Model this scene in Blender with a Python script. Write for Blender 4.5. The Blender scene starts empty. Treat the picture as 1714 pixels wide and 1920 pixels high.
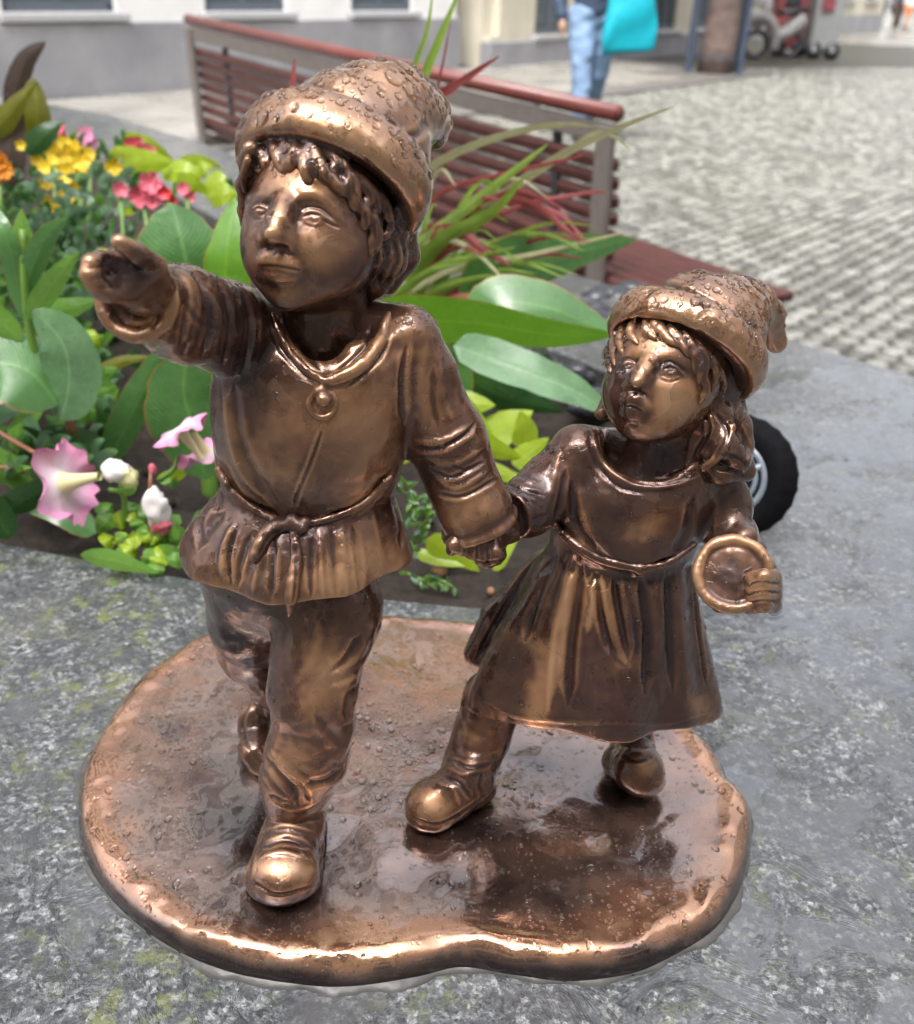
import bpy, bmesh, math, random
import numpy as np
from mathutils import Vector, Matrix
random.seed(7); RNG = np.random.default_rng(7)
SC = bpy.context.scene; COL = SC.collection
# ------------------------------------------------------------------ camera
FPX = 1900.0; PITCH = math.radians(28); ROLL = math.radians(2.5); H = 0.42
_F = np.array([0, math.cos(PITCH), -math.sin(PITCH)]); _r0 = np.array([1, 0, 0.]); _u0 = np.array([0, math.sin(PITCH), math.cos(PITCH)])
_R = math.cos(ROLL)*_r0+math.sin(ROLL)*_u0; _U = -math.sin(ROLL)*_r0+math.cos(ROLL)*_u0
CAM = np.array([0, 0, H])
cd = bpy.data.cameras.new('camera'); cam = bpy.data.objects.new('camera', cd); COL.objects.link(cam)
cam.matrix_world = Matrix(((_R[0], _U[0], -_F[0], 0), (_R[1], _U[1], -_F[1], 0), (_R[2], _U[2], -_F[2], H), (0, 0, 0, 1)))
cd.sensor_fit = 'HORIZONTAL'; cd.sensor_width = 36; cd.lens = 36*FPX/1714; cd.clip_start = 0.02; cd.clip_end = 400
cd.dof.use_dof = True; cd.dof.focus_distance = 0.45; cd.dof.aperture_fstop = 12.5
SC.camera = cam
# ------------------------------------------------------------------ sky, sun, exposure
W = bpy.data.worlds.new('World'); SC.world = W; W.use_nodes = True
wn = W.node_tree; wn.nodes.clear()
_o = wn.nodes.new('ShaderNodeOutputWorld'); _b = wn.nodes.new('ShaderNodeBackground'); _s = wn.nodes.new('ShaderNodeTexSky'); _h = wn.nodes.new('ShaderNodeHueSaturation')
_s.sky_type = 'NISHITA'; _s.sun_disc = False; _s.sun_elevation = math.radians(58); _s.sun_rotation = math.radians(200)
_s.air_density = 1.0; _s.dust_density = 6.0; _s.ozone_density = 1.0
_h.inputs['Saturation'].default_value = 0.22
_tc = wn.nodes.new('ShaderNodeTexCoord'); _sx = wn.nodes.new('ShaderNodeSeparateXYZ'); _rp = wn.nodes.new('ShaderNodeValToRGB'); _mx = wn.nodes.new('ShaderNodeVectorMath'); _mx.operation = 'MULTIPLY'; _sc = wn.nodes.new('ShaderNodeVectorMath'); _sc.operation = 'SCALE'; _sc.inputs[3].default_value = 3.0
# overcast: the cloud deck is about three times as bright overhead as at the horizon
_rp.color_ramp.elements[0].position = 0.0; _rp.color_ramp.elements[0].color = (.36, .36, .365, 1); _rp.color_ramp.elements[1].position = 1.0; _rp.color_ramp.elements[1].color = (1, 1, 1.01, 1)
wn.links.new(_tc.outputs['Generated'], _sx.inputs[0]); wn.links.new(_sx.outputs[2], _rp.inputs[0]); wn.links.new(_rp.outputs[0], _sc.inputs[0])
wn.links.new(_s.outputs[0], _h.inputs['Color']); wn.links.new(_h.outputs[0], _mx.inputs[0]); wn.links.new(_sc.outputs[0], _mx.inputs[1]); wn.links.new(_mx.outputs[0], _b.inputs[0]); wn.links.new(_b.outputs[0], _o.inputs[0])
_b.inputs[1].default_value = 0.15
sd = bpy.data.lights.new('sun', 'SUN'); sd.energy = 1.0; sd.angle = math.radians(24); sd.color = (1, .97, .93)
sun = bpy.data.objects.new('sun', sd); COL.objects.link(sun)
_az = math.radians(200); _el = math.radians(58)
_sv = Vector((math.sin(_az)*math.cos(_el), math.cos(_az)*math.cos(_el), math.sin(_el)))
sun.rotation_euler = _sv.to_track_quat('Z', 'Y').to_euler(); sun.location = (0, 0, 5)
SC.view_settings.view_transform = 'Standard'; SC.view_settings.look = 'None'; SC.view_settings.gamma = 1
SC.view_settings.exposure = 0.48; SC.view_settings.use_curve_mapping = False
SC.cycles.max_bounces = 8; SC.cycles.transparent_max_bounces = 12
# ------------------------------------------------------------------ projection helpers
def ray(x, y): return _F+(x-857)/FPX*_R-(y-960)/FPX*_U
def P(x, y, Y):
    d = ray(x, y); return CAM+d*(Y/d[1])
def G(x, y, z=0.0):
    d = ray(x, y); return CAM+d*((z-H)/d[2])
def depth(p): return float(np.dot(np.asarray(p)-CAM, _F))
def m(p, px): return px*depth(p)/FPX
def proj(v):
    q = v-CAM; w = q@_F
    return 857+FPX*(q@_R)/w, 960-FPX*(q@_U)/w
def ramp(a, b, x): return np.clip((x-a)/(b-a), 0, 1)
def sm(x): x = np.clip(x, 0, 1); return x*x*(3-2*x)
# value noise on points
_LAT = RNG.random((32, 32, 32)).astype(np.float32)
def vnoise(v, s, off=0.0):
    q = v*s+off; i = np.floor(q).astype(int); f = (q-i); f = f*f*(3-2*f); i &= 31; j = (i+1) & 31
    r = 0
    for a in (0, 1):
        for b in (0, 1):
            for c in (0, 1):
                w = (f[..., 0] if a else 1-f[..., 0])*(f[..., 1] if b else 1-f[..., 1])*(f[..., 2] if c else 1-f[..., 2])
                r = r+w*_LAT[j[..., 0] if a else i[..., 0], j[..., 1] if b else i[..., 1], j[..., 2] if c else i[..., 2]]
    return r*2-1
# ------------------------------------------------------------------ object helpers
def tag(o, label=None, cat=None, group=None, kind=None):
    if label: o['label'] = label
    if cat: o['category'] = cat
    if group: o['group'] = group
    if kind: o['kind'] = kind
    return o
def empty(name, loc=(0, 0, 0), label=None, cat=None, group=None, parent=None, rz=0.0):
    o = bpy.data.objects.new(name, None); COL.objects.link(o); o.location = loc; o.rotation_euler = (0, 0, rz); o.empty_display_size = .05
    if parent is not None: o.parent = parent
    return tag(o, label, cat, group)
def mesh_obj(name, verts, faces, mat, parent=None, smooth=True, local=False):
    """verts in world space; parents here sit at translations only"""
    me = bpy.data.meshes.new(name)
    verts = np.asarray(verts, dtype=np.float32)
    if parent is not None and not local:
        t = np.zeros(3); q = parent
        while q is not None: t += np.array(q.location); q = q.parent
        verts = verts-t
    if isinstance(faces, np.ndarray):
        nf, k = faces.shape
        me.vertices.add(len(verts)); me.vertices.foreach_set('co', verts.astype(np.float32).ravel())
        me.loops.add(nf*k); me.loops.foreach_set('vertex_index', faces.astype(np.int32).ravel())
        me.polygons.add(nf); me.polygons.foreach_set('loop_start', np.arange(0, nf*k, k, dtype=np.int32))
        try: me.polygons.foreach_set('loop_total', np.full(nf, k, dtype=np.int32))
        except Exception: pass
        me.update(calc_edges=True); me.validate()
    else:
        me.from_pydata([tuple(v) for v in verts.tolist()], [], faces); me.update()
    if smooth: me.polygons.foreach_set('use_smooth', np.ones(len(me.polygons), dtype=bool))
    if mat is not None: me.materials.append(mat)
    o = bpy.data.objects.new(name, me); COL.objects.link(o)
    if parent is not None: o.parent = parent
    return o
class MB:
    """collects boxes, tubes and sheets; build() links them as one object"""
    def __init__(s): s.v = []; s.f = []
    def add(s, vs, fs):
        n = len(s.v); s.v += [tuple(map(float, v)) for v in vs]; s.f += [tuple(i+n for i in f) for f in fs]; return s
    def box(s, c, ax, ay, az, bev=0.0):
        """centre, three half-axis vectors; chamfered on edges when bev>0"""
        c = np.asarray(c, float); ax, ay, az = [np.asarray(a, float) for a in (ax, ay, az)]
        if bev <= 0:
            vs = [c+i*ax+j*ay+k*az for i in (-1, 1) for j in (-1, 1) for k in (-1, 1)]
            return s.add(vs, [(0, 1, 3, 2), (4, 6, 7, 5), (0, 4, 5, 1), (2, 3, 7, 6), (0, 2, 6, 4), (1, 5, 7, 3)])
        la, lb, lc = [np.linalg.norm(a) for a in (ax, ay, az)]
        ia, ib, ic = 1-bev/la, 1-bev/lb, 1-bev/lc
        vs = []; idx = {}
        for i in (-1, 1):
            for j in (-1, 1):
                for k in (-1, 1):
                    for t, (a, b, d) in enumerate(((1, ib, ic), (ia, 1, ic), (ia, ib, 1))):
                        idx[(i, j, k, t)] = len(vs); vs.append(c+i*a*ax+j*b*ay+k*d*az)
        f = []
        for t in range(3):
            for sgn in (-1, 1):
                q = []
                for (u, v) in ((-1, -1), (1, -1), (1, 1), (-1, 1)):
                    key = [0, 0, 0]; key[t] = sgn; o = [x for x in range(3) if x != t]; key[o[0]] = u; key[o[1]] = v
                    q.append(idx[(key[0], key[1], key[2], t)])
                f.append(q)
        for t in range(3):
            a, b = [x for x in range(3) if x != t]
            for u in (-1, 1):
                for v in (-1, 1):
                    def K(w, tt):
                        key = [0, 0, 0]; key[t] = w; key[a] = u; key[b] = v; return idx[(key[0], key[1], key[2], tt)]
                    f.append([K(-1, a), K(1, a), K(1, b), K(-1, b)])
        for i in (-1, 1):
            for j in (-1, 1):
                for k in (-1, 1): f.append([idx[(i, j, k, 0)], idx[(i, j, k, 1)], idx[(i, j, k, 2)]])
        return s.add(vs, f)
    def tube(s, pts, rad, n=8, cap=True, flat=1.0):
        pts = [np.asarray(p, float) for p in pts]
        if not hasattr(rad, '__len__'): rad = [rad]*len(pts)
        vs = []; u = None
        for i, p in enumerate(pts):
            t = pts[min(i+1, len(pts)-1)]-pts[max(i-1, 0)]; t = t/(np.linalg.norm(t)+1e-12)
            if u is None:
                u = np.cross(t, [0, 0, 1.]);
                if np.linalg.norm(u) < 1e-3: u = np.array([1., 0, 0])
            u = u-t*np.dot(u, t); u /= np.linalg.norm(u); v = np.cross(t, u)
            for k in range(n):
                a = 2*math.pi*k/n; vs.append(p+rad[i]*(math.cos(a)*u+math.sin(a)*v*flat))
        fs = [(i*n+k, i*n+(k+1) % n, (i+1)*n+(k+1) % n, (i+1)*n+k) for i in range(len(pts)-1) for k in range(n)]
        if cap: fs += [tuple(range(n))[::-1], tuple((len(pts)-1)*n+k for k in range(n))]
        return s.add(vs, fs)
    def build(s, name, mat, parent=None, smooth=False, local=False):
        o = mesh_obj(name, s.v, s.f, mat, parent, smooth, local)
        bm = bmesh.new(); bm.from_mesh(o.data); bmesh.ops.recalc_face_normals(bm, faces=bm.faces); bm.to_mesh(o.data); bm.free()
        return o
# ------------------------------------------------------------------ material helpers
class NT:
    def __init__(s, name):
        s.m = bpy.data.materials.new(name); s.m.use_nodes = True; s.t = s.m.node_tree; s.b = s.t.nodes['Principled BSDF']; s.out = s.t.nodes['Material Output']
    def n(s, ty, **kw):
        x = s.t.nodes.new(ty)
        for k, v in kw.items():
            if hasattr(x, k): setattr(x, k, v)
            else: x.inputs[k.replace('_', ' ')].default_value = v
        return x
    def l(s, a, b): s.t.links.new(a, b)
    def coord(s, scale=(1, 1, 1), kind='Object'):
        tc = s.n('ShaderNodeTexCoord'); mp = s.n('ShaderNodeMapping'); mp.inputs['Scale'].default_value = scale; s.l(tc.outputs[kind], mp.inputs['Vector']); return mp.outputs[0]
    def geo(s):
        return s.n('ShaderNodeNewGeometry').outputs['Position']
    def noise(s, vec, scale, detail=4, rough=.55, dist=0.0):
        x = s.n('ShaderNodeTexNoise'); x.inputs['Scale'].default_value = scale; x.inputs['Detail'].default_value = detail; x.inputs['Roughness'].default_value = rough; x.inputs['Distortion'].default_value = dist
        s.l(vec, x.inputs['Vector']); return x.outputs['Fac']
    def vor(s, vec, scale, feat='F1', out='Distance', rand=1.0):
        x = s.n('ShaderNodeTexVoronoi'); x.feature = feat; x.inputs['Scale'].default_value = scale; x.inputs['Randomness'].default_value = rand; s.l(vec, x.inputs['Vector']); return x.outputs[out]
    def ramp(s, fac, stops, interp='LINEAR'):
        x = s.n('ShaderNodeValToRGB'); x.color_ramp.interpolation = interp; e = x.color_ramp.elements
        while len(e) < len(stops): e.new(.5)
        for i, (p, c) in enumerate(stops):
            e[i].position = p; c = (c, c, c) if not hasattr(c, '__len__') else c; e[i].color = (*c, 1)
        s.l(fac, x.inputs[0]); return x.outputs[0]
    def mix(s, f, a, b, mode='MIX'):
        x = s.n('ShaderNodeMix'); x.data_type = 'RGBA'; x.blend_type = mode
        for i, v in ((0, f), (6, a), (7, b)):
            if hasattr(v, 'links') or hasattr(v, 'is_linked'): s.l(v, x.inputs[i])
            elif hasattr(v, '__len__'): x.inputs[i].default_value = (*v, 1)
            else: x.inputs[i].default_value = v
        return x.outputs[2]
    def math(s, op, a, b=0.0, c=None):
        x = s.n('ShaderNodeMath'); x.operation = op
        for i, v in enumerate((a, b) if c is None else (a, b, c)):
            if hasattr(v, 'is_linked'): s.l(v, x.inputs[i])
            else: x.inputs[i].default_value = v
        return x.outputs[0]
    def bump(s, h, strength, dist, prev=None):
        x = s.n('ShaderNodeBump'); x.inputs['Strength'].default_value = strength; x.inputs['Distance'].default_value = dist; s.l(h, x.inputs['Height'])
        if prev is not None: s.l(prev, x.inputs['Normal'])
        return x.outputs[0]
    def attr(s, name):
        x = s.n('ShaderNodeAttribute'); x.attribute_name = name; return x.outputs['Fac']
    def objrand(s): return s.n('ShaderNodeObjectInfo').outputs['Random']
    def set(s, **kw):
        for k, v in kw.items():
            i = s.b.inputs[k.replace('_', ' ')]
            if hasattr(v, 'is_linked'): s.l(v, i)
            elif hasattr(v, '__len__'): i.default_value = (*v, 1) if len(v) == 3 and i.type == 'RGBA' else v
            else: i.default_value = v
        return s
def simple(name, col, rough=.5, metal=0.0, var=.15, scale=30, coat=0.0, bump=0.0):
    M = NT(name); v = M.coord(); nz = M.noise(v, scale, 4)
    c = np.array(col)
    M.set(Base_Color=M.ramp(nz, [(.3, tuple(c*(1-var))), (.7, tuple(np.minimum(c*(1+var), 1)))]), Roughness=rough, Metallic=metal, Coat_Weight=coat, Coat_Roughness=.08)
    if bump: M.set(Normal=M.bump(nz, .5, bump))
    return M.m
# ------------------------------------------------------------------ signed distance sculpting (all in metres, meshed once)
class Field:
    def __init__(s, lo, hi, h):
        s.lo = np.asarray(lo, float); s.h = h
        s.n = np.ceil((np.asarray(hi, float)-s.lo)/h).astype(int)+1
        s.ax = [(s.lo[i]+np.arange(s.n[i])*h).astype(np.float32) for i in range(3)]
        s.D = np.full(s.n, .02, dtype=np.float32)
    def reg(s, lo, hi):
        a = np.clip(np.floor((np.asarray(lo)-s.lo)/s.h).astype(int), 0, s.n); b = np.clip(np.ceil((np.asarray(hi)-s.lo)/s.h).astype(int)+1, 0, s.n)
        if np.any(b <= a): return None
        sl = tuple(slice(a[i], b[i]) for i in range(3))
        g = np.meshgrid(*[s.ax[i][sl[i]] for i in range(3)], indexing='ij', sparse=True)
        return sl, g
    def put(s, sl, d, k, op):
        A = s.D[sl]
        if op == 'sub': d = -d; A2 = -A
        elif op == 'int': A2 = -A; d = -d
        if op == 'add':
            if k > 0:
                hh = np.maximum(k-np.abs(A-d), 0)/k; s.D[sl] = np.minimum(A, d)-hh*hh*k*.25
            else: s.D[sl] = np.minimum(A, d)
        elif op == 'sub':
            d2 = -d  # distance to the cutter
            if k > 0:
                hh = np.maximum(k-np.abs(-A-d2), 0)/k; s.D[sl] = -(np.minimum(-A, d2)-hh*hh*k*.25)
            else: s.D[sl] = np.maximum(A, -d2)
    def ell(s, c, r, k=0.0, op='add', M=None):
        c = np.asarray(c, float); r = np.asarray(r, float) if hasattr(r, '__len__') else np.array([r]*3, float)
        R = r.max()+k+3*s.h; q = s.reg(c-R, c+R)
        if q is None: return s
        sl, g = q; x, y, z = g[0]-c[0], g[1]-c[1], g[2]-c[2]
        if M is None: M = np.eye(3)
        u = x*M[0][0]+y*M[0][1]+z*M[0][2]; v = x*M[1][0]+y*M[1][1]+z*M[1][2]; w = x*M[2][0]+y*M[2][1]+z*M[2][2]
        if r.max()-r.min() < 1e-9: d = np.sqrt(u*u+v*v+w*w)-r[0]
        else:
            k0 = np.sqrt((u/r[0])**2+(v/r[1])**2+(w/r[2])**2); k1 = np.sqrt((u/r[0]**2)**2+(v/r[1]**2)**2+(w/r[2]**2)**2)+1e-9
            d = k0*(k0-1)/k1
        s.put(sl, d.astype(np.float32), k, op); return s
    def cap(s, a, b, ra, rb, k=0.0, op='add', flat=None):
        """round cone; flat=(direction, factor) squashes it across that direction"""
        a = np.asarray(a, float); b = np.asarray(b, float); R = max(ra, rb)*(1 if flat is None else max(1, 1/flat[1]))+k+3*s.h
        q = s.reg(np.minimum(a, b)-R, np.maximum(a, b)+R)
        if q is None: return s
        sl, g = q; ab = b-a; L2 = float(ab@ab)+1e-12
        x, y, z = g[0]-a[0], g[1]-a[1], g[2]-a[2]
        t = np.clip((x*ab[0]+y*ab[1]+z*ab[2])/L2, 0, 1)
        x, y, z = x-t*ab[0], y-t*ab[1], z-t*ab[2]
        if flat is not None:
            n = np.asarray(flat[0], float); n = n/np.linalg.norm(n); e = (x*n[0]+y*n[1]+z*n[2])*(1/flat[1]-1)
            x, y, z = x+e*n[0], y+e*n[1], z+e*n[2]
            d = (np.sqrt(x*x+y*y+z*z)-(ra+(rb-ra)*t))*min(1, flat[1]*1.15)
        else: d = np.sqrt(x*x+y*y+z*z)-(ra+(rb-ra)*t)
        s.put(sl, d.astype(np.float32), k, op); return s
    def path(s, pts, rad, k=0.0, op='add', flat=None):
        if not hasattr(rad, '__len__'): rad = [rad]*len(pts)
        for i in range(len(pts)-1): s.cap(pts[i], pts[i+1], rad[i], rad[i+1], k if i == 0 else min(k, .003) if k else .001, op, flat)
        return s
    def loft(s, secs, k=0.0, op='add', fold=None, zmin=None, zmax=None, shell=None, rnd=.002):
        """secs: (x_px_left, x_px_right, y_px, Y, depth radius m). horizontal elliptical cross-sections; fold(theta,t)->dr in m; zmin(theta)->hem height"""
        C = []; RX = []; RY = []
        for xl, xr, y, Y, ry in secs:
            c = P((xl+xr)/2, y, Y); C.append(c); RX.append(m(c, (xr-xl)/2)); RY.append(ry)
        C = np.array(C); RX = np.array(RX); RY = np.array(RY); o = np.argsort(C[:, 2]); C, RX, RY = C[o], RX[o], RY[o]
        R = max(RX.max(), RY.max())+.012
        lo = C.min(0)-R; hi = C.max(0)+R; lo[2] = C[0, 2]-.01; hi[2] = C[-1, 2]+.01
        q = s.reg(lo, hi); sl, g = q
        z = g[2].ravel(); ip = lambda a: np.interp(z, C[:, 2], a).reshape(1, 1, -1)
        # smooth the interpolation a little
        def ip(a):
            f = np.interp(z, C[:, 2], a)
            n = max(1, int(.004/s.h)); ker = np.ones(2*n+1)/(2*n+1)
            fp = np.concatenate([np.full(n, f[0]), f, np.full(n, f[-1])]); return np.convolve(fp, ker, 'valid').reshape(1, 1, -1)
        cx, cy, rx, ry = ip(C[:, 0]), ip(C[:, 1]), ip(RX), ip(RY)
        dx, dy = g[0]-cx, g[1]-cy
        th = np.arctan2(dx/rx, -dy/ry)
        k0 = np.sqrt((dx/rx)**2+(dy/ry)**2)+1e-9; k1 = np.sqrt((dx/rx**2)**2+(dy/ry**2)**2)+1e-9
        t = ((g[2]-C[0, 2])/(C[-1, 2]-C[0, 2]))
        d = k0*(k0-1)/k1*.95
        if fold is not None: d = d-fold(th, t)
        if shell: d = np.abs(d+shell)-shell
        zl = C[0, 2] if zmin is None else zmin(th, C[0, 2]); zh = C[-1, 2] if zmax is None else zmax
        def smax(a, b, kk):
            hh = np.maximum(kk-np.abs(a-b), 0)/kk; return np.maximum(a, b)+hh*hh*kk*.25
        d = smax(d, zl-g[2], rnd); d = smax(d, g[2]-zh, rnd)
        s.put(sl, d.astype(np.float32), k, op); return s
    def hit(s, x, y, out=0.0, w0=.25, w1=.7):
        """first surface point seen through pixel x,y; out px towards the viewer"""
        d = ray(x, y); w = np.arange(w0, w1, s.h*.5); p = CAM+d*w[:, None]
        i = np.round((p-s.lo)/s.h).astype(int); ok = np.all((i >= 0) & (i < s.n), 1)
        v = np.full(len(w), 1.); v[ok] = s.D[i[ok, 0], i[ok, 1], i[ok, 2]]
        j = np.argmax(v < 0) if np.any(v < 0) else int(np.argmin(v))
        return p[j]-d*(out*w[j]/FPX)
    def mesh(s):
        D = s.D
        for a in range(3):
            for e in (0, 1, -1, -2):
                ix = [slice(None)]*3; ix[a] = e
                if (D[tuple(ix)] < 0).any(): print('FIELD CLIPPED axis', a, 'end', e)
                D[tuple(ix)] = np.maximum(D[tuple(ix)], .0005)
        S = D < 0
        c = S[:-1, :-1, :-1].astype(np.uint8)
        for o in ((1, 0, 0), (0, 1, 0), (0, 0, 1), (1, 1, 0), (1, 0, 1), (0, 1, 1), (1, 1, 1)):
            c += S[o[0]:s.n[0]-1+o[0], o[1]:s.n[1]-1+o[1], o[2]:s.n[2]-1+o[2]]
        act = (c > 0) & (c < 8); I = np.argwhere(act)
        idm = np.full(act.shape, -1, np.int32); idm[act] = np.arange(len(I))
        cor = [(a, b, d) for a in (0, 1) for b in (0, 1) for d in (0, 1)]
        V = np.stack([D[I[:, 0]+a, I[:, 1]+b, I[:, 2]+d] for a, b, d in cor], 1)
        acc = np.zeros((len(I), 3)); cnt = np.zeros(len(I))
        for i in range(8):
            for j in range(i+1, 8):
                if sum(abs(cor[i][q]-cor[j][q]) for q in range(3)) != 1: continue
                a, b = V[:, i], V[:, j]; mk = (a < 0) != (b < 0); t = np.where(mk, a/np.where(mk, a-b, 1), 0)
                p = np.array(cor[i])+t[:, None]*(np.array(cor[j])-np.array(cor[i])); acc += p*mk[:, None]; cnt += mk
        vt = s.lo+(I+acc/cnt[:, None])*s.h
        Q = []
        for ax in range(3):
            sa = [slice(1, s.n[i]-1) for i in range(3)]; sb = list(sa); sa[ax] = slice(0, s.n[ax]-1); sb[ax] = slice(1, s.n[ax])
            A = S[tuple(sa)]; B = S[tuple(sb)]; E = np.argwhere(A != B); off = np.array([1, 1, 1]); off[ax] = 0; E = E+off
            inv = S[E[:, 0], E[:, 1], E[:, 2]]
            u, v = [i for i in range(3) if i != ax]
            def at(du, dv):
                e = E.copy(); e[:, u] -= du; e[:, v] -= dv; return idm[e[:, 0], e[:, 1], e[:, 2]]
            q = np.stack([at(1, 1), at(0, 1), at(0, 0), at(1, 0)], 1)
            flip = inv if ax != 1 else ~inv
            q[~flip] = q[~flip][:, ::-1]; Q.append(q)
        return vt, np.concatenate(Q)
def vnormals(v, f):
    a, b, c, d = v[f[:, 0]], v[f[:, 1]], v[f[:, 2]], v[f[:, 3]]; n = np.cross(c-a, d-b); r = np.zeros_like(v)
    for i in range(4):
        for q in range(3): r[:, q] += np.bincount(f[:, i], n[:, q], len(v))
    return r/(np.linalg.norm(r, axis=1, keepdims=True)+1e-20)
def edges_of(f):
    e = np.concatenate([f[:, [0, 1]], f[:, [1, 2]], f[:, [2, 3]], f[:, [3, 0]]]); return e
def smooth_v(v, e, it, lam=.5):
    n = len(v); deg = np.bincount(e[:, 0], minlength=n)+np.bincount(e[:, 1], minlength=n)+1e-9
    for _ in range(it):
        r = np.zeros_like(v)
        for q in range(v.shape[1]): r[:, q] = np.bincount(e[:, 0], v[e[:, 1], q], n)+np.bincount(e[:, 1], v[e[:, 0], q], n)
        v = v+(r/deg[:, None]-v)*lam
    return v
def seg_dist(x, y, pts):
    """distance to a pixel polyline and fraction along it"""
    best = np.full(x.shape, 1e9); fr = np.zeros(x.shape); L = [0]
    for i in range(len(pts)-1): L.append(L[-1]+math.dist(pts[i], pts[i+1]))
    for i in range(len(pts)-1):
        ax, ay = pts[i]; bx, by = pts[i+1]; dx, dy = bx-ax, by-ay; l2 = dx*dx+dy*dy+1e-9
        t = np.clip(((x-ax)*dx+(y-ay)*dy)/l2, 0, 1); d = np.hypot(x-ax-t*dx, y-ay-t*dy); mk = d < best
        best = np.where(mk, d, best); fr = np.where(mk, (L[i]+t*(L[i+1]-L[i]))/L[-1], fr)
    return best, fr
def spline(pts, n=6):
    if len(pts) < 3: return pts
    p = [np.array(q, float) for q in pts]; p = [2*p[0]-p[1]]+p+[2*p[-1]-p[-2]]; o = []
    for i in range(1, len(p)-2):
        for k in range(n):
            t = k/n; o.append(tuple(.5*((2*p[i])+(-p[i-1]+p[i+1])*t+(2*p[i-1]-5*p[i]+4*p[i+1]-p[i+2])*t*t+(-p[i-1]+3*p[i]-3*p[i+1]+p[i+2])*t**3)))
    o.append(tuple(p[-2])); return o
def finish(F, name, mat, parent, strokes=(), pre=2, noise=.00025, wear_shade=(), wbase=0.0, side=1, jag=0.0):
    """mesh the field, carve folds (strokes: pixel polyline, width px, height px, +ridge/-groove) into the geometry, store a patina map with painted highlights and shade"""
    v, f = F.mesh(); e = edges_of(f)
    v = smooth_v(v, e, pre, .5); n = vnormals(v, f)
    x, y = proj(v); view = v-CAM; w = view@_F; view /= np.linalg.norm(view, axis=1, keepdims=True); face = -(n*view).sum(1)
    fm = sm((face+.15)/.45); tot = np.zeros(len(v))
    for st in strokes:
        pts, wd, am = st[0], st[1], st[2]; pts = spline(pts)
        xs = [p[0] for p in pts]; ys = [p[1] for p in pts]; mk = (x > min(xs)-3*wd) & (x < max(xs)+3*wd) & (y > min(ys)-3*wd) & (y < max(ys)+3*wd) & (face > -.15)
        if not mk.any(): continue
        d, fr = seg_dist(x[mk], y[mk], pts); tap = np.minimum(1, np.minimum(fr, 1-fr)*5+.25)
        q = d/(wd*np.maximum(tap, .3)); pr = np.exp(-q*q)
        if am < 0: pr = pr-.35*np.exp(-(q-1.7)**2*1.6)      # a groove throws up soft shoulders
        tot[mk] += am*tap*pr*fm[mk]
    tot = tot*w/FPX
    if noise: tot = tot+noise*(vnoise(v, 120.)+.6*vnoise(v, 260., 5.))
    if jag: tot = tot+jag*np.abs(vnoise(v, 520., 3.))
    v = v+n*tot[:, None]; v = smooth_v(v, e, 1, .3); n = vnormals(v, f)
    vs = v
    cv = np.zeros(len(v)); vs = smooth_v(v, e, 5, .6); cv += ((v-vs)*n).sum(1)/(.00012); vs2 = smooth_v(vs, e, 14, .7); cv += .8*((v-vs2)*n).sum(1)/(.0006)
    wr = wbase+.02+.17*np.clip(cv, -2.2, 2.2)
    for st in wear_shade:
        cx, cy, rx, ry, a, am = st; c_, s_ = math.cos(math.radians(a)), math.sin(math.radians(a)); dx, dy = x-cx, y-cy
        wr += am*np.exp(-((dx*c_+dy*s_)/rx)**2-((-dx*s_+dy*c_)/ry)**2)*np.clip(face*2+.2, 0, 1)  # ellipses of rubbed metal, with highlights and shade painted into the patina too
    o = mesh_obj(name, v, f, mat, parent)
    at = o.data.attributes.new('wear_shade', 'FLOAT', 'POINT'); at.data.foreach_set('value', np.clip(wr*.5+.5, 0, 1).astype(np.float32))
    SURF.append((v, n, x, y, face)); return o
SURF = []
def rotfrom(a, b=None):
    """rows: x,y,z axes of a frame whose z is a"""
    z = np.asarray(a, float); z = z/np.linalg.norm(z); x = np.cross(_U if b is None else b, z); x /= np.linalg.norm(x); return np.array([x, np.cross(z, x), z])

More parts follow.
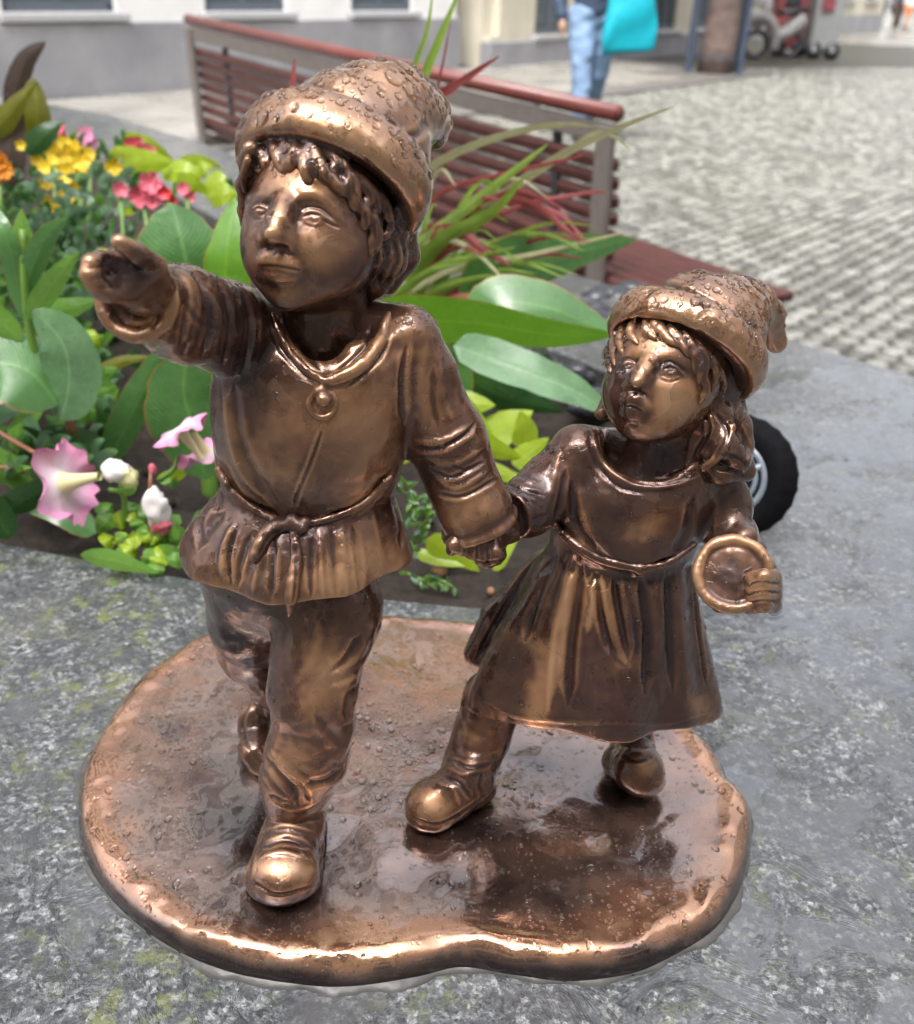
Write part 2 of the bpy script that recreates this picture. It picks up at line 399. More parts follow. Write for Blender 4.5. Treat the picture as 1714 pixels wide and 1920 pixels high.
# ------------------------------------------------------------------ setting materials
ZS = -0.73     # street level; the planter rim is z = 0
def mat_granite():
    M = NT('wet_granite'); g = M.geo()
    a = M.noise(g, 210, 3, .7); b = M.noise(g, 620, 2, .6); c = M.noise(g, 9, 5, .6)
    vo = M.n('ShaderNodeTexVoronoi'); vo.inputs['Scale'].default_value = 330; M.l(g, vo.inputs['Vector']); vs_ = M.n('ShaderNodeSeparateColor'); M.l(vo.outputs['Color'], vs_.inputs[0])
    vo2 = M.n('ShaderNodeTexVoronoi'); vo2.inputs['Scale'].default_value = 620; M.l(g, vo2.inputs['Vector']); vt_ = M.n('ShaderNodeSeparateColor'); M.l(vo2.outputs['Color'], vt_.inputs[0])
    sp = M.math('ADD', M.math('MULTIPLY', a, .40), M.math('MULTIPLY', b, .12)); sp = M.math('ADD', sp, M.math('ADD', M.math('MULTIPLY', vs_.outputs[0], .30), M.math('MULTIPLY', vt_.outputs[1], .18))); sp = M.math('ADD', sp, M.math('MULTIPLY', M.math('SUBTRACT', c, .5), .20))
    col = M.ramp(sp, [(.30, (.020, .022, .024)), (.40, (.068, .072, .075)), (.50, (.138, .144, .148)), (.60, (.23, .237, .24)), (.72, (.45, .45, .445))])
    med = M.noise(g, 120, 4, .7); col = M.mix(M.ramp(med, [(.43, .8), (.50, 0.)]), col, (.050, .057, .065)); bigm = M.noise(g, 42, 6, .75); col = M.mix(M.ramp(bigm, [(.43, .75), (.53, 0.)]), col, (.045, .050, .055))
    warm = M.noise(g, 14, 3); col = M.mix(M.ramp(warm, [(.5, 0.), (.7, .25)]), col, (.24, .22, .18))
    sx = M.n('ShaderNodeSeparateXYZ'); M.l(g, sx.inputs[0])
    # lichen and moss in the hollows, mostly towards the weathered left front
    mo = M.noise(g, 70, 5, .7); mo2 = M.noise(g, 12, 3, .5); lf = M.ramp(M.math('ADD', sx.outputs[0], .25), [(0.0, 1.), (.35, .45)])
    mm = M.math('MULTIPLY', M.math('MULTIPLY', M.ramp(mo, [(.51, 0.), (.62, 1.)]), M.ramp(mo2, [(.46, 0.), (.58, 1.)])), lf); col = M.mix(M.math('MULTIPLY', mm, .75), col, (.19, .21, .05))
    # film of rain: smooth mirror patches in the hollows, rough stone between, more water to the right
    wn_ = M.noise(g, 17, 6, .70, .8); rt = M.ramp(M.math('ADD', sx.outputs[0], .35), [(0.05, 0.), (.70, .10)])
    wet = M.ramp(M.math('ADD', wn_, rt), [(.550, 0.), (.590, 1.)], 'EASE'); wets = M.ramp(M.math('ADD', wn_, rt), [(.49, 0.), (.63, 1.)], 'EASE')
    damp = M.ramp(M.math('ADD', M.noise(g, 5, 4, .6), rt), [(.42, .1), (.62, .8)])
    col = M.mix(M.math('MULTIPLY', wet, .6), col, (.085, .090, .096))
    h = M.math('ADD', M.noise(g, 230, 4, .7), M.math('MULTIPLY', M.noise(g, 70, 4, .6), 1.5)); dry = M.math('SUBTRACT', 1.0, M.math('MULTIPLY', wets, .93))
    b1 = M.bump(M.math('MULTIPLY', h, dry), .8, .0016); b2 = M.bump(M.noise(g, 36, 3, .6), .22, .003, b1)
    film = M.bump(M.math('ADD', M.noise(g, 95, 3, .6), M.math('MULTIPLY', M.noise(g, 240, 3, .6), .25)), .4, .0026, M.bump(M.math('MULTIPLY', h, M.math('SUBTRACT', 1.0, M.math('MULTIPLY', wets, .97))), .35, .0012))
    M.set(Base_Color=col, Roughness=M.ramp(a, [(.4, .5), (.6, .28)]), Normal=b2, Specular_IOR_Level=.5, Coat_Weight=M.math('MAXIMUM', wet, damp), Coat_Roughness=M.mix(wet, (.13, .13, .13), (.015, .015, .015)), Coat_Normal=film, Coat_IOR=1.75)
    return M.m
def leafmat(name, a, b, edge=None, rough=.32, tr=.25, vein=0.0):
    M = NT(name); g = M.geo(); uv = M.n('ShaderNodeTexCoord').outputs['UV']; s = M.n('ShaderNodeSeparateXYZ'); M.l(uv, s.inputs[0])
    n = M.noise(g, 34, 4, .6); col = M.ramp(n, [(.3, a), (.7, b)])
    fine = M.noise(g, 160, 3); col = M.mix(M.ramp(fine, [(.3, .22), (.6, 0.)]), col, tuple(np.array(a)*.55))
    w = M.n('ShaderNodeTexWave'); w.wave_type = 'BANDS'; w.bands_direction = 'Y'; w.inputs['Scale'].default_value = 9; w.inputs['Distortion'].default_value = 2.6; w.inputs['Detail'].default_value = 3
    mp = M.n('ShaderNodeMapping'); M.l(uv, mp.inputs['Vector']); M.l(mp.outputs[0], w.inputs['Vector'])
    cx = M.math('ABSOLUTE', M.math('SUBTRACT', s.outputs[0], .5)); yv = M.math('ADD', M.math('MULTIPLY', s.outputs[1], 1.0), M.math('MULTIPLY', cx, -.55)); cb = M.n('ShaderNodeCombineXYZ'); M.l(yv, cb.inputs[1]); M.l(cb.outputs[0], mp.inputs['Vector'])
    col = M.mix(M.ramp(w.outputs['Fac'], [(.5, 0.), (1., .16 if vein else .08)]), col, tuple(np.minimum(np.array(b)*1.5+.02, 1)))
    col = M.mix(M.ramp(cx, [(.0, .38), (.014, .2), (.032, 0.)]), col, tuple(np.minimum(np.array(b)*1.9+np.array([.08, .08, .02]), .8)))
    if edge: col = M.mix(M.ramp(cx, [(.462, 0.), (.492, .9)]), col, edge)
    sp_ = M.noise(g, 55, 5, .75); col = M.mix(M.ramp(sp_, [(.66, 0.), (.74, .55)]), col, (.34, .27, .07)); dd = M.vor(g, 230.); bd = M.math('MULTIPLY', M.ramp(dd, [(.12, 1.), (.28, 0.)], 'EASE'), M.ramp(M.noise(g, 30, 2), [(.48, 0.), (.56, 1.)]))
    nb = M.bump(w.outputs['Fac'], .25, .0012); nb = M.bump(bd, .8, .0010, nb); nb = M.bump(M.noise(g, 60, 3), .3, .002, nb)
    M.set(Base_Color=col, Roughness=M.ramp(M.noise(g, 22, 3), [(.35, rough-.12), (.65, rough+.12)]), Normal=nb, Specular_IOR_Level=.6, Coat_Weight=.6, Coat_Roughness=.10)
    t = M.n('ShaderNodeBsdfTranslucent'); M.l(M.mix(.5, col, tuple(np.minimum(np.array(b)*1.6, 1)), 'MIX'), t.inputs[0]); mx = M.n('ShaderNodeMixShader'); mx.inputs[0].default_value = tr
    M.l(M.b.outputs[0], mx.inputs[1]); M.l(t.outputs[0], mx.inputs[2]); M.l(mx.outputs[0], M.out.inputs[0]); return M.m
M_GRAN = mat_granite()
M_CANNA = leafmat('canna_green', (.075, .21, .050), (.13, .31, .085), (.42, .20, .05), vein=1)
M_LIME = leafmat('canna_lime', (.13, .33, .02), (.20, .45, .03), (.45, .20, .03), tr=.4, vein=1)
M_PALE = leafmat('canna_pale', (.12, .26, .11), (.22, .40, .19), None, rough=.25, vein=1)
M_DEEP = leafmat('deep_green_leaf', (.020, .075, .016), (.045, .14, .03))
M_CHART = leafmat('chartreuse_leaf', (.34, .50, .02), (.50, .66, .04), None, tr=.4)
M_FRESH = leafmat('fresh_green_leaf', (.13, .30, .04), (.22, .44, .07), None, tr=.35)
M_GREY = leafmat('grey_green_leaf', (.12, .22, .13), (.20, .33, .20))
M_DARKLF = leafmat('purple_leaf', (.050, .035, .030), (.11, .075, .060)); M_OLIVE = leafmat('olive_leaf', (.13, .14, .01), (.24, .25, .02), (.25, .10, .03), tr=.4)
M_STEM = simple('green_stem', (.16, .30, .05), .4); M_RSTEM = simple('reddish_stem', (.30, .12, .07), .4)
M_PINK = simple('pink_petal', (.80, .33, .52), .45, var=.25, scale=25); M_WHITE = simple('white_petal', (.85, .80, .78), .45, var=.06); M_CREAM = simple('cream_throat', (.80, .78, .40), .45)
M_YEL = simple('yellow_petal', (.88, .60, .03), .5, var=.2, scale=40); M_ORA = simple('orange_petal', (.85, .28, .01), .5, var=.3, scale=30); M_RED = simple('red_petal', (.72, .05, .06), .5, var=.2, scale=40); M_ROSE = simple('rose_petal', (.72, .16, .22), .5, var=.25, scale=40)
M_GRG = leafmat('green_grass_blade', (.16, .30, .03), (.30, .45, .07), (.35, .10, .05), tr=.4); M_GRR = leafmat('red_grass_blade', (.28, .035, .045), (.42, .10, .10), None, tr=.3); M_GRT = leafmat('tan_grass_blade', (.38, .36, .18), (.50, .48, .26), None, tr=.3)
# ------------------------------------------------------------------ planter
RIMO = [(-2.4, -.35), (1.35, -.35), (1.35, .30), (.95, .76), (.70, 1.05), (.436, 1.335), (-.077, 1.90), (-.653, 2.72), (-1.10, 3.25), (-2.4, 4.2)]
RIMI = [(-2.1, 1.05), (-1.2, .90), (-.60, .765), (-.368, .705), (-.185, .659), (.012, .641), (.10, .648), (.185, .72), (.225, .90), (.22, 1.12), (.05, 1.32), (-.33, 1.72), (-.80, 2.38), (-1.28, 2.95), (-2.1, 3.6)]
def build_planter():
    b = MB(); bm = bmesh.new()
    vo = [bm.verts.new((x, y, 0)) for x, y in RIMO]; vi = [bm.verts.new((x, y, 0)) for x, y in RIMI]
    eo = [bm.edges.new((vo[i], vo[(i+1) % len(vo)])) for i in range(len(vo))]; ei = [bm.edges.new((vi[i], vi[(i+1) % len(vi)])) for i in range(len(vi))]
    bmesh.ops.triangle_fill(bm, use_beauty=True, edges=eo+ei, normal=(0, 0, 1))
    for f in bm.faces:
        if f.normal.z < 0: f.normal_flip()
    r = bmesh.ops.extrude_face_region(bm, geom=list(bm.faces)); nv = [v for v in r['geom'] if isinstance(v, bmesh.types.BMVert)]
    for v in nv: v.co.z = -.16
    bmesh.ops.recalc_face_normals(bm, faces=bm.faces)
    ed = [e for e in bm.edges if len(e.link_faces) == 2 and abs(e.verts[0].co.z) < 1e-6 and abs(e.verts[1].co.z) < 1e-6 and e.calc_face_angle(0) > .5]
    bmesh.ops.bevel(bm, geom=ed, offset=.006, segments=3, affect='EDGES', profile=.6)
    me = bpy.data.meshes.new('granite_rim'); bm.to_mesh(me); bm.free(); me.materials.append(M_GRAN); o = bpy.data.objects.new('granite_rim', me); COL.objects.link(o)
    root = empty('stone_planter', (0, 0, ZS), 'wide grey wet granite rim of the raised flower bed, with the bronze children on it', 'planter'); o.parent = root; o.location = (0, 0, -ZS)
    MW = simple('planter_wall', (.22, .22, .22), .5, var=.25, scale=40, bump=.001)
    w = MB()
    for i in range(len(RIMO)):
        p, q = np.array(RIMO[i]), np.array(RIMO[(i+1) % len(RIMO)]); c = np.array([-.4, 1.2]); n = np.array([(q-p)[1], -(q-p)[0]]); n = n/np.linalg.norm(n); n = n if n@((p+q)/2-c) < 0 else -n
        m_ = (p+q)/2+n*.05; w.box((m_[0], m_[1], (ZS-.16)/2-.001), (*((q-p)/2*.985), 0), (*(n*.03), 0), (0, 0, (-.162-ZS)/2), .004)
    w.build('planter_wall', MW, root)
    # soil with clods
    MS = NT('dark_soil'); g = MS.geo(); MS.set(Base_Color=MS.ramp(MS.noise(g, 90, 6, .7), [(.3, (.012, .008, .006)), (.6, (.045, .030, .022)), (.8, (.10, .07, .05))]), Roughness=.75, Normal=MS.bump(MS.noise(g, 120, 6, .7), 1., .006))
    xs = np.linspace(-2.15, .3, 300); ys = np.linspace(.6, 3.7, 330); X, Y = np.meshgrid(xs, ys, indexing='ij'); v = np.stack([X, Y, X*0], -1)
    Z = -.045+.018*vnoise(v, 6., 1.)+.008*vnoise(v, 26., 2.)+.006*vnoise(v, 70., 2.); v[..., 2] = Z
    I = np.arange(299)[:, None]*330+np.arange(329)[None]; f = np.stack([I, I+330, I+331, I+1], -1).reshape(-1, 4)
    fc = v.reshape(-1, 3)[f].mean(1)[:, :2]; ins = np.zeros(len(fc), bool); sg = np.zeros(len(fc)) > 1
    for i in range(len(RIMI)):
        (x0, y0), (x1, y1) = RIMI[i-1], RIMI[i]; cr = (y0 > fc[:, 1]) != (y1 > fc[:, 1]); ins ^= cr & (fc[:, 0] < (x1-x0)*(fc[:, 1]-y0)/(y1-y0+1e-12)+x0)
        e = np.array([x1-x0, y1-y0]); q = fc-np.array([x0, y0]); t_ = np.clip((q@e)/(e@e), 0, 1); sg |= np.linalg.norm(q-t_[:, None]*e, axis=1) < .03
    f = f[ins | sg]
    tag(mesh_obj('soil', v.reshape(-1, 3), f, MS.m), kind='structure')
    MP = simple('wet_black_pebble', (.045, .047, .055), .22, var=.4, scale=60)
    st = bmesh.new(); bmesh.ops.create_icosphere(st, subdivisions=2, radius=1); sv = np.array([q.co[:] for q in st.verts]); sf = [[q.index for q in p.verts] for p in st.faces]; st.free()
    r = random.Random(5)
    pts = [(G(1080+r.random()*110, 640+r.random()*130, -.02), .013+.01*r.random()) for _ in range(26)]+[(G(1110+r.random()*90, 545+r.random()*60, -.01), .02+.012*r.random()) for _ in range(12)]
    for i, (c, s) in enumerate(pts):
        q = sv*(1+.22*vnoise(sv, 1.3, i*3.7)[:, None])*np.array([s, s*r.uniform(.7, 1), s*.7])+c+np.array([0, 0, .0]); o = mesh_obj('pebble', q, sf, MP, None)
        tag(o, 'dark wet pebble among the stones between the canna leaves and the girl', 'pebble', 'dark pebbles behind the girl')
    MB_ = simple('bark_crumb', (.30, .15, .08), .7)
    for i in range(60):
        c = (G(150+r.random()*800, 760+r.random()*330, -.03)); s = .003+.004*r.random()
        if i < 12: c = G(r.choice((265, 255, 940, 1000, 150, 780)), r.choice((850, 1000, 760, 1090)), -.03)+np.array([r.uniform(-.02, .02), r.uniform(-.02, .02), 0])
        q = sv*(1+.3*vnoise(sv, 1.5, i*2.1)[:, None])*s+c; o = mesh_obj('soil_crumb', q, sf, MB_ if i < 12 else MS.m); tag(o, kind='stuff')
build_planter()
# ------------------------------------------------------------------ plants
def leaf(pts, width, mat, parent, tilt=20, fold=.25, wave=.0, name='leaf', prof=(.75, .9), n=18, asym=0.0, curl=0.0):
    """pts: three or more (x px, y px, Y) down the midrib, width px; a curved, folded, veined blade"""
    W_ = [P(*p) for p in pts]; q = spline([tuple(p) for p in W_], max(3, n//(len(pts)-1))) if len(W_) > 2 else [W_[0]+(W_[1]-W_[0])*t for t in np.linspace(0, 1, n)]
    q = np.array(q); N = len(q); v = []; uv = []; cols = [-1, -.93, -.6, -.3, 0, .3, .6, .93, 1]; ph = (pts[0][0]*.37) % 6
    for i in range(N):
        t = i/(N-1); T = q[min(i+1, N-1)]-q[max(i-1, 0)]; T /= np.linalg.norm(T)+1e-12; vd = q[i]-CAM; vd /= np.linalg.norm(vd)
        S = np.cross(T, vd); S /= np.linalg.norm(S)+1e-9; Nn = np.cross(S, T); a = math.radians(tilt); S2 = S*math.cos(a)+Nn*math.sin(a); N2 = np.cross(S2, T)
        w = m(q[i], width)*(math.sin(math.pi*min(1, t**prof[0]))**prof[1])*.5+1e-5
        if t > .97: w *= .3
        for c in cols:
            nz_ = .5*math.sin(t*23+ph*5+c*2)+.5*math.sin(t*41+ph*3-c); off = S2*c*w*(1+asym*c)*(1-(.10*max(0, nz_-.25) if abs(c) > .9 else 0))+N2*(fold*abs(c)*w-curl*c*c*w)+N2*wave*w*math.sin(t*11+ph+c*1.5)*abs(c); v.append(q[i]+off); uv.append((c*.5+.5, t))
    C_ = len(cols); f = np.array([(i*C_+j, i*C_+j+1, (i+1)*C_+j+1, (i+1)*C_+j) for i in range(N-1) for j in range(C_-1)])
    o = mesh_obj(name, v, f, mat, parent); l = o.data.uv_layers.new(name='UVMap'); idx = np.zeros(len(o.data.loops), np.int32); o.data.loops.foreach_get('vertex_index', idx); l.data.foreach_set('uv', np.array(uv, dtype=np.float32)[idx].ravel()); return o
def stem(pts, r, mat, parent, name='stem'):
    b = MB(); q = spline([tuple(P(*p)) for p in pts], 4) if len(pts) > 2 else [P(*p) for p in pts]; b.tube(q, np.linspace(r, r*.7, len(q)), 7); return b.build(name, mat, parent, True)
def plant(x, y, Y, label, cat='plant', name='plant', group=None):
    c = P(x, y, Y); return empty(name, tuple(c), label, cat, group)
def petal_flower(c, ax, r, mat, parent, np_=5, cup=.35, name='petal', throat=None, ruff=.12, seed=0):
    """open flower: separate broad petals round a centre"""
    R = rotfrom0(ax); o_ = []
    for k in range(np_):
        a0 = 2*math.pi*k/np_+seed; v = []; NR, NA = 6, 7
        for i in range(NR):
            t = i/(NR-1)
            for j in range(NA):
                s = (j/(NA-1)-.5)*2; a = a0+s*(math.pi/np_)*(1.12*math.sin(math.pi*(.25+.5*t))); rr = r*t*(1-.12*s*s+(.05*math.sin(s*6+seed) if t > .8 else 0))
                z = r*cup*(t**1.5)+r*ruff*math.sin(s*5+k+seed)*t*t-.03*r*k/np_; v.append(np.asarray(c)+(R[0]*math.cos(a)+R[1]*math.sin(a))*rr+R[2]*z)
        f = [(i*NA+j, i*NA+j+1, (i+1)*NA+j+1, (i+1)*NA+j) for i in range(NR-1) for j in range(NA-1)]
        o_.append(mesh_obj(name, v, f, mat, parent))
    return o_
def rotfrom0(a):
    z = np.asarray(a, float); z = z/np.linalg.norm(z); x = np.cross([0, 0, 1.] if abs(z[2]) < .9 else [1., 0, 0], z); x /= np.linalg.norm(x); return np.array([x, np.cross(z, x), z])
def mat_petunia():
    M = NT('petunia_petal'); a = M.attr('rad'); n = M.noise(M.geo(), 90, 3); f = M.math('ADD', a, M.math('MULTIPLY', M.math('SUBTRACT', n, .5), .3))
    c = M.ramp(f, [(.18, (.78, .76, .42)), (.42, (.84, .74, .76)), (.72, (.78, .48, .62)), (.95, (.72, .28, .48))]); M.set(Base_Color=c, Roughness=.5, Subsurface_Weight=.15, Subsurface_Radius=(.01, .004, .004)); return M.m
M_PET = mat_petunia()
def petunia(c, ax, r, length, parent, seed=0, rag=.12):
    """ruffled trumpet: long throat opening to a five lobed limb"""
    c = np.asarray(c, float); R = rotfrom0(ax); NA, NR = 60, 22; v = []; rd = []
    for i in range(NR):
        t = i/(NR-1)
        for j in range(NA):
            a = 2*math.pi*j/NA; s = max(0, (t-.45)/.55); lob = 1+(.13*math.cos(5*a+seed)+rag*.5*math.sin(13*a+seed*3)*s)*s
            rr = r*(.10+.16*min(t/.45, 1)**1.6 if t < .45 else .26+.74*s**.8)*lob; z = length*(min(t/.45, 1)-1)*1.0+r*.30*s**.7-r*.42*s*s+r*rag*1.1*math.sin(5*a+seed+1.6)*s*s+r*rag*.4*math.sin(11*a+seed)*s*s
            v.append(c+(R[0]*math.cos(a)+R[1]*math.sin(a))*rr+R[2]*z); rd.append(t if t > .45 else .2*t/.45)
    f = [(i*NA+j, i*NA+(j+1) % NA, (i+1)*NA+(j+1) % NA, (i+1)*NA+j) for i in range(NR-1) for j in range(NA)]
    o = mesh_obj('corolla', v, f, M_PET, parent); at = o.data.attributes.new('rad', 'FLOAT', 'POINT'); at.data.foreach_set('value', np.array(rd, dtype=np.float32)); return o
def blob(c, r, mat, parent, name='bud', s=0, amp=.15, M=None):
    st = bmesh.new(); bmesh.ops.create_icosphere(st, subdivisions=3, radius=1); sv = np.array([q.co[:] for q in st.verts]); sf = [[q.index for q in p.verts] for p in st.faces]; st.free()
    q = sv*(1+amp*vnoise(sv, 2.2, s*3.1)[:, None])*np.array(r); q = q if M is None else q@np.asarray(M); return mesh_obj(name, q+np.asarray(c), sf, mat, parent)

def build_plants():
    rg = random.Random(11)
    # --- cannas between the children
    t = plant(850, 900, 1.0, 'big leaved green canna between the boy and the girl, its broad leaves reaching right', 'canna', 'canna_plant')
    leaf([(905, 620, 1.12), (925, 520, 1.1), (1010, 488, 1.12), (1100, 468, 1.15), (1196, 448, 1.18)], 118, M_CANNA, t, -18, .10, prof=(.55, .8), wave=.04)
    leaf([(880, 620, .98), (930, 570, .98), (1010, 572, .98), (1090, 600, .98), (1160, 628, .98)], 118, M_CANNA, t, 25, .05, prof=(.62, .75), wave=.03)
    leaf([(690, 590, .90), (780, 600, .90), (900, 606, .90), (1040, 628, .90), (1160, 628, .91)], 104, M_LIME, t, -32, .05, prof=(.55, .7), wave=.03)
    leaf([(850, 648, .88), (920, 672, .88), (1020, 710, .87), (1090, 740, .87), (1146, 776, .87)], 86, M_PALE, t, 30, -.15, prof=(.6, .6), wave=.02)
    leaf([(830, 640, .95), (870, 700, .95), (950, 745, .95), (1060, 772, .97)], 84, M_DEEP, t, -20, .2, prof=(.7, .8))
    leaf([(800, 860, .92), (826, 780, .92), (850, 700, .92), (838, 640, .92)], 92, M_CANNA, t, 10, .15, prof=(.8, .8))
    leaf([(790, 900, .95), (870, 800, .95), (930, 700, 1.0)], 60, M_DEEP, t, 10, .2)
    stem([(850, 960, .95), (855, 800, .95), (870, 640, .96)], .009, M_STEM, t); stem([(855, 800, .95), (880, 680, 1.0), (905, 620, 1.1)], .006, M_STEM, t)
    # --- canna behind the pointing arm
    t = plant(400, 760, .95, 'green canna rising behind the pointing arm of the boy, with a pale midrib', 'canna', 'canna_plant')
    leaf([(372, 640, .93), (360, 560, .93), (345, 470, .93), (322, 380, .95)], 215, M_CANNA, t, -16, .22, prof=(.9, .55), wave=.03)
    leaf([(410, 620, .92), (420, 540, .92), (425, 470, .92), (440, 370, .95)], 110, M_LIME, t, 35, .1, prof=(.9, .6))
    leaf([(385, 900, .82), (370, 820, .82), (345, 740, .82), (350, 660, .82)], 170, M_CANNA, t, 12, .1, prof=(.9, .6), wave=.03)
    leaf([(200, 880, .82), (240, 790, .82), (285, 700, .83), (310, 640, .84)], 68, M_CANNA, t, -20, .25, prof=(.7, .8)); leaf([(190, 900, .86), (210, 820, .86), (205, 740, .88)], 60, M_DEEP, t, 10, .2)
    leaf([(150, 720, .9), (220, 680, .9), (290, 668, .9)], 24, M_OLIVE, t, 10, .2); stem([(395, 960, .88), (390, 800, .9), (372, 600, .93)], .009, M_STEM, t)
    # --- broad leaved plant at the left edge
    t = plant(60, 1000, .80, 'tall fresh green plant with spear leaves on an upright stem at the left edge', 'plant', 'leafy_plant')
    for a in ([(45, 600, .80), (30, 520, .80), (10, 440, .80), (-20, 370, .82)], [(45, 560, .80), (60, 500, .80), (90, 440, .80), (130, 405, .80)], [(48, 600, .79), (80, 560, .79), (115, 510, .79), (150, 470, .80)], [(45, 620, .80), (90, 590, .80), (140, 575, .80), (190, 560, .82)], [(40, 640, .80), (0, 600, .80), (-40, 540, .80)], [(45, 520, .81), (42, 460, .81), (40, 390, .82)]):
        leaf(a, 46, rg.choice((M_FRESH, M_CANNA, M_FRESH)), t, rg.uniform(-25, 25), .2, prof=(.75, .8))
    stem([(95, 760, .80), (60, 640, .80), (45, 520, .80), (42, 430, .81)], .004, M_STEM, t); stem([(138, 812, .79), (118, 760, .79), (96, 712, .80)], .0045, M_RSTEM, t)
    leaf([(110, 760, .78), (60, 700, .78), (0, 680, .78), (-60, 700, .78)], 170, M_CANNA, t, -30, .1, prof=(.7, .6)); leaf([(115, 790, .78), (130, 710, .78), (115, 640, .78), (60, 580, .79)], 120, M_PALE, t, 25, .15, prof=(.8, .6))
    leaf([(100, 720, .79), (60, 760, .79), (10, 810, .79)], 20, M_FRESH, t, 10, .2)
    for a in ([(180, 1000, .74), (120, 960, .74), (40, 950, .74)], [(20, 1010, .72), (-10, 960, .72), (-40, 900, .72)], [(150, 900, .78), (90, 870, .78), (20, 850, .78)], [(60, 900, .76), (20, 880, .76), (-30, 830, .76)], [(190, 860, .8), (150, 830, .8), (80, 800, .8)], [(0, 960, .73), (60, 930, .73), (110, 890, .74)]): leaf(a, 60, rg.choice((M_CANNA, M_FRESH, M_DEEP)), t, rg.uniform(-30, 30), .15, prof=(.7, .7))
    # --- petunia with pink trumpets at the near edge
    t = plant(270, 1040, .70, 'light green petunia with pink trumpet flowers beside the boy, at the near edge', 'petunia', 'petunia_plant')
    stem([(-20, 800, .78), (40, 835, .76), (105, 870, .72)], .0024, M_RSTEM, t); stem([(-20, 875, .75), (20, 878, .75), (52, 884, .74)], .002, M_RSTEM, t)
    stem([(230, 1000, .70), (232, 930, .70), (205, 918, .69)], .0026, M_STEM, t); stem([(300, 900, .72), (325, 880, .72), (335, 855, .73)], .0024, M_STEM, t); stem([(285, 1010, .70), (282, 920, .70), (283, 880, .71)], .002, M_RSTEM, t)
    petunia(P(120, 906, .69), ray(120, 906)*.10+(P(112, 910, .69)-P(200, 905, .69))*9+np.array([0, 0, -.05]), m(P(120, 906, .69), 78), .034, t, 1.2, .15)
    petunia(P(338, 806, .72), (P(322, 790, .72)-P(375, 862, .725))*7+ray(330, 800)*.06, m(P(330, 800, .72), 52), .028, t, 3.1, .16); petunia(P(385, 850, .73), (P(392, 880, .72)-P(360, 820, .725))*8+ray(330, 800)*.05, m(P(330, 800, .72), 52), .02, t, 5.1, .18)
    blob(P(222, 884, .70), (.0115, .008, .009), M_WHITE, t, 'flower_bud', 1, .35); blob(P(240, 895, .70), (.008, .007, .010), M_CREAM, t, 'flower_bud', 4, .3)
    blob(P(292, 952, .69), (.0095, .009, .0165), M_WHITE, t, 'flower_bud', 2, .4); blob(P(303, 985, .688), (.0075, .006, .008), M_ROSE, t, 'flower_bud', 7, .4); blob(P(286, 880, .71), (.003, .003, .005), M_ROSE, t, 'flower_bud', 2, .2)
    for i in range(46):
        x, y = rg.gauss(285, 52), rg.gauss(1000, 46)
        if x < 195 or x > 395 or y < 890: x, y = rg.uniform(210, 370), rg.uniform(960, 1075)
        Y = .70-(y-1000)*.0004; a = rg.uniform(0, 6.28); L = rg.uniform(32, 58)
        leaf([(x-L*math.cos(a)*.6, y-L*math.sin(a)*.4, Y), (x, y, Y-.012), (x+L*math.cos(a)*.6, y+L*math.sin(a)*.4, Y-.004)], rg.uniform(26, 42), rg.choice((M_FRESH, M_FRESH, M_CHART)), t, rg.uniform(-35, 35), .2, n=8, prof=(.7, .7))
    leaf([(150, 1040, .66), (220, 1052, .655), (300, 1075, .65)], 40, M_FRESH, t, -20, .1)
    for (x, y) in ((160, 690), (175, 740), (165, 640), (190, 700), (150, 780)):
        leaf([(x, y+20, .88), (x+8, y, .87), (x+30, y-12, .87)], 26, M_FRESH, t, 10, .2, n=8)
    blob(P(172, 640, .84), (.008, .008, .010), M_CHART, t, 'flower_bud', 3, .2)
    # --- yellow snapdragons and their grey-green foliage
    t = plant(140, 520, 1.35, 'yellow flowered bedding plant with grey green foliage in the left of the bed', 'flowers', 'yellow_flowers')
    for (x, y, r) in ((80, 315, 17), (102, 290, 20), (130, 295, 22), (150, 300, 20), (125, 325, 20), (140, 285, 20), (85, 340, 15), (135, 360, 22), (130, 340, 17), (95, 385, 18), (105, 400, 14), (212, 312, 16), (70, 300, 12), (148, 318, 18), (40, 272, 10), (146, 400, 9), (120, 270, 14), (165, 290, 13)):
        c = P(x, y, 1.45+rg.uniform(-.08, .08)); petal_flower(c, -ray(x, y)+np.array([rg.uniform(-.5, .5), 0, rg.uniform(-.2, .5)]), m(c, r*1.05), M_YEL, t, 5, .35, seed=x*.1)
    for i in range(230):
        x, y = rg.uniform(-40, 265), rg.uniform(330, 560); Y = 1.42-(y-330)*.0016+rg.uniform(-.04, .04); a = rg.uniform(-2.6, -.5); L = rg.uniform(22, 52)
        leaf([(x, y, Y), (x+L*.5*math.cos(a), y+L*.5*math.sin(a), Y), (x+L*math.cos(a), y+L*math.sin(a)*.8+6, Y-.02)], rg.uniform(10, 20), rg.choice((M_GREY, M_GREY, M_DEEP, M_CANNA)), t, rg.uniform(-40, 40), .2, n=6, prof=(.7, .7))
    t = plant(5, 420, 1.3, 'orange marigold cut off by the left edge above the spear leaved plant', 'flower', 'orange_flower')
    for (x, y) in ((-6, 300), (6, 318), (-4, 325)): c = P(x, y, 1.3); petal_flower(c, -ray(x, y), m(c, 19), M_ORA, t, 7, .3, seed=x)
    stem([(0, 330, 1.3), (2, 480, 1.28)], .003, M_STEM, t)
    t = plant(150, 330, 1.9, 'pink snapdragon blooms standing highest at the back left of the bed', 'flowers', 'pink_flowers')
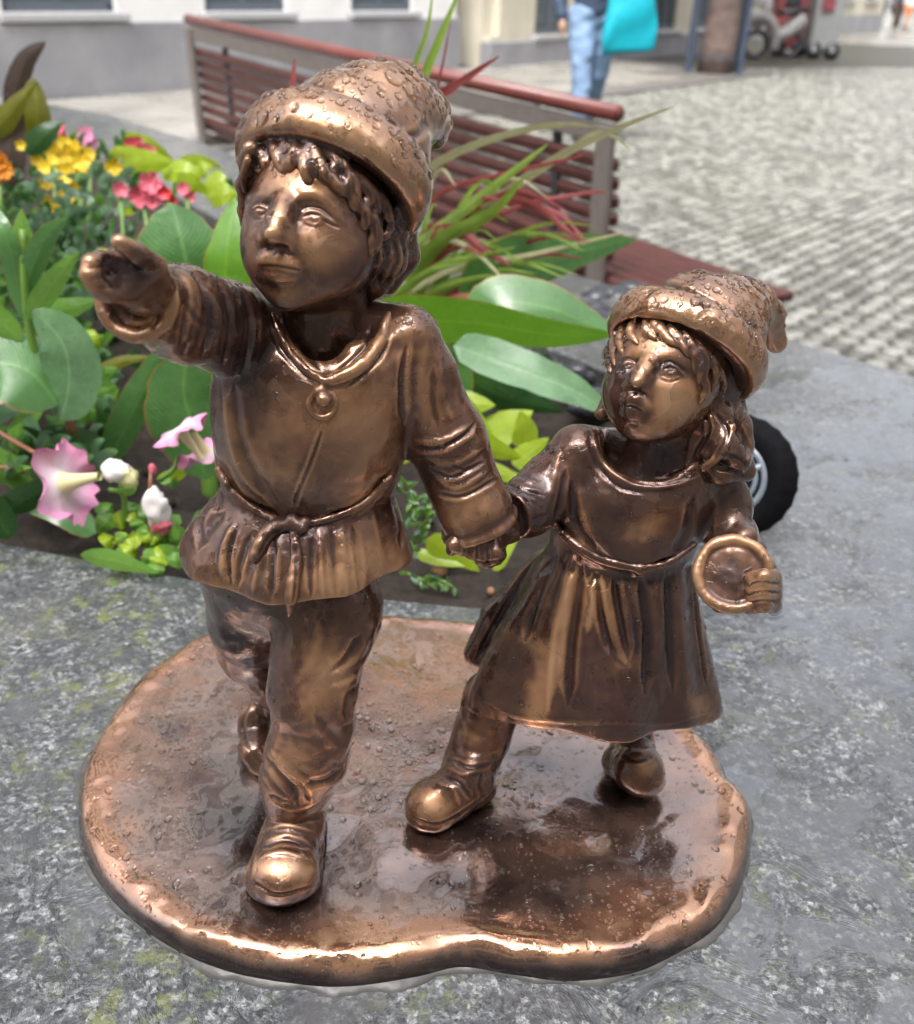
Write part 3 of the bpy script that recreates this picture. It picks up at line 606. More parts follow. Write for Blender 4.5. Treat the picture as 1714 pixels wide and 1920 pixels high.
    for (x, y, r, mt) in ((105, 252, 20, M_RED), (98, 262, 14, M_ROSE), (112, 240, 13, M_ROSE), (150, 262, 17, M_PINK), (163, 255, 18, M_PINK), (138, 268, 13, M_ROSE), (170, 270, 14, M_PINK)):
        c = P(x, y, 1.9); petal_flower(c, -ray(x, y)+np.array([rg.uniform(-.6, .6), 0, .3]), m(c, r), M_ROSE if mt is M_RED else mt, t, 5, .5, seed=x)
    for x in (100, 150, 165): stem([(x, 265, 1.9), (x+4, 340, 1.85), (x, 420, 1.8)], .004, M_STEM, t)
    for i in range(40): x, y = rg.uniform(60, 240), rg.uniform(250, 340); a = rg.uniform(-2.5, -.6); leaf([(x, y+20, 1.88), (x+10*math.cos(a), y, 1.88), (x+30*math.cos(a), y-14, 1.86)], 12, rg.choice((M_FRESH, M_CANNA, M_GREY)), t, rg.uniform(-40, 40), .2, n=6)
    t = plant(280, 460, 1.25, 'deep pink and red flower cluster in front of the chartreuse leaves', 'flowers', 'red_flowers')
    for (x, y, r, mt) in ((225, 358, 16, M_ROSE), (262, 370, 22, M_ROSE), (280, 345, 22, M_ROSE), (285, 375, 22, M_ROSE), (300, 362, 16, M_ROSE), (312, 362, 13, M_RED), (322, 378, 13, M_RED), (345, 355, 13, M_ROSE), (355, 368, 12, M_ROSE), (255, 275, 18, M_ROSE), (270, 288, 18, M_ROSE), (245, 268, 12, M_RED), (282, 285, 12, M_ROSE)):
        Y = 1.25 if y > 320 else 1.8; c = P(x, y, Y); petal_flower(c, -ray(x, y)+np.array([rg.uniform(-.6, .6), 0, rg.uniform(-.2, .6)]), m(c, r), mt, t, 5, .5, seed=x)
    for x, y in ((225, 370), (270, 380), (315, 375), (350, 370)): stem([(x, y, 1.25), (x+6, y+60, 1.22), (x, y+120, 1.2)], .003, M_STEM, t)
    # --- chartreuse leaves
    t = plant(340, 420, 1.7, 'chartreuse leaved plant under the left end of the bench', 'plant', 'chartreuse_plant')
    for (x, y, dx, dy, w, Y) in ((235, 256, 92, 46, 30, 1.85), (205, 285, 110, 24, 28, 1.75), (230, 318, 95, -14, 52, 1.6), (300, 320, 90, 10, 44, 1.6), (335, 305, 82, 8, 26, 1.7), (380, 345, 60, 20, 58, 1.5), (330, 340, 60, 24, 40, 1.5), (390, 370, 60, -6, 48, 1.45), (250, 345, 50, 20, 30, 1.5), (360, 330, 40, -20, 30, 1.6), (225, 400, 40, -10, 30, 1.4), (180, 500, 30, -30, 34, 1.2)):
        leaf([(x, y, Y), (x+dx*.5, y+dy*.5-6, Y-.03), (x+dx, y+dy, Y-.02)], w, M_CHART, t, rg.uniform(-30, 30), .18, prof=(.6, .7), n=12)
    stem([(330, 330, 1.62), (325, 380, 1.6), (330, 440, 1.55)], .004, M_STEM, t)
    t = plant(900, 1010, .86, 'chartreuse leaved plant showing between the two bronze children', 'plant', 'chartreuse_plant')
    for (p0, p1, p2, w, Y, tl) in (((900, 860, .84), (890, 790, .84), (862, 730, .84), 66, 0, 20), ((840, 800, .83), (890, 850, .83), (985, 862, .83), 58, 0, -25), ((900, 830, .85), (940, 790, .85), (1000, 770, .85), 70, 0, 20), ((880, 870, .82), (920, 890, .82), (990, 900, .82), 40, 0, 10), ((985, 840, .84), (1000, 800, .84), (975, 770, .84), 50, 0, -15), ((960, 870, .83), (1000, 850, .83), (1030, 820, .83), 44, 0, 10),
                                       ((800, 1010, .74), (850, 1035, .735), (900, 1072, .73), 50, 0, -20), ((925, 1070, .74), (940, 1035, .74), (975, 1000, .75), 26, 0, 15), ((780, 1035, .74), (830, 1056, .735), (872, 1062, .73), 26, 0, 15), ((760, 870, .8), (758, 850, .8), (752, 815, .8), 26, 0, 10), ((845, 760, .86), (880, 745, .86), (930, 760, .86), 50, 0, 10)):
        mid = tuple((p0[i]+p2[i])/2+.22*(p1[i]-(p0[i]+p2[i])/2) for i in range(3)); leaf([p0, mid, p2], w*1.05, M_CHART, t, tl, .12, prof=(.55, .8), n=14, wave=.05)
    stem([(900, 1000, .82), (895, 920, .83), (900, 850, .84)], .004, M_STEM, t)
    # --- feathery seedlings in front of the soil gap
    t = plant(780, 1060, .72, 'low feathery green seedling on the soil between the tunic and the held hands', 'plant', 'feathery_plant')
    for (x0, y0, x1, y1) in ((770, 920, 745, 890), (785, 960, 740, 905), (790, 970, 815, 920), (775, 1020, 810, 960), (770, 1040, 800, 1000), (765, 1075, 820, 1105), (800, 1080, 850, 1100), (760, 1020, 745, 980), (752, 1000, 790, 930)):
        stem([(x0, y0, .72), ((x0+x1)/2, (y0+y1)/2-3, .715), (x1, y1, .71)], .0012, M_STEM, t)
        for k in range(10):
            u = k/9; x, y = x0+(x1-x0)*u, y0+(y1-y0)*u; a = rg.uniform(0, 6.28); L = rg.uniform(13, 24); leaf([(x, y, .715), (x+L*.5*math.cos(a), y+L*.5*math.sin(a), .712), (x+L*math.cos(a), y+L*math.sin(a), .71)], rg.uniform(7, 11), rg.choice((M_CANNA, M_GREY, M_FRESH)), t, rg.uniform(-30, 30), .2, n=6)
    # --- purple fountain grass
    t = plant(790, 620, 1.2, 'tuft of red and green fountain grass blades fanning out in front of the bench', 'grass', 'fountain_grass')
    Yg = 1.15
    for pts, w, mt in (([(760, 340), (860, 285), (960, 250), (1050, 234), (1120, 238)], 17, M_GRT), ([(770, 520), (900, 400), (1040, 300), (1150, 245), (1268, 198)], 22, M_GRT), ([(750, 480), (860, 400), (950, 330), (1030, 268)], 26, M_GRG), ([(760, 530), (830, 450), (920, 400), (985, 330)], 30, M_GRG), ([(760, 440), (830, 360), (930, 330), (1060, 300), (1095, 290)], 11, M_GRR),
                       ([(770, 520), (860, 420), (940, 375), (1010, 390), (1060, 430), (1090, 450)], 22, M_GRR), ([(790, 500), (880, 430), (980, 385), (1100, 362), (1145, 362)], 12, M_GRR), ([(1000, 385), (1050, 400), (1080, 430), (1100, 455)], 10, M_GRR), ([(780, 450), (850, 430), (910, 470), (960, 500)], 22, M_GRR), ([(760, 470), (840, 450), (900, 480), (950, 530)], 12, M_GRT),
                       ([(740, 560), (820, 500), (900, 480), (970, 462)], 15, M_GRG), ([(730, 560), (800, 510), (880, 490)], 12, M_GRG), ([(740, 300), (770, 150), (800, 60), (812, -20)], 11, M_GRG), ([(740, 320), (790, 160), (830, 60), (862, -20)], 20, M_GRG), ([(780, 260), (815, 190), (870, 150), (938, 104)], 22, M_GRR), ([(790, 260), (810, 200), (830, 120), (845, 40)], 7, M_GRR), ([(545, 260), (546, 200), (550, 150), (553, 108)], 17, M_GRR),
                       ([(740, 560), (860, 500), (980, 480), (1110, 450), (1170, 436)], 12, M_GRT), ([(1080, 270), (1120, 248), (1160, 262), (1185, 285)], 9, M_GRT), ([(790, 430), (880, 400), (960, 360), (1020, 375), (1070, 400)], 14, M_GRR), ([(750, 600), (820, 545), (900, 520), (960, 520)], 14, M_GRG), ([(800, 585), (860, 560), (930, 556)], 24, M_RST2)):
        leaf([(x, y, Yg-.12*(i/(len(pts)-1))) for i, (x, y) in enumerate(pts)], w, mt, t, rg.uniform(-30, 30), .25, prof=(.45, .55), n=24, name='blade')
    for i in range(22):
        x0, y0 = rg.uniform(740, 800), rg.uniform(520, 600); a = rg.uniform(-1.35, -.12); L = rg.uniform(200, 380); dr = rg.uniform(.1, .5)*L
        leaf([(x0, y0, Yg), (x0+.4*L*math.cos(a), y0+.5*L*math.sin(a), Yg), (x0+.75*L*math.cos(a), y0+.82*L*math.sin(a)+dr*.2, Yg-.05), (x0+L*math.cos(a)*1.05, y0+.9*L*math.sin(a)+dr*.6, Yg-.1)], rg.uniform(8, 15), rg.choice((M_GRR, M_GRR, M_GRG, M_GRT)), t, rg.uniform(-30, 30), .25, prof=(.45, .55), n=18, name='blade')
    # --- dark canna at the top left
    t = plant(20, 420, 1.5, 'dark purple leaved canna cut off by the top left edge of the bed', 'canna', 'dark_canna')
    leaf([(20, 240, 1.5), (26, 170, 1.5), (50, 110, 1.5), (86, 78, 1.5)], 42, M_DARKLF, t, 15, .2, prof=(.8, .7)); leaf([(-20, 260, 1.4), (10, 220, 1.4), (70, 150, 1.42)], 46, M_OLIVE, t, 10, .3); leaf([(62, 290, 1.45), (70, 220, 1.45), (62, 145, 1.47)], 60, M_OLIVE, t, -20, .3, prof=(.8, .5))
    leaf([(0, 400, 1.4), (12, 300, 1.4), (42, 190, 1.42)], 70, M_DARKLF, t, 20, .2); leaf([(50, 290, 1.4), (80, 255, 1.4), (120, 225, 1.42)], 44, M_DEEP, t, 10, .2)
    t = plant(120, 700, 1.0, 'mixed light green bedding foliage filling the left of the bed', 'plant', 'bedding_foliage')
    for i in range(330):
        if i < 190: x, y = rg.uniform(-40, 200), rg.uniform(520, 900)
        else: x, y = rg.uniform(-20, 450), rg.uniform(360, 560)
        if y < 520 and 180 < x < 450 and rg.random() < .6: continue
        q = G(x, y+20, .0); Y = min(q[1]*.97, 1.5); a = rg.uniform(-2.9, -.2); L = rg.uniform(30, 78)*(.7 if y < 520 else 1)
        leaf([(x, y+14, Y), (x+L*.5*math.cos(a), y+L*.5*math.sin(a), Y-.03), (x+L*math.cos(a), y+L*.8*math.sin(a)+4, Y-.05)], rg.uniform(14, 34)*(.7 if y < 520 else 1), rg.choice((M_FRESH, M_CANNA, M_GREY, M_FRESH, M_PALE, M_DEEP)), t, rg.uniform(-40, 40), .2, n=8, prof=(.65, .8))
    # --- filler foliage low over the soil so that the bed closes
    t = plant(600, 560, 1.3, 'low mixed green foliage filling the bed behind the boy', 'plant', 'filler_foliage')
    for i in range(150):
        x, y = rg.uniform(-30, 1120), rg.uniform(400, 860)
        if 700 < x < 1100 and y > 770: continue
        if 230 < x < 400 and 760 < y < 880: continue
        q = G(x, y, -.03); Y = q[1]*.93; a = rg.uniform(-2.8, -.3); L = rg.uniform(40, 80)
        if Y > 1.7 or x > 1000 and y < 640: continue
        leaf([(x, y, Y), (x+L*.5*math.cos(a), y+L*.5*math.sin(a), Y-.02), (x+L*math.cos(a), y+L*.7*math.sin(a), Y-.05)], rg.uniform(24, 46), rg.choice((M_DEEP, M_CANNA, M_GREY, M_DEEP)), t, rg.uniform(-35, 35), .2, n=8, prof=(.7, .7))
M_RST2 = M_RSTEM
build_plants()
# ------------------------------------------------------------------ street
def build_street():
    M = NT('street_ground'); g = M.geo(); n = M.noise(g, 1.2, 5, .6); col = M.ramp(n, [(.3, (.18, .175, .155)), (.7, (.28, .265, .23))]); col = M.mix(M.ramp(M.noise(g, 30, 3), [(.4, .3), (.6, 0.)]), col, (.18, .17, .15))
    M.set(Base_Color=col, Roughness=M.ramp(M.noise(g, .9, 4), [(.4, .16), (.65, .5)]), Normal=M.bump(M.noise(g, 40, 4), .4, .006))
    b = MB(); b.add([(-150, -60, ZS), (150, -60, ZS), (150, 300, ZS), (-150, 300, ZS)], [(0, 1, 2, 3)]); st = b.build('street', M.m); tag(st, kind='structure')
    MJ = simple('cobble_joint', (.055, .052, .040), .5, var=.3, scale=30)
    b = MB(); b.add([(-.4, .9, ZS+.004), (16, .9, ZS+.004), (16, 27, ZS+.004), (-.4, 27, ZS+.004)], [(0, 1, 2, 3)]); j = b.build('cobbled_paving', MJ); tag(j, kind='structure')
    MC = NT('cobble_stone'); g = MC.geo(); r = MC.attr('tone'); col = MC.ramp(MC.math('ADD', MC.math('MULTIPLY', r, .7), MC.math('MULTIPLY', MC.noise(g, 14, 4), .35)), [(.15, (.085, .085, .074)), (.5, (.170, .168, .146)), (.85, (.28, .275, .245))])
    gr = MC.noise(g, .8, 3); col = MC.mix(MC.ramp(gr, [(.5, 0.), (.68, .22)]), col, (.17, .18, .12)); MC.set(Base_Color=col, Roughness=MC.ramp(MC.noise(g, 8, 3), [(.4, .14), (.6, .42)]), Normal=MC.bump(MC.noise(g, 90, 4), .6, .004))
    MC2 = NT('cobble_stone_single'); g = MC2.geo(); r = MC2.objrand(); col = MC2.ramp(MC2.math('ADD', MC2.math('MULTIPLY', r, .7), MC2.math('MULTIPLY', MC2.noise(g, 14, 4), .35)), [(.15, (.085, .085, .074)), (.5, (.170, .168, .146)), (.85, (.28, .275, .245))])
    MC2.set(Base_Color=col, Roughness=MC2.ramp(MC2.noise(g, 8, 3), [(.4, .14), (.6, .42)]), Normal=MC2.bump(MC2.noise(g, 90, 4), .6, .004))
    S = .088; rot = math.radians(-8); R2 = np.array([[math.cos(rot), -math.sin(rot)], [math.sin(rot), math.cos(rot)]]); cells = []
    rg = np.random.default_rng(4)
    for i in range(-60, 260):
        for jn in range(0, 320):
            u = np.array([(i+(.5 if jn % 2 else 0))*S*1.12, jn*S]); p = R2@u+np.array([-2.5, .9]); x, y = proj(np.array([p[0], p[1], ZS]))
            if y < 128 or x > 1800 or x < 880 or y > 760: continue
            if p[0] < -.3 or p[0] > 15.9 or p[1] > 26: continue
            # outside the planter
            if p[0]*.76+p[1]*.65 < .76*.436+.65*1.335+.04: continue
            cells.append((p, x, y))
    cells.sort(key=lambda c: -c[2]-(0 if c[1] > 1180 else -500))
    def stone(p, k=0):
        w = S*.5*rg.uniform(.76, .90)*1.06; d = S*.5*rg.uniform(.76, .90); a = rot+rg.uniform(-.08, .08); ca, sa = math.cos(a), math.sin(a); h = .012+rg.uniform(-.003, .004); v = []
        for (s, z) in ((1.0, 0.0), (.97, h*.62), (.62, h)):
            for (ux, uy) in ((-1, -1), (0, -1.08), (1, -1), (1.08, 0), (1, 1), (0, 1.08), (-1, 1), (-1.08, 0)):
                q = .86 if abs(ux) == 1 and abs(uy) == 1 else 1; X = ux*w*s*q; Y_ = uy*d*s*q; v.append((X*ca-Y_*sa, X*sa+Y_*ca, z+ux*.0012*rg.uniform(-1, 1)))
        return v
    F8 = [(r_*8+k, r_*8+(k+1) % 8, (r_+1)*8+(k+1) % 8, (r_+1)*8+k) for r_ in (0, 1) for k in range(8)]+[tuple(range(16, 24))]
    protos = []
    for k in range(14):
        me = bpy.data.meshes.new('cobble'); me.from_pydata(stone(None), [], F8); me.update(); me.materials.append(MC2.m); me.polygons.foreach_set('use_smooth', [True]*len(me.polygons)); protos.append(me)
    for k, (p, x, y) in enumerate(cells[:300]):
        o = bpy.data.objects.new('cobble', protos[k % 14]); COL.objects.link(o); o.location = (p[0], p[1], ZS+.004); o.rotation_euler = (0, 0, (k*7 % 4)*math.pi/2); o.parent = j
    V = []; Fq = []; tone = []; n0 = 0; tri = [(a, b_, c, d) for a, b_, c, d in F8[:-1]]+[(16, 17, 18, 19), (16, 19, 20, 23), (20, 21, 22, 23)]
    bank = [np.array(stone(None)) for _ in range(60)]; tri = np.array(tri)
    for k, (p, x, y) in enumerate(cells[300:]):
        V.append(bank[k*7 % 60]+np.array([p[0], p[1], ZS+.004])); Fq.append(tri+n0); n0 += 24; tone += [rg.random()]*24
    o = mesh_obj('cobbles', np.concatenate(V), np.concatenate(Fq), MC.m, j); at = o.data.attributes.new('tone', 'FLOAT', 'POINT'); at.data.foreach_set('value', np.array(tone, dtype=np.float32)); tag(o, kind='stuff')
    # pale slab pavement along the left side
    MPv = NT('pavement_slab'); g = MPv.geo(); MPv.set(Base_Color=MPv.ramp(MPv.noise(g, 2.5, 5), [(.3, (.24, .225, .20)), (.7, (.35, .335, .30))]), Roughness=MPv.ramp(MPv.noise(g, 1.5, 3), [(.4, .2), (.6, .5)]), Normal=MPv.bump(MPv.noise(g, 60, 3), .3, .004))
    A = G(-300, 226, ZS)[:2]; B = G(1120, 112, ZS)[:2]; t = (B-A)/np.linalg.norm(B-A); nn = np.array([t[1], -t[0]]); b = MB(); Lr = np.linalg.norm(B-A)
    me = bpy.data.meshes.new('paving_slab'); q = MB().box((0, 0, 0), (.395, 0, 0), (0, .395, 0), (0, 0, .025), .006); me.from_pydata(q.v, [], q.f); me.update(); me.materials.append(MPv.m)
    b.box((*( (A+B)/2+nn*1.4), ZS+.02), (*(t*Lr/2), 0), (*(nn*1.5), 0), (0, 0, .018)); pv = b.build('pavement', simple('pavement_joint', (.15, .14, .13), .6)); tag(pv, kind='structure')
    ang = math.atan2(t[1], t[0]); k = 0
    for i in range(int(Lr/.8)):
        for jj in range(3):
            p = A+t*(.4+i*.8)+nn*(.32+jj*.8+.2); x, y = proj(np.array([p[0], p[1], ZS]))
            if x < -150 or x > 1250: continue
            o = bpy.data.objects.new('paving_slab', me); COL.objects.link(o); o.location = (p[0], p[1], ZS+.022); o.rotation_euler = (0, 0, ang); o.parent = pv
    return A, B, t, nn
SA, SB, ST, SN = build_street()
# ------------------------------------------------------------------ buildings
M_PLINTH = NT('wet_stone_plinth'); _g = M_PLINTH.geo(); M_PLINTH.set(Base_Color=M_PLINTH.ramp(M_PLINTH.noise(_g, 1.6, 5, .6), [(.3, (.22, .22, .235)), (.7, (.34, .34, .355))]), Roughness=.35, Normal=M_PLINTH.bump(M_PLINTH.noise(_g, 30, 4), .3, .004)); M_PLINTH = M_PLINTH.m
M_PLAST = simple('white_plaster', (.78, .77, .75), .7, var=.06, scale=3); M_CREAMW = simple('cream_plaster', (.56, .52, .42), .75, var=.1, scale=3); M_FRAME = simple('grey_window_frame', (.10, .12, .14), .4); M_SILL = simple('stone_sill', (.42, .42, .43), .45, var=.1)
_m = NT('window_glass'); _m.set(Base_Color=(.10, .12, .13), Roughness=.05, Specular_IOR_Level=.8); M_GLASS = _m.m
M_ROOF = simple('roof_slate', (.10, .09, .09), .6, var=.3, scale=6); M_DOORM = simple('dark_door', (.12, .10, .08), .5)
def facade(a, b, h, depth, wall, name, label, plinth=.85, bay=2.2, floors=4, pil=True, shop=False, win0=.95, sgn=1):
    a = np.asarray(a, float); b = np.asarray(b, float); L = np.linalg.norm(b-a); t = (b-a)/L; n = np.array([t[1], -t[0]])*sgn; mid = (a+b)/2
    root = empty(name, (*mid, ZS), label, 'building'); back = -n*depth/2
    def bx(B, u0, u1, z0, z1, o0, o1, bev=0.0):
        c = a+t*(u0+u1)/2+n*(o0+o1)/2; return B.box((*c, ZS+(z0+z1)/2), (*(t*(u1-u0)/2), 0), (*(n*(o1-o0)/2), 0), (0, 0, (z1-z0)/2), bev)
    bx(MB(), 0, L, 0, h, -depth, -.12).build('wall', wall, root)
    wl = MB(); nb = int(L//bay); off = (L-nb*bay)/2
    # wall skin between openings
    fh = (h-win0)/floors
    for f in range(floors):
        z0 = win0+f*fh; zo = z0+fh*.74
        bx(wl, 0, L, zo, z0+fh, -.12, 0)
        for k in range(nb+1):
            u = off+k*bay; bx(wl, max(0, u-bay*.24), min(L, u+bay*.24), z0, zo, -.12, 0)
    bx(wl, 0, L, plinth, win0, -.12, 0); wl.build('wall_front', wall, root)
    p = MB(); bx(p, -.03, L+.03, 0, plinth, -.12, .07, .01); p.build('plinth', M_PLINTH, root)
    for k in range(nb):
        for f in range(floors):
            uc = off+(k+.5)*bay; z0 = win0+f*fh; zo = z0+fh*.74; w2 = bay*.26
            w = MB(); bx(w, uc-w2, uc+w2, z0, zo, -.118, -.09); win = w.build('window', M_GLASS, root)
            fr = MB()
            for (u0, u1, q0, q1) in ((-w2, -w2+.07, z0, zo), (w2-.07, w2, z0, zo), (-w2, w2, z0, z0+.08), (-w2, w2, zo-.07, zo), (-.03, .03, z0+.08, zo-.07), (-w2+.07, w2-.07, (z0+zo)/2, (z0+zo)/2+.05)): bx(fr, uc+u0, uc+u1, q0, q1, -.088, -.04)
            fr.build('frame', M_FRAME, win)
            if f < 2: s = MB(); bx(s, uc-w2-.08, uc+w2+.08, z0-.07, z0-.003, .002, .10, .008); s.build('sill', M_SILL, win)
    rf = MB(); bx(rf, -.3, L+.3, h, h+.25, -depth, .3); rf.build('cornice', M_SILL, root)
    r2 = MB(); q = [(*(a+n*.3), ZS+h+.25), (*(b+n*.3), ZS+h+.25), (*(b-n*depth/2), ZS+h+2.6), (*(a-n*depth/2), ZS+h+2.6), (*(b-n*depth), ZS+h+.25), (*(a-n*depth), ZS+h+.25)]; r2.add(q, [(0, 1, 2, 3), (3, 2, 4, 5), (0, 3, 5), (1, 4, 2)]); r2.build('roof', M_ROOF, root)
    return root
_c = G(905, 105, ZS)[:2]
_fa = SA-ST*6.05; _c = SA+ST*7.95; facade(_fa, _c, 14, 9, M_PLAST, 'town_house', 'white plastered house with a grey stone plinth, running along the left behind the bench', bay=2.2, win0=.72, plinth=.64)
_d = _c+ST*.5+SN*.2; _e = _d+ST*9; facade(_d, _e, 14, 8, M_CREAMW, 'town_house', 'cream house with dark openings beyond the white house', plinth=.35, bay=1.9, win0=.42)
_f = _e+ST*.3-SN*1.5; facade(_f, _f+ST*16, 13, 8, M_CREAMW, 'town_house', 'ochre grey house farther along the street, past the cream one', plinth=.5, bay=2.6, win0=.9)
facade((34, 70), (20, 88), 11, 9, M_PLAST, 'town_house', 'pale distant house closing the far end of the street', plinth=.6, bay=3.2, win0=.9, sgn=-1)
facade((11, -8), (36, 62), 13, 9, M_PLAST, 'town_house', 'unseen long pale row house added on the right to shape reflections and low sky', plinth=.7, bay=3.2, win0=1., sgn=-1)  # outside the view, added to hem in the sky and be mirrored in the bronze
facade((-16, -6.5), (10.5, -6.5), 14, 8, M_CREAMW, 'town_house', 'unseen cream house added behind the camera to shape reflections and low sky', plinth=.8, bay=3.2, win0=1., sgn=-1)  # never in view; added to block low sky and darken the bronze's reflections
# ------------------------------------------------------------------ bench
def build_bench():
    MR = simple('brown_red_paint', (.085, .024, .020), .45, var=.25, scale=20, coat=.2); MRR = simple('red_round_rail', (.19, .050, .042), .4, var=.15, scale=12, coat=.3); MG = simple('taupe_painted_steel', (.19, .165, .150), .45, var=.12); MDK = simple('dark_steel', (.045, .045, .05), .45)
    R = P(1160, 214, 2.72); L_ = P(352, 36, 4.9); u = L_-R; Ln = np.linalg.norm(u); u /= Ln; h = np.array([u[1], -u[0], 0]); h /= np.linalg.norm(h); h = h if h[0] > 0 else -h; up = np.cross(u, h); up = up if up[2] > 0 else -up
    bc = P(1186, 556, 2.66); down = bc-R; down = down-u*(down@u); dl = np.linalg.norm(down); down /= dl        # back plane, from rail to seat
    out = np.cross(u, down); out = out if out@h < 0 else -out
    root = empty('street_bench', (*((R+L_)/2)[:2], ZS), 'long slatted bench of dark red brown slats with its back to the planter', 'bench')
    b = MB(); b.tube([R, L_], .021, 14); b.build('top_rail', MRR, root, True)
    b = MB(); c = (R+L_)/2+down*.052; b.box(c, u*(Ln/2-.01), down*.024, out*.012, .004); b.build('steel_beam', MG, root)
    n = 7; sp = (dl-.11)/n
    for k in range(n):
        off = .105+sp*(k+.5); bow = .018*math.sin(math.pi*(k+.5)/n); c = (R+L_)/2+down*off-out*(.012+bow); b = MB(); b.box(c, u*(Ln/2-.008), (down*.98-out*.12)*sp*.42, out*.018, .010); b.build('back_slat', MR, root)
    for s in (0, 1):
        q = R if s == 0 else L_; ins = u*(.028 if s == 0 else -.028); p0 = q+ins+down*.03; p1 = q+ins+down*(dl+.02); foot = p1.copy(); foot[2] = ZS; b = MB(); b.box((p0+p1)/2+out*.012, u*.030, (p1-p0)/2, out*.010, .003); b.build('end_post', MG, root)
        b = MB(); b.box((p1+foot)/2, u*.030, h*.02, (p1-foot)/2, .003); b.build('leg', MG, root); f2 = p1+h*.40; g2 = f2.copy(); g2[2] = ZS; b = MB(); b.box((f2+g2)/2-np.array([0, 0, .03]), u*.030, h*.02, (f2-g2)/2-np.array([0, 0, .03]), .003); b.build('leg', MG, root)
        b = MB(); b.box((p1+f2)/2-np.array([0, 0, .04]), u*.03, h*.21, (0, 0, .02), .003); b.build('seat_bracket', MG, root)
    for fr in (.09, .5, .88):
        q = R+u*Ln*fr; b = MB(); b.box(q+down*(dl/2+.03)+out*.004-out*.02, u*.014, down*(dl/2-.03), out*.009, .003); b.build('back_support', MDK, root)
    for k in range(7):
        c = (R+L_)/2-u*.15+down*dl+h*(.035+k*.060)+np.array([0, 0, .0]); b = MB(); b.box(c, u*(Ln/2+.16), h*.025, up*.014, .005); b.build('seat_slat', MR, root)
    # something pale blue left on the seat
    c = R+down*(dl-.12)+u*.22+h*.16; return root
build_bench()
# ------------------------------------------------------------------ wheel on the rim behind the girl
def build_wheel():
    MT = simple('black_rubber', (.004, .004, .005), .75, var=.3, scale=200, bump=.0008); MT.node_tree.nodes['Principled BSDF'].inputs['Specular IOR Level'].default_value = .15; MRm = simple('grey_rim', (.30, .34, .40), .35, metal=.2); MHb = simple('dark_blue_hub', (.012, .022, .035), .45)
    c = P(1392, 888, .80); r = m(c, 112); cz = r; con = G(1400, 1012, 0); c = np.array([con[0], con[1]+.015, r+.002]); c = P(1382, 892, float(c[1])); ax = np.array([-.62, -.74, .24]); R = rotfrom(ax); rr = m(c, 71); root = empty('small_wheel', tuple(c-np.array([0, 0, r])), 'small black rubber wheel with a grey rim standing on the granite behind the girl', 'wheel')
    def torus(R0, r0, off, mat, name, flat=1.0, kn=0.0, N=72, K=14):
        v = []
        for i in range(N):
            a = 2*math.pi*i/N; d = R[0]*math.cos(a)+R[1]*math.sin(a)
            for j in range(K):
                b_ = 2*math.pi*j/K; q = r0*(1+(kn if (i % 3 == 0 and math.cos(b_) > .3) else 0)); v.append(c+d*(R0+q*math.cos(b_)*flat)+R[2]*(off+q*math.sin(b_)))
        f = [(i*K+j, i*K+(j+1) % K, ((i+1) % N)*K+(j+1) % K, ((i+1) % N)*K+j) for i in range(N) for j in range(K)]; return mesh_obj(name, v, f, mat, root)
    torus(rr*1.16, .0135, 0, MT, 'tyre', 1.1, .06); torus(rr*.90, .0032, .010, MRm, 'rim'); torus(rr*.66, .0022, .011, MRm, 'rim_ring')
    b = MB(); b.tube([c-R[2]*.006, c+R[2]*.006], rr*.88, 32); b.build('hub_disc', MHb, root, True); b = MB(); b.tube([c-R[2]*.02, c+R[2]*.018], .008, 16); b.build('axle', MRm, root, True)
    for k in range(5):
        a = 2*math.pi*k/5+.3; d = R[0]*math.cos(a)+R[1]*math.sin(a); b = MB(); b.tube([c+R[2]*.010+d*.008, c+R[2]*.011+d*rr*.88], .003, 8); b.build('spoke', MRm, root, True)
build_wheel()
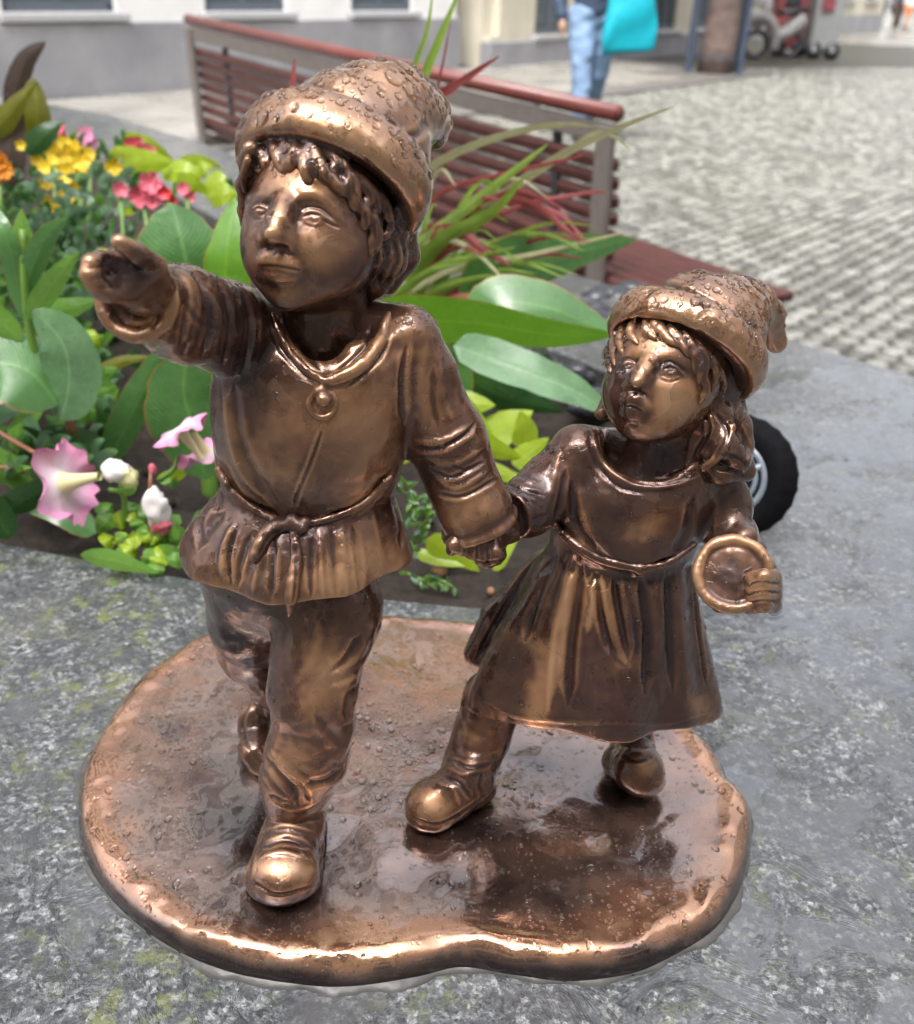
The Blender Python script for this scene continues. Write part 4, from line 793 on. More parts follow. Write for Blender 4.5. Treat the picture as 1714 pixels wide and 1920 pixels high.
# ------------------------------------------------------------------ people
M_SKIN = simple('skin', (.50, .30, .21), .55); M_JEAN = simple('light_denim', (.20, .30, .46), .8, var=.2, scale=8); M_NAVY = simple('navy_cloth', (.03, .05, .09), .8); M_TEAL = simple('turquoise_cloth', (.0, .36, .46), .6, var=.08); M_HAIRM = simple('brown_hair', (.06, .035, .02), .6); M_WHT = simple('white_cloth', (.70, .70, .70), .8); M_PALEC = simple('pale_grey_cloth', (.52, .52, .52), .8); M_BLUC = simple('blue_cloth', (.06, .17, .36), .8); M_SHOE = simple('leather_shoe', (.08, .05, .04), .5); M_ORC = simple('orange_cloth', (.60, .20, .06), .8)
def person(x, y, face, label, top, legs, hair, hgt=1.7, step=.22, shorts=False, group=None):
    """one continuous body, clothes and hair as parts; local frame faces -Y before turning by face"""
    root = empty('person', (x, y, ZS), label, 'person', group); s = hgt/1.7; ca, sa = math.cos(face), math.sin(face)
    W_ = lambda p: np.array([x, y, ZS])+s*np.array([p[0]*ca-p[1]*sa, p[0]*sa+p[1]*ca, p[2]])
    h = .013 if hgt > 1 else .01
    def fld(): return Field(np.array([x, y, ZS])-[.55*s, .6*s, .02], np.array([x, y, ZS])+[.55*s, .6*s, 1.78*s], h)
    def out(F, name, mat):
        v, f = F.mesh(); v = smooth_v(v, edges_of(f), 2, .5)
        if name in ('jacket', 'trousers', 'shorts', 'shirt'): v = v+vnormals(v, f)*(.011*vnoise(v*np.array([1, 1, 1.6]), 11., hgt)+.005*vnoise(v, 30., 2.))[:, None]
        return mesh_obj(name, v, f, mat, root)
    kn = {-1: (-.10, -step*.55, .50), 1: (.10, step*.25, .50)}; an = {-1: (-.10, -step*.9, .09), 1: (.10, step*1.2, .12)}; hip = {-1: (-.09, 0, .90), 1: (.09, 0, .90)}
    el = {-1: (-.27, .08, 1.12), 1: (.27, -.02, 1.12)}; wr = {-1: (-.28, -.06, .90), 1: (.30, -.12, .90)}; sh = {-1: (-.18, 0, 1.40), 1: (.18, 0, 1.40)}
    B = fld(); B.ell(W_((0, -.01, 1.58)), [.078*s, .095*s, .115*s], 0); B.ell(W_((0, -.03, 1.53)), [.06*s, .07*s, .07*s], .02); B.ell(W_((0, -.105, 1.565)), .014*s, .012)
    for k in (-1, 1): B.ell(W_((k*.08, 0, 1.57)), .018*s, .008); B.ell(W_((k*.03, -.088, 1.595)), .012*s, .004, 'sub')
    B.cap(W_((0, 0, 1.50)), W_((0, .01, 1.38)), .052*s, .06*s, .02); B.cap(W_((0, 0, 1.33)), W_((0, 0, .98)), .12*s, .12*s, .04)
    for k in (-1, 1):
        B.path([W_(sh[k]), W_(el[k]), W_(wr[k])], [.045*s, .036*s, .026*s], .03); B.ell(W_((wr[k][0], wr[k][1]-.02, wr[k][2]-.05)), [.028*s, .034*s, .05*s], .015)
        for q in range(4): B.cap(W_((wr[k][0], wr[k][1]-.045+q*.016, wr[k][2]-.08)), W_((wr[k][0], wr[k][1]-.045+q*.016, wr[k][2]-.145+.01*abs(q-1.5))), .009*s, .008*s, .004)
        B.path([W_(hip[k]), W_(kn[k]), W_(an[k])], [.085*s, .058*s, .038*s], .03)
    out(B, 'body', M_SKIN)
    T = fld(); T.cap(W_((-.08, 0, 1.34)), W_((.08, 0, 1.34)), .125*s, .125*s, 0, flat=(W_((0, 1, 0))-W_((0, 0, 0)), .8)); T.cap(W_((0, 0, 1.32)), W_((0, 0, .98)), .15*s, .165*s, .04, flat=(W_((0, 1, 0))-W_((0, 0, 0)), .8))
    for k in (-1, 1): T.path([W_(sh[k]), W_(el[k])]+([W_(wr[k])] if not shorts else []), [.066*s, .055*s, .045*s][:3 if not shorts else 2], .03)
    out(T, 'jacket' if not shorts else 'shirt', top)
    Lg = fld(); Lg.cap(W_((-.06, 0, .93)), W_((.06, 0, .93)), .125*s, .125*s, 0)
    for k in (-1, 1):
        pts = [hip[k], kn[k], an[k]] if not shorts else [hip[k], tuple(np.array(hip[k])*.25+np.array(kn[k])*.75)]
        Lg.path([W_(q) for q in pts], [.115*s, .082*s, .066*s][:len(pts)], .03)
    out(Lg, 'trousers' if not shorts else 'shorts', legs)
    Hh = fld(); Hh.ell(W_((0, .02, 1.61)), [.093*s, .10*s, .115*s], 0); Hh.cap(W_((0, .06, 1.58)), W_((0, .07, 1.42)), .085*s, .06*s, .03); Hh.ell(W_((0, -.10, 1.55)), [.075*s, .07*s, .10*s], .01, 'sub'); out(Hh, 'hair', hair)
    for k in (-1, 1): S = fld(); S.cap(W_((an[k][0], an[k][1]+.03, .05 if k < 0 else .09)), W_((an[k][0], an[k][1]-.15, .035)), .045*s, .038*s, 0); out(S, 'shoe', M_SHOE)
    return root
_p = G(1092, 262, ZS); person(_p[0], _p[1], .25, 'person in light blue jeans and dark jacket walking behind the bench', M_NAVY, M_JEAN, M_HAIRM, 1.66, .2)
def tote(c, face):
    b = empty('tote_bag', tuple(c), 'bright turquoise shopping bag carried beside the jeans', 'bag'); ca, sa = math.cos(face), math.sin(face); F = lambda u, v, w: np.array(c)+np.array([u*ca-v*sa, u*sa+v*ca, w])
    N = 12; v = []
    for i in range(N+1):
        for j in range(24):
            a = 2*math.pi*j/24; t = i/N; wd = .165+.04*math.sin(math.pi*t*.6); dp = .045*math.sin(math.pi*min(1, .25+t*.6))+.012; v.append(F(wd*np.sign(math.cos(a))*abs(math.cos(a))**.35+.02*t, dp*np.sign(math.sin(a))*abs(math.sin(a))**.6+.008*math.sin(9*t+a*3), -.40*t+(-.02*math.cos(a) if t > .9 else 0)+.05*math.cos(a)*t))
    f = [(i*24+j, i*24+(j+1) % 24, (i+1)*24+(j+1) % 24, (i+1)*24+j) for i in range(N) for j in range(24)]+[tuple(N*24+j for j in range(24))]
    v = np.array(v); v = v+vnoise(v*np.array([1, 1, .6]), 9., 2.)[:, None]*np.array([.008, .03, 0]); mesh_obj('bag_body', v, f, M_TEAL, b)
    for s in (-1, 1): q = MB(); q.tube([F(-.09, s*.04, -.02), F(-.07, s*.03, .14), F(0, s*.015, .20), F(.07, s*.03, .14), F(.09, s*.04, -.02)], .011, 8, flat=.4); q.build('handle', M_TEAL, b, True)
tote(P(1186, -14, _p[1]-.25)+np.array([0, 0, .0]), .2)
_q = G(832, 128, ZS); person(_q[0], _q[1], 1.2, 'person in a blue top and pale trousers walking close to the white house', M_BLUC, M_PALEC, M_HAIRM, 1.66, .2)
_q = G(1696, 56, ZS); person(_q[0], _q[1], .3, 'small distant person in a white shirt and orange shorts at the top right edge', M_WHT, M_ORC, M_HAIRM, 1.3, .25, True)
_q = G(1678, 54, ZS); person(_q[0], _q[1], -.2, 'distant person in dark clothes left of the one in the white shirt', M_NAVY, M_SHOE, M_HAIRM, 1.5, .2)
# ------------------------------------------------------------------ tree with guard, and the clutter beyond it
def build_tree():
    MBk = NT('plane_bark'); g = MBk.geo(); MBk.set(Base_Color=MBk.ramp(MBk.noise(g, 7, 5, .6), [(.3, (.10, .075, .065)), (.7, (.24, .17, .15))]), Roughness=.7, Normal=MBk.bump(MBk.noise(g, 22, 5), 1., .03)); MBl = simple('blue_grey_steel', (.055, .075, .11), .4)
    c = G(1338, 142, ZS); root = empty('street_tree', tuple(c), 'brown tree trunk beyond the bench, crown out of the picture', 'tree'); b = MB(); z = np.array([0, 0, 1.]); rg = random.Random(2)
    b.tube([c+z*q+np.array([.03*math.sin(q*2), 0, 0]) for q in np.linspace(0, 3.4, 9)], np.linspace(.25, .17, 9), 16); top = c+z*3.3
    for k in range(7):
        a = k*.9; d = np.array([math.cos(a), math.sin(a), .9+.3*(k % 3)]); b.tube([top-z*.4, top+d*.7, top+d*1.5+z*.2], [.10, .06, .02], 8)
    b.build('trunk', MBk.m, root, True)
    q = RNG.normal(size=(5200, 3)); q /= np.linalg.norm(q, axis=1, keepdims=True); q *= (RNG.random((5200, 1))**.4)*np.array([2.3, 2.3, 1.6]); q *= (1+.35*vnoise(q, .9, 3.))[:, None]; cc = top+z*1.9+q; d1 = RNG.normal(size=(5200, 3))*.07; d2 = RNG.normal(size=(5200, 3))*.07
    v = np.stack([cc-d1, cc+d2, cc+d1, cc-d2], 1).reshape(-1, 3); f = np.arange(5200*4).reshape(-1, 4); mesh_obj('crown', v, f, simple('tree_leaf', (.06, .11, .03), .5, var=.4, scale=2), root, False)
    gr = empty('tree_guard', tuple(c), 'blue grey steel bars of the guard standing round the tree trunk', 'tree guard')
    for (dx, dy) in ((-.40, -.10), (.32, -.15), (-.30, .35), (.36, .30)): b = MB(); b.box(c+np.array([dx, dy, 1.0]), (.035, 0, 0), (0, .035, 0), (0, 0, 1.0), .005); b.build('post', MBl, gr)
    for zz in (.25, 1.0, 1.9): b = MB(); b.tube([c+np.array([.34*math.cos(a), .34*math.sin(a), zz]) for a in np.linspace(0, 2*math.pi, 21)], .012, 6); b.build('hoop', MBl, gr, True)
build_tree()
def build_far():
    MRd = simple('maroon_paint', (.22, .055, .06), .5, var=.2, scale=3); MDk = simple('dark_far_paint', (.03, .03, .035), .5); MWt = simple('worn_white_paint', (.26, .25, .24), .5); MGy = simple('grey_far_paint', (.25, .26, .26), .5)
    def cart(x, y, w, label, mats, hh=1.0):
        c = G(x, y, ZS); root = empty('market_cart', tuple(c), label, 'cart'); s = depth(c)/FPX; W2 = w*s/2
        b = MB(); b.box(c+np.array([0, .3, .14+(hh+.2)/2]), (W2, 0, 0), (0, .35, 0), (0, 0, (hh+.2)/2), .03); b.build('body_box', mats[0], root); b = MB(); b.box(c+np.array([-W2*.2, -.07, .35+hh*.72]), (W2*.45, 0, 0), (0, .02, 0), (0, 0, hh*.22), .01); b.build('front_panel', mats[1], root)
        b = MB(); b.box(c+np.array([0, .3, .35+hh+.05]), (W2*1.08, 0, 0), (0, .42, 0), (0, 0, .045), .01); b.build('lid', mats[2], root)
        for k in (-1, 1):
            v = MB(); v.tube([c+np.array([k*W2*.65, -.06, .15]), c+np.array([k*W2*.65, .0, .15])], .15, 20); wh = v.build('wheel', MDk, root, True); v = MB(); v.tube([c+np.array([k*W2*.65, -.075, .15]), c+np.array([k*W2*.65, -.055, .15])], .05, 14); v.build('hub', MGy, wh, True)
    cart(1475, 106, 64, 'dark red cart parked right behind the tree trunk', (MRd, MDk, MRd)); cart(1538, 112, 52, 'grey and dark red cart, the farther right of the pair past the tree', (MGy, MRd, MRd), .9)
    # white scooter seen past the trunk
    c = G(1412, 112, ZS); r = empty('scooter', tuple(c), 'white scooter half hidden by the tree trunk', 'scooter')
    for dx in (0, 1.0):
        v = []; K, N = 10, 36
        for i in range(N):
            a = 2*math.pi*i/N
            for j in range(K): b_ = 2*math.pi*j/K; v.append(c+np.array([dx*.8+(.20+.05*math.cos(b_))*math.cos(a), dx*.75+.05*math.sin(b_), .25+(.20+.05*math.cos(b_))*math.sin(a)]))
        mesh_obj('tyre', v, [(i*K+j, i*K+(j+1) % K, ((i+1) % N)*K+(j+1) % K, ((i+1) % N)*K+j) for i in range(N) for j in range(K)], MDk, r)
    b = MB(); b.tube([c+np.array([.33*math.cos(a), 0, .27+.42*math.sin(a)]) for a in np.linspace(-.3, 2.4, 14)], np.linspace(.07, .10, 14), 12, flat=1.2); b.build('mudguard', MWt, r, True)
    b = MB(); b.tube([c+np.array([-.05, 0, .4]), c+np.array([.1, .05, .8]), c+np.array([.14, .08, 1.02])], [.05, .12, .05], 12); b.build('front_shield', MWt, r, True); b = MB(); b.tube([c+np.array([-.2, .05, 1.05]), c+np.array([.14, .08, 1.08]), c+np.array([.5, .1, 1.05])], .02, 8); b.build('handlebar', MDk, r, True)
    b = MB(); b.tube([c+np.array([.3, .3, .35]), c+np.array([.6, .6, .4]), c+np.array([.95, .9, .62])], [.10, .12, .17], 12); b.build('rear_body', MWt, r, True); b = MB(); b.tube([c+np.array([.5, .5, .75]), c+np.array([1.05, 1.0, .80])], .09, 12, flat=.6); b.build('seat', MDk, r, True)
    # teal bicycle and parked clutter at the far end
    c = G(1584, 36, ZS); r = empty('bicycle', tuple(c), 'distant teal bicycle with a rider bag at the top right', 'bicycle')
    for dx in (-.5, .5): b = MB(); b.tube([c+np.array([dx+.33*math.cos(a), .3*dx, .34+.33*math.sin(a)]) for a in np.linspace(0, 6.283, 21)], .03, 6); b.build('wheel', MDk, r, True)
    b = MB(); b.tube([c+np.array([-.5, -.15, .34]), c+np.array([-.1, 0, .85]), c+np.array([.4, .1, .85]), c+np.array([.5, .15, .34])], .035, 6); b.build('frame', M_TEAL, r, True); b = MB(); b.box(c+np.array([.45, 0, .9]), (.25, 0, 0), (0, .2, 0), (0, 0, .2), .03); b.build('basket', M_TEAL, r); b = MB(); b.box(c+np.array([-.15, 0, .95]), (.14, 0, 0), (0, .08, 0), (0, 0, .04), .01); b.build('saddle', MDk, r)
    for (x, y, lab, mt) in ((1622, 30, 'dark parked van far up the street', MDk), (1650, 24, 'grey parked van far up the street, right of the dark one', MGy)):
        c = G(x, y, ZS); r = empty('parked_van', tuple(c), lab, 'van'); b = MB(); b.box(c+np.array([0, 1.5, 1.15]), (.85, 0, 0), (0, 2, 0), (0, 0, .8), .15); b.build('body', mt, r); b = MB(); b.box(c+np.array([0, -.53, 1.4]), (.7, 0, 0), (0, .02, 0), (0, 0, .3), .01); b.build('windscreen', M_GLASS, r)
        for k in (-1, 1): b = MB(); b.tube([c+np.array([k*.7, 0, .33]), c+np.array([k*.88, 0, .33])], .32, 16); b.build('wheel', MDk, r, True)
build_far()
# ------------------------------------------------------------------ bronze and water
def bronze(name, worn=(.45, .235, .118), mid=(.158, .076, .046), dark=(.040, .023, .022), rough=.44, film=42., bias=0.0, hi=(.60, .345, .19), filmh=.3, metal=.62, coat=1.5, cr=.07):
    M = NT(name); g = M.geo(); w = M.attr('wear_shade')
    n1 = M.noise(g, 80, 5, .6); n0 = M.noise(g, 30, 3, .5)
    f = M.math('ADD', M.math('ADD', w, M.math('MULTIPLY', M.math('SUBTRACT', n1, .5), .26)), M.math('MULTIPLY', M.math('SUBTRACT', n0, .5), .38))
    if bias: f = M.math('ADD', f, bias)
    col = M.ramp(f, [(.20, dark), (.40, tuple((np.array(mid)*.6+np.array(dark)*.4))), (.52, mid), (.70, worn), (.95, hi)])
    red = M.noise(g, 26, 3, .5)
    col = M.mix(M.ramp(red, [(.50, 0.), (.72, .5)]), col, (.080, .034, .040), 'MIX')
    fl = M.noise(g, film, 4, .55, .9); wet = M.ramp(fl, [(.49, 0.), (.52, 1.)], 'EASE')
    ro = M.mix(wet, M.ramp(M.noise(g, 60, 4, .6), [(.35, rough-.08), (.65, rough+.10)]), (rough*.55,)*3)
    # soft satin metal; over it a film of rain whose rims stand up, and sparse fine beads
    b0 = M.bump(M.math('ADD', M.noise(g, 130, 3, .5), M.math('MULTIPLY', M.noise(g, 420, 3, .6), .3)), .26, .0010)
    edge = M.ramp(fl, [(.485, 0.), (.505, 1.), (.53, .7), (.60, .75)], 'EASE'); b1 = M.bump(edge, filmh, .0006, b0)
    d1 = M.vor(g, 260.0); bead = M.ramp(d1, [(.10, 1.), (.22, 0.)], 'EASE'); gate = M.ramp(M.noise(g, 60, 2), [(.50, 0.), (.56, 1.)])
    b1 = M.bump(M.math('MULTIPLY', bead, gate), .5, .0006, b1)
    M.set(Base_Color=col, Metallic=metal, Roughness=ro, Normal=b0, Coat_Weight=.85, Coat_Roughness=M.ramp(M.noise(g, 50, 3), [(.4, cr*.5), (.6, cr*2.2)]), Coat_IOR=coat, Coat_Normal=b1, Specular_IOR_Level=.5)
    return M.m
def make_water():
    M = NT('water'); M.set(Base_Color=(1, 1, 1), Roughness=0.0, IOR=1.33, Transmission_Weight=1.0); return M.m
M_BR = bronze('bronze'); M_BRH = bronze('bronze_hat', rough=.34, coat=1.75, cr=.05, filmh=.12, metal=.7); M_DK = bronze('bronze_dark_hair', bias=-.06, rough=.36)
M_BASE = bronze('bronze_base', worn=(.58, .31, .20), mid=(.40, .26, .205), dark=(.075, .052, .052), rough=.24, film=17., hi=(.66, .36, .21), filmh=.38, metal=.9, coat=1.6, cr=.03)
M_WATER = make_water()
def make_film():
    M = NT('water_film'); tr = M.n('ShaderNodeBsdfTransparent'); gl = M.n('ShaderNodeBsdfGlossy'); gl.inputs['Roughness'].default_value = .015; fr = M.n('ShaderNodeFresnel'); fr.inputs['IOR'].default_value = 1.9; mx = M.n('ShaderNodeMixShader')
    tr.inputs[0].default_value = (.93, .935, .94, 1); nb = M.bump(M.noise(M.geo(), 60, 3, .5), .12, .001); M.l(nb, gl.inputs['Normal']); M.l(nb, fr.inputs['Normal']); bf = M.n('ShaderNodeNewGeometry').outputs['Backfacing']; fac = M.math('MULTIPLY', fr.outputs[0], M.math('SUBTRACT', 1.0, bf)); M.l(fac, mx.inputs[0]); M.l(tr.outputs[0], mx.inputs[1]); M.l(gl.outputs[0], mx.inputs[2]); M.l(mx.outputs[0], M.out.inputs[0]); return M.m
M_FILM = make_film()

STAT = empty('bronze_statue', tuple(G(780, 1500, 0)), 'wet brown bronze sculpture of two children in stocking caps holding hands', 'statue')

def GS(x, y, z): return G(x, y, z-.0035)
class Fig:
    def __init__(s, Y): s.Y = Y
    def p(s, x, y, Y=None): return P(x, y, s.Y if Y is None else Y)
    def fld(s, pts, h, pad=.03):
        q = np.array([np.asarray(a, float) for a in pts]); return Field(q.min(0)-pad, q.max(0)+pad, h)
def chain(F, L, k=0.0, kk=.004, op='add', flat=None):
    """L: (x, y, Y, radius px)"""
    pt = [P(a[0], a[1], a[2]) for a in L]; r = [m(q, a[3]) for q, a in zip(pt, L)]
    for i in range(len(L)-1): F.cap(pt[i], pt[i+1], r[i], r[i+1], k if i == 0 else kk, op, flat)
def ball(F, x, y, Y, r, k=0.0, op='add', M=None):
    c = P(x, y, Y); r = [m(c, q) for q in r] if hasattr(r, '__len__') else m(c, r); F.ell(c, r, k, op, M)
CF = np.array([_R, _U, -_F])     # camera-facing frame, so radii read as (across, up, towards viewer)
def sball(F, x, y, r, k, op='add', out=0.0, a=0.0):
    """ball on the surface already built, under pixel x,y"""
    c = F.hit(x, y, out); r = [m(c, q) for q in r] if hasattr(r, '__len__') else [m(c, r)]*3
    ca, sa = math.cos(math.radians(a)), math.sin(math.radians(a)); M = np.array([ca*_R-sa*_U, sa*_R+ca*_U, -_F])   # a: degrees clockwise on the picture
    F.ell(c, r, k, op, M)
def spath(F, pts, rad, k, op='add', out=0.0):
    pts = spline(pts, 4); q = [F.hit(a[0], a[1], out if not hasattr(out, '__len__') else np.interp(i, [0, len(pts)-1], out)) for i, a in enumerate(pts)]
    rr = np.interp(np.linspace(0, 1, len(q)), np.linspace(0, 1, len(rad)), rad) if hasattr(rad, '__len__') else [rad]*len(q)
    for i in range(len(q)-1): F.cap(q[i], q[i+1], m(q[i], rr[i]), m(q[i+1], rr[i+1]), k, op)

def build_boy():
    Y = .41; g = Fig(Y); root = empty('boy_figure', (0, 0, 0), parent=STAT); root.location = P(590, 1400, .41)-np.array(STAT.location)
    # ---------------- skin: head, neck, arms, hands in one surface
    F = Field(P(150, 640, .36)-[.022, .11, .105], P(960, 250, .41)+[.02, .06, .03], .00064)
    ball(F, 602, 385, .418, (140, 150, 150), M=CF)
    ball(F, 573, 446, .402, (118, 118, 116), .005, M=CF)
    ball(F, 556, 508, .395, (74, 62, 56), .008, M=CF)         # muzzle and jaw
    ball(F, 540, 552, .387, (30, 24, 24), .008, M=CF)         # chin
    ball(F, 624, 484, .399, (62, 60, 58), .012, M=CF)         # cheek
    ball(F, 500, 476, .394, (36, 46, 42), .007, M=CF)
    chain(F, [(618, 510, .415, 78), (606, 610, .415, 78), (600, 680, .415, 90)], .008)
    ball(F, 605, 780, .412, (110, 130, 70), .006)
    chain(F, [(480, 640, .41, 40), (380, 600, .375, 42), (290, 560, .34, 42), (250, 528, .322, 40)], .004)      # pointing arm
    chain(F, [(760, 650, .41, 36), (835, 830, .41, 36), (888, 965, .402, 30)], .004)
    # soft brow, nose and eyeballs; the finer forms are carved afterwards
    sball(F, 487, 392, (24, 16, 9), .006, 'sub', out=5, a=6); sball(F, 584, 402, (32, 18, 9), .007, 'sub', out=6, a=10)
    sball(F, 489, 398, (15, 10, 9), .0020, out=-3, a=6); sball(F, 589, 411, (17, 11, 9), .0020, out=-3, a=10)
    spath(F, [(532, 376), (526, 408), (514, 436)], [4, 8, 11], .006, out=[-3, 9]); q = F.hit(508, 440, 4); F.ell(q, m(q, 13), .004)
    sball(F, 494, 449, 8.5, .004, out=-1); sball(F, 536, 452, 10.5, .005, out=-1)
    sball(F, 503, 463, (7, 4, 7), .003, 'sub', out=1); sball(F, 528, 466, (9, 4.5, 7), .003, 'sub', out=1)
    spath(F, [(490, 490), (506, 485), (530, 489), (558, 502)], [3, 5.5, 5.5, 3], .004, out=-2.5); spath(F, [(502, 511), (524, 516), (546, 515)], [3, 5, 4], .004, out=-3)
    # pointing hand: cupped palm, thumb up, four fingers close together running to the left
    chain(F, [(300, 556, .345, 54), (270, 540, .328, 50), (236, 518, .312, 54)], .006, flat=(np.array([0, .45, .9]), .80))
    for (a, b, c) in (((232, 492, .312), (196, 486, .303), (170, 492, .298)), ((228, 510, .310), (190, 506, .300), (166, 513, .296)), ((226, 528, .309), (194, 528, .300), (174, 530, .297)), ((232, 544, .309), (204, 545, .301), (188, 543, .299))):
        L = [(*a, 21), (*b, 20.5), (*c, 18)]; chain(F, L, .0045, .0012)
    sball(F, 240, 508, (48, 32, 26), .006, 'sub', out=16, a=14)
    chain(F, [(302, 535, .322, 26), (290, 500, .314, 22), (255, 474, .304, 20), (224, 455, .297, 17)], .004, .0012)
    # hand that holds the girl's hand
    ball(F, 890, 1008, .400, (34, 40, 30), .005)
    for i, (x, y) in enumerate(((866, 1042), (886, 1054), (906, 1058), (926, 1052))):
        chain(F, [(880+i*13, 1006, .396, 15), (x+2, y-16, .391, 14), (x, y, .398, 12.5), (x+4, y-6, .405, 11)], .0022, .001)
    chain(F, [(862, 1000, .395, 15), (850, 1022, .390, 13), (846, 1032, .391, 11)], .003, .001)
    st = [([(472, 394), (482, 386), (494, 387), (506, 396)], 3.0, 2.6), ([(474, 404), (490, 409), (506, 402)], 3.0, 1.4), ([(478, 392), (490, 390), (500, 394)], 2.0, -1.4),
          ([(566, 404), (580, 396), (598, 399), (618, 414), (634, 422)], 3.2, 3.0), ([(570, 416), (588, 423), (608, 418)], 3.0, 1.6), ([(572, 405), (588, 401), (602, 406)], 2.0, -1.8), ([(606, 412), (622, 420), (640, 428)], 3, -1.6),
          ([(596, 410), (593, 416), (587, 416), (584, 410), (588, 405), (594, 406), (596, 410)], 1.8, -1.3), ([(495, 397), (492, 402), (487, 401), (485, 396), (489, 393), (494, 394)], 1.7, -1.2), ([(560, 396), (578, 388), (604, 392), (626, 410)], 3.0, -2.2), ([(470, 390), (484, 381), (504, 388)], 2.6, -1.8), ([(568, 417), (588, 425), (610, 419)], 2.2, -1.4), ([(546, 392), (552, 408), (556, 424)], 9, -3.0), ([(510, 392), (506, 404)], 5, -2.0),
          ([(488, 499), (500, 498), (520, 499), (545, 503), (566, 507)], 3.0, -3.2), ([(519, 470), (515, 482)], 5, -1.2), ([(488, 464), (480, 480), (479, 492)], 8, -.6), ([(550, 464), (568, 480), (578, 498)], 10, -.7),
          ([(506, 533), (522, 536), (540, 534)], 9, -.7), ([(460, 378), (482, 366), (508, 374)], 9, 2.0), ([(540, 380), (580, 366), (612, 380), (645, 418)], 10, 2.8), 
          ([(205, 498), (180, 500), (160, 506)], 3, -2.2), ([(205, 518), (182, 519), (165, 524)], 3, -2.0), ([(215, 536), (195, 538), (180, 538)], 3, -1.6), ([(215, 505), (240, 515), (262, 500)], 3, -1.5),
          ([(640, 560), (620, 620), (612, 680)], 8, 2.0), ([(700, 560), (660, 640), (620, 690)], 7, 2.0), ([(872, 1018), (870, 1048)], 2.5, -2.5), ([(894, 1022), (894, 1062)], 2.5, -2.5), ([(914, 1022), (916, 1062)], 2.5, -2.5)]
    finish(F, 'boy_body', M_BR, root, st, noise=.00018, wear_shade=[(520, 415, 9, 40, 12, .6), (506, 440, 10, 9, 0, .5), (620, 455, 60, 45, 0, .7), (575, 345, 80, 26, 0, .45), (540, 545, 50, 24, 0, .35), (475, 470, 18, 50, 0, .3), (520, 500, 40, 14, 0, .3), (600, 640, 50, 60, 0, -.5), (690, 480, 50, 80, 0, -.35), (160, 520, 30, 40, 0, .35), (230, 450, 25, 25, 0, .4), (240, 505, 40, 28, 0, -.7)], wbase=-.08)
    # ---------------- stocking cap and its turned-up band
    c = P(628, 318, .424); ax = .36*ray(620, 320)/np.linalg.norm(ray(620, 320))+.93*(.40*_R+.91*_U); ax /= np.linalg.norm(ax)
    xa = .93*_R-.36*_U; xa -= ax*(xa@ax); xa /= np.linalg.norm(xa); ya = np.cross(ax, xa); R3 = np.array([xa, ya, ax])
    Fh = Field(P(640, 380, .40)-[.065, .05, .05], P(740, 120, .45)+[.05, .06, .03], .0009)
    cc = P(664, 290, .434); Fh.ell(cc, [m(c, 146), m(c, 150), m(c, 128)], 0, 'add', R3)
    chain(Fh, [(668, 250, .437, 114), (706, 222, .442, 96), (746, 206, .449, 74), (788, 214, .457, 46), (811, 236, .463, 27), (816, 258, .465, 18)], .010, .007)
    Fh.cap(P(628, 395, .415), P(615, 460, .41), m(c, 150), m(c, 150), .004, 'sub')
    st = [([(748, 262), (786, 250), (798, 222)], 8, -4), ([(768, 300), (790, 280)], 5, -2), ([(520, 180), (564, 172), (625, 184), (690, 212), (754, 258), (800, 318)], 5, -7)]
    finish(Fh, 'hat', M_BRH, root, st, noise=.0003, wear_shade=[(700, 170, 110, 50, 10, .45)], wbase=.15)
    Fb = Field(P(620, 470, .36)-[.055, .03, .02], P(640, 160, .46)+[.055, .06, .03], .0009)
    N = 44; br = P(622, 336, .418); a1, a2 = m(br, 174), m(br, 150)
    for i in range(N):
        t0, t1 = 2*math.pi*i/N, 2*math.pi*(i+1)/N
        f = lambda t, o, q: br+xa*a1*q*math.cos(t)+ya*a2*q*math.sin(t)+ax*o
        for o, q, rr in ((-.0032, .968, .0015), (.0008, .985, .0021), (.0052, .982, .0023), (.0096, .950, .0021), (.0130, .908, .0016)):
            Fb.cap(f(t0, o, q), f(t1, o, q), rr, rr, .0050)
    st = [([(470, 215), (540, 195), (620, 215), (700, 260), (770, 340)], 12, 1.2), ([(450, 262), (500, 245), (570, 247), (640, 270), (700, 312), (745, 365), (770, 430)], 3.5, -1.8)]
    finish(Fb, 'hat_band', M_BRH, root, st, noise=.00035, wear_shade=[(620, 230, 160, 30, 24, .35), (560, 180, 100, 12, 8, .5), (740, 330, 40, 90, -20, .3)], wbase=.12)
    # ---------------- curls
    Fc = Field(P(600, 590, .36)-[.05, .03, .02], P(620, 220, .46)+[.05, .04, .02], .0008)
    rg = random.Random(3)
    for (x, y, Y, r) in ((650, 350, .432, 108), (676, 396, .433, 96), (706, 440, .432, 66), (596, 296, .426, 84), (520, 296, .420, 54)): ball(Fc, x, y, Y, r, .010)
    def hh(x, y, o):
        a, b = F.hit(x, y, o), Fc.hit(x, y, o); return a if depth(a) < depth(b) or x < 470 else b
    rg = random.Random(3)
    D0 = Fc.D.copy(); Fz = Field.__new__(Field); Fz.__dict__.update(Fc.__dict__); Fz.D = D0
    def hh(x, y, o):
        a, b = F.hit(x, y, o), Fz.hit(x, y, o); return a if depth(a) < depth(b) or x < 470 else b
    chain(Fc, [(470, 280, .402, 16), (458, 304, .404, 13), (462, 326, .406, 12), (453, 346, .408, 12), (459, 372, .410, 12), (454, 396, .411, 10), (459, 420, .412, 9), (462, 442, .412, 5)], .002, .001); chain(Fc, [(464, 300, .398, 8), (456, 330, .400, 8), (460, 356, .403, 7)], .001, .001)
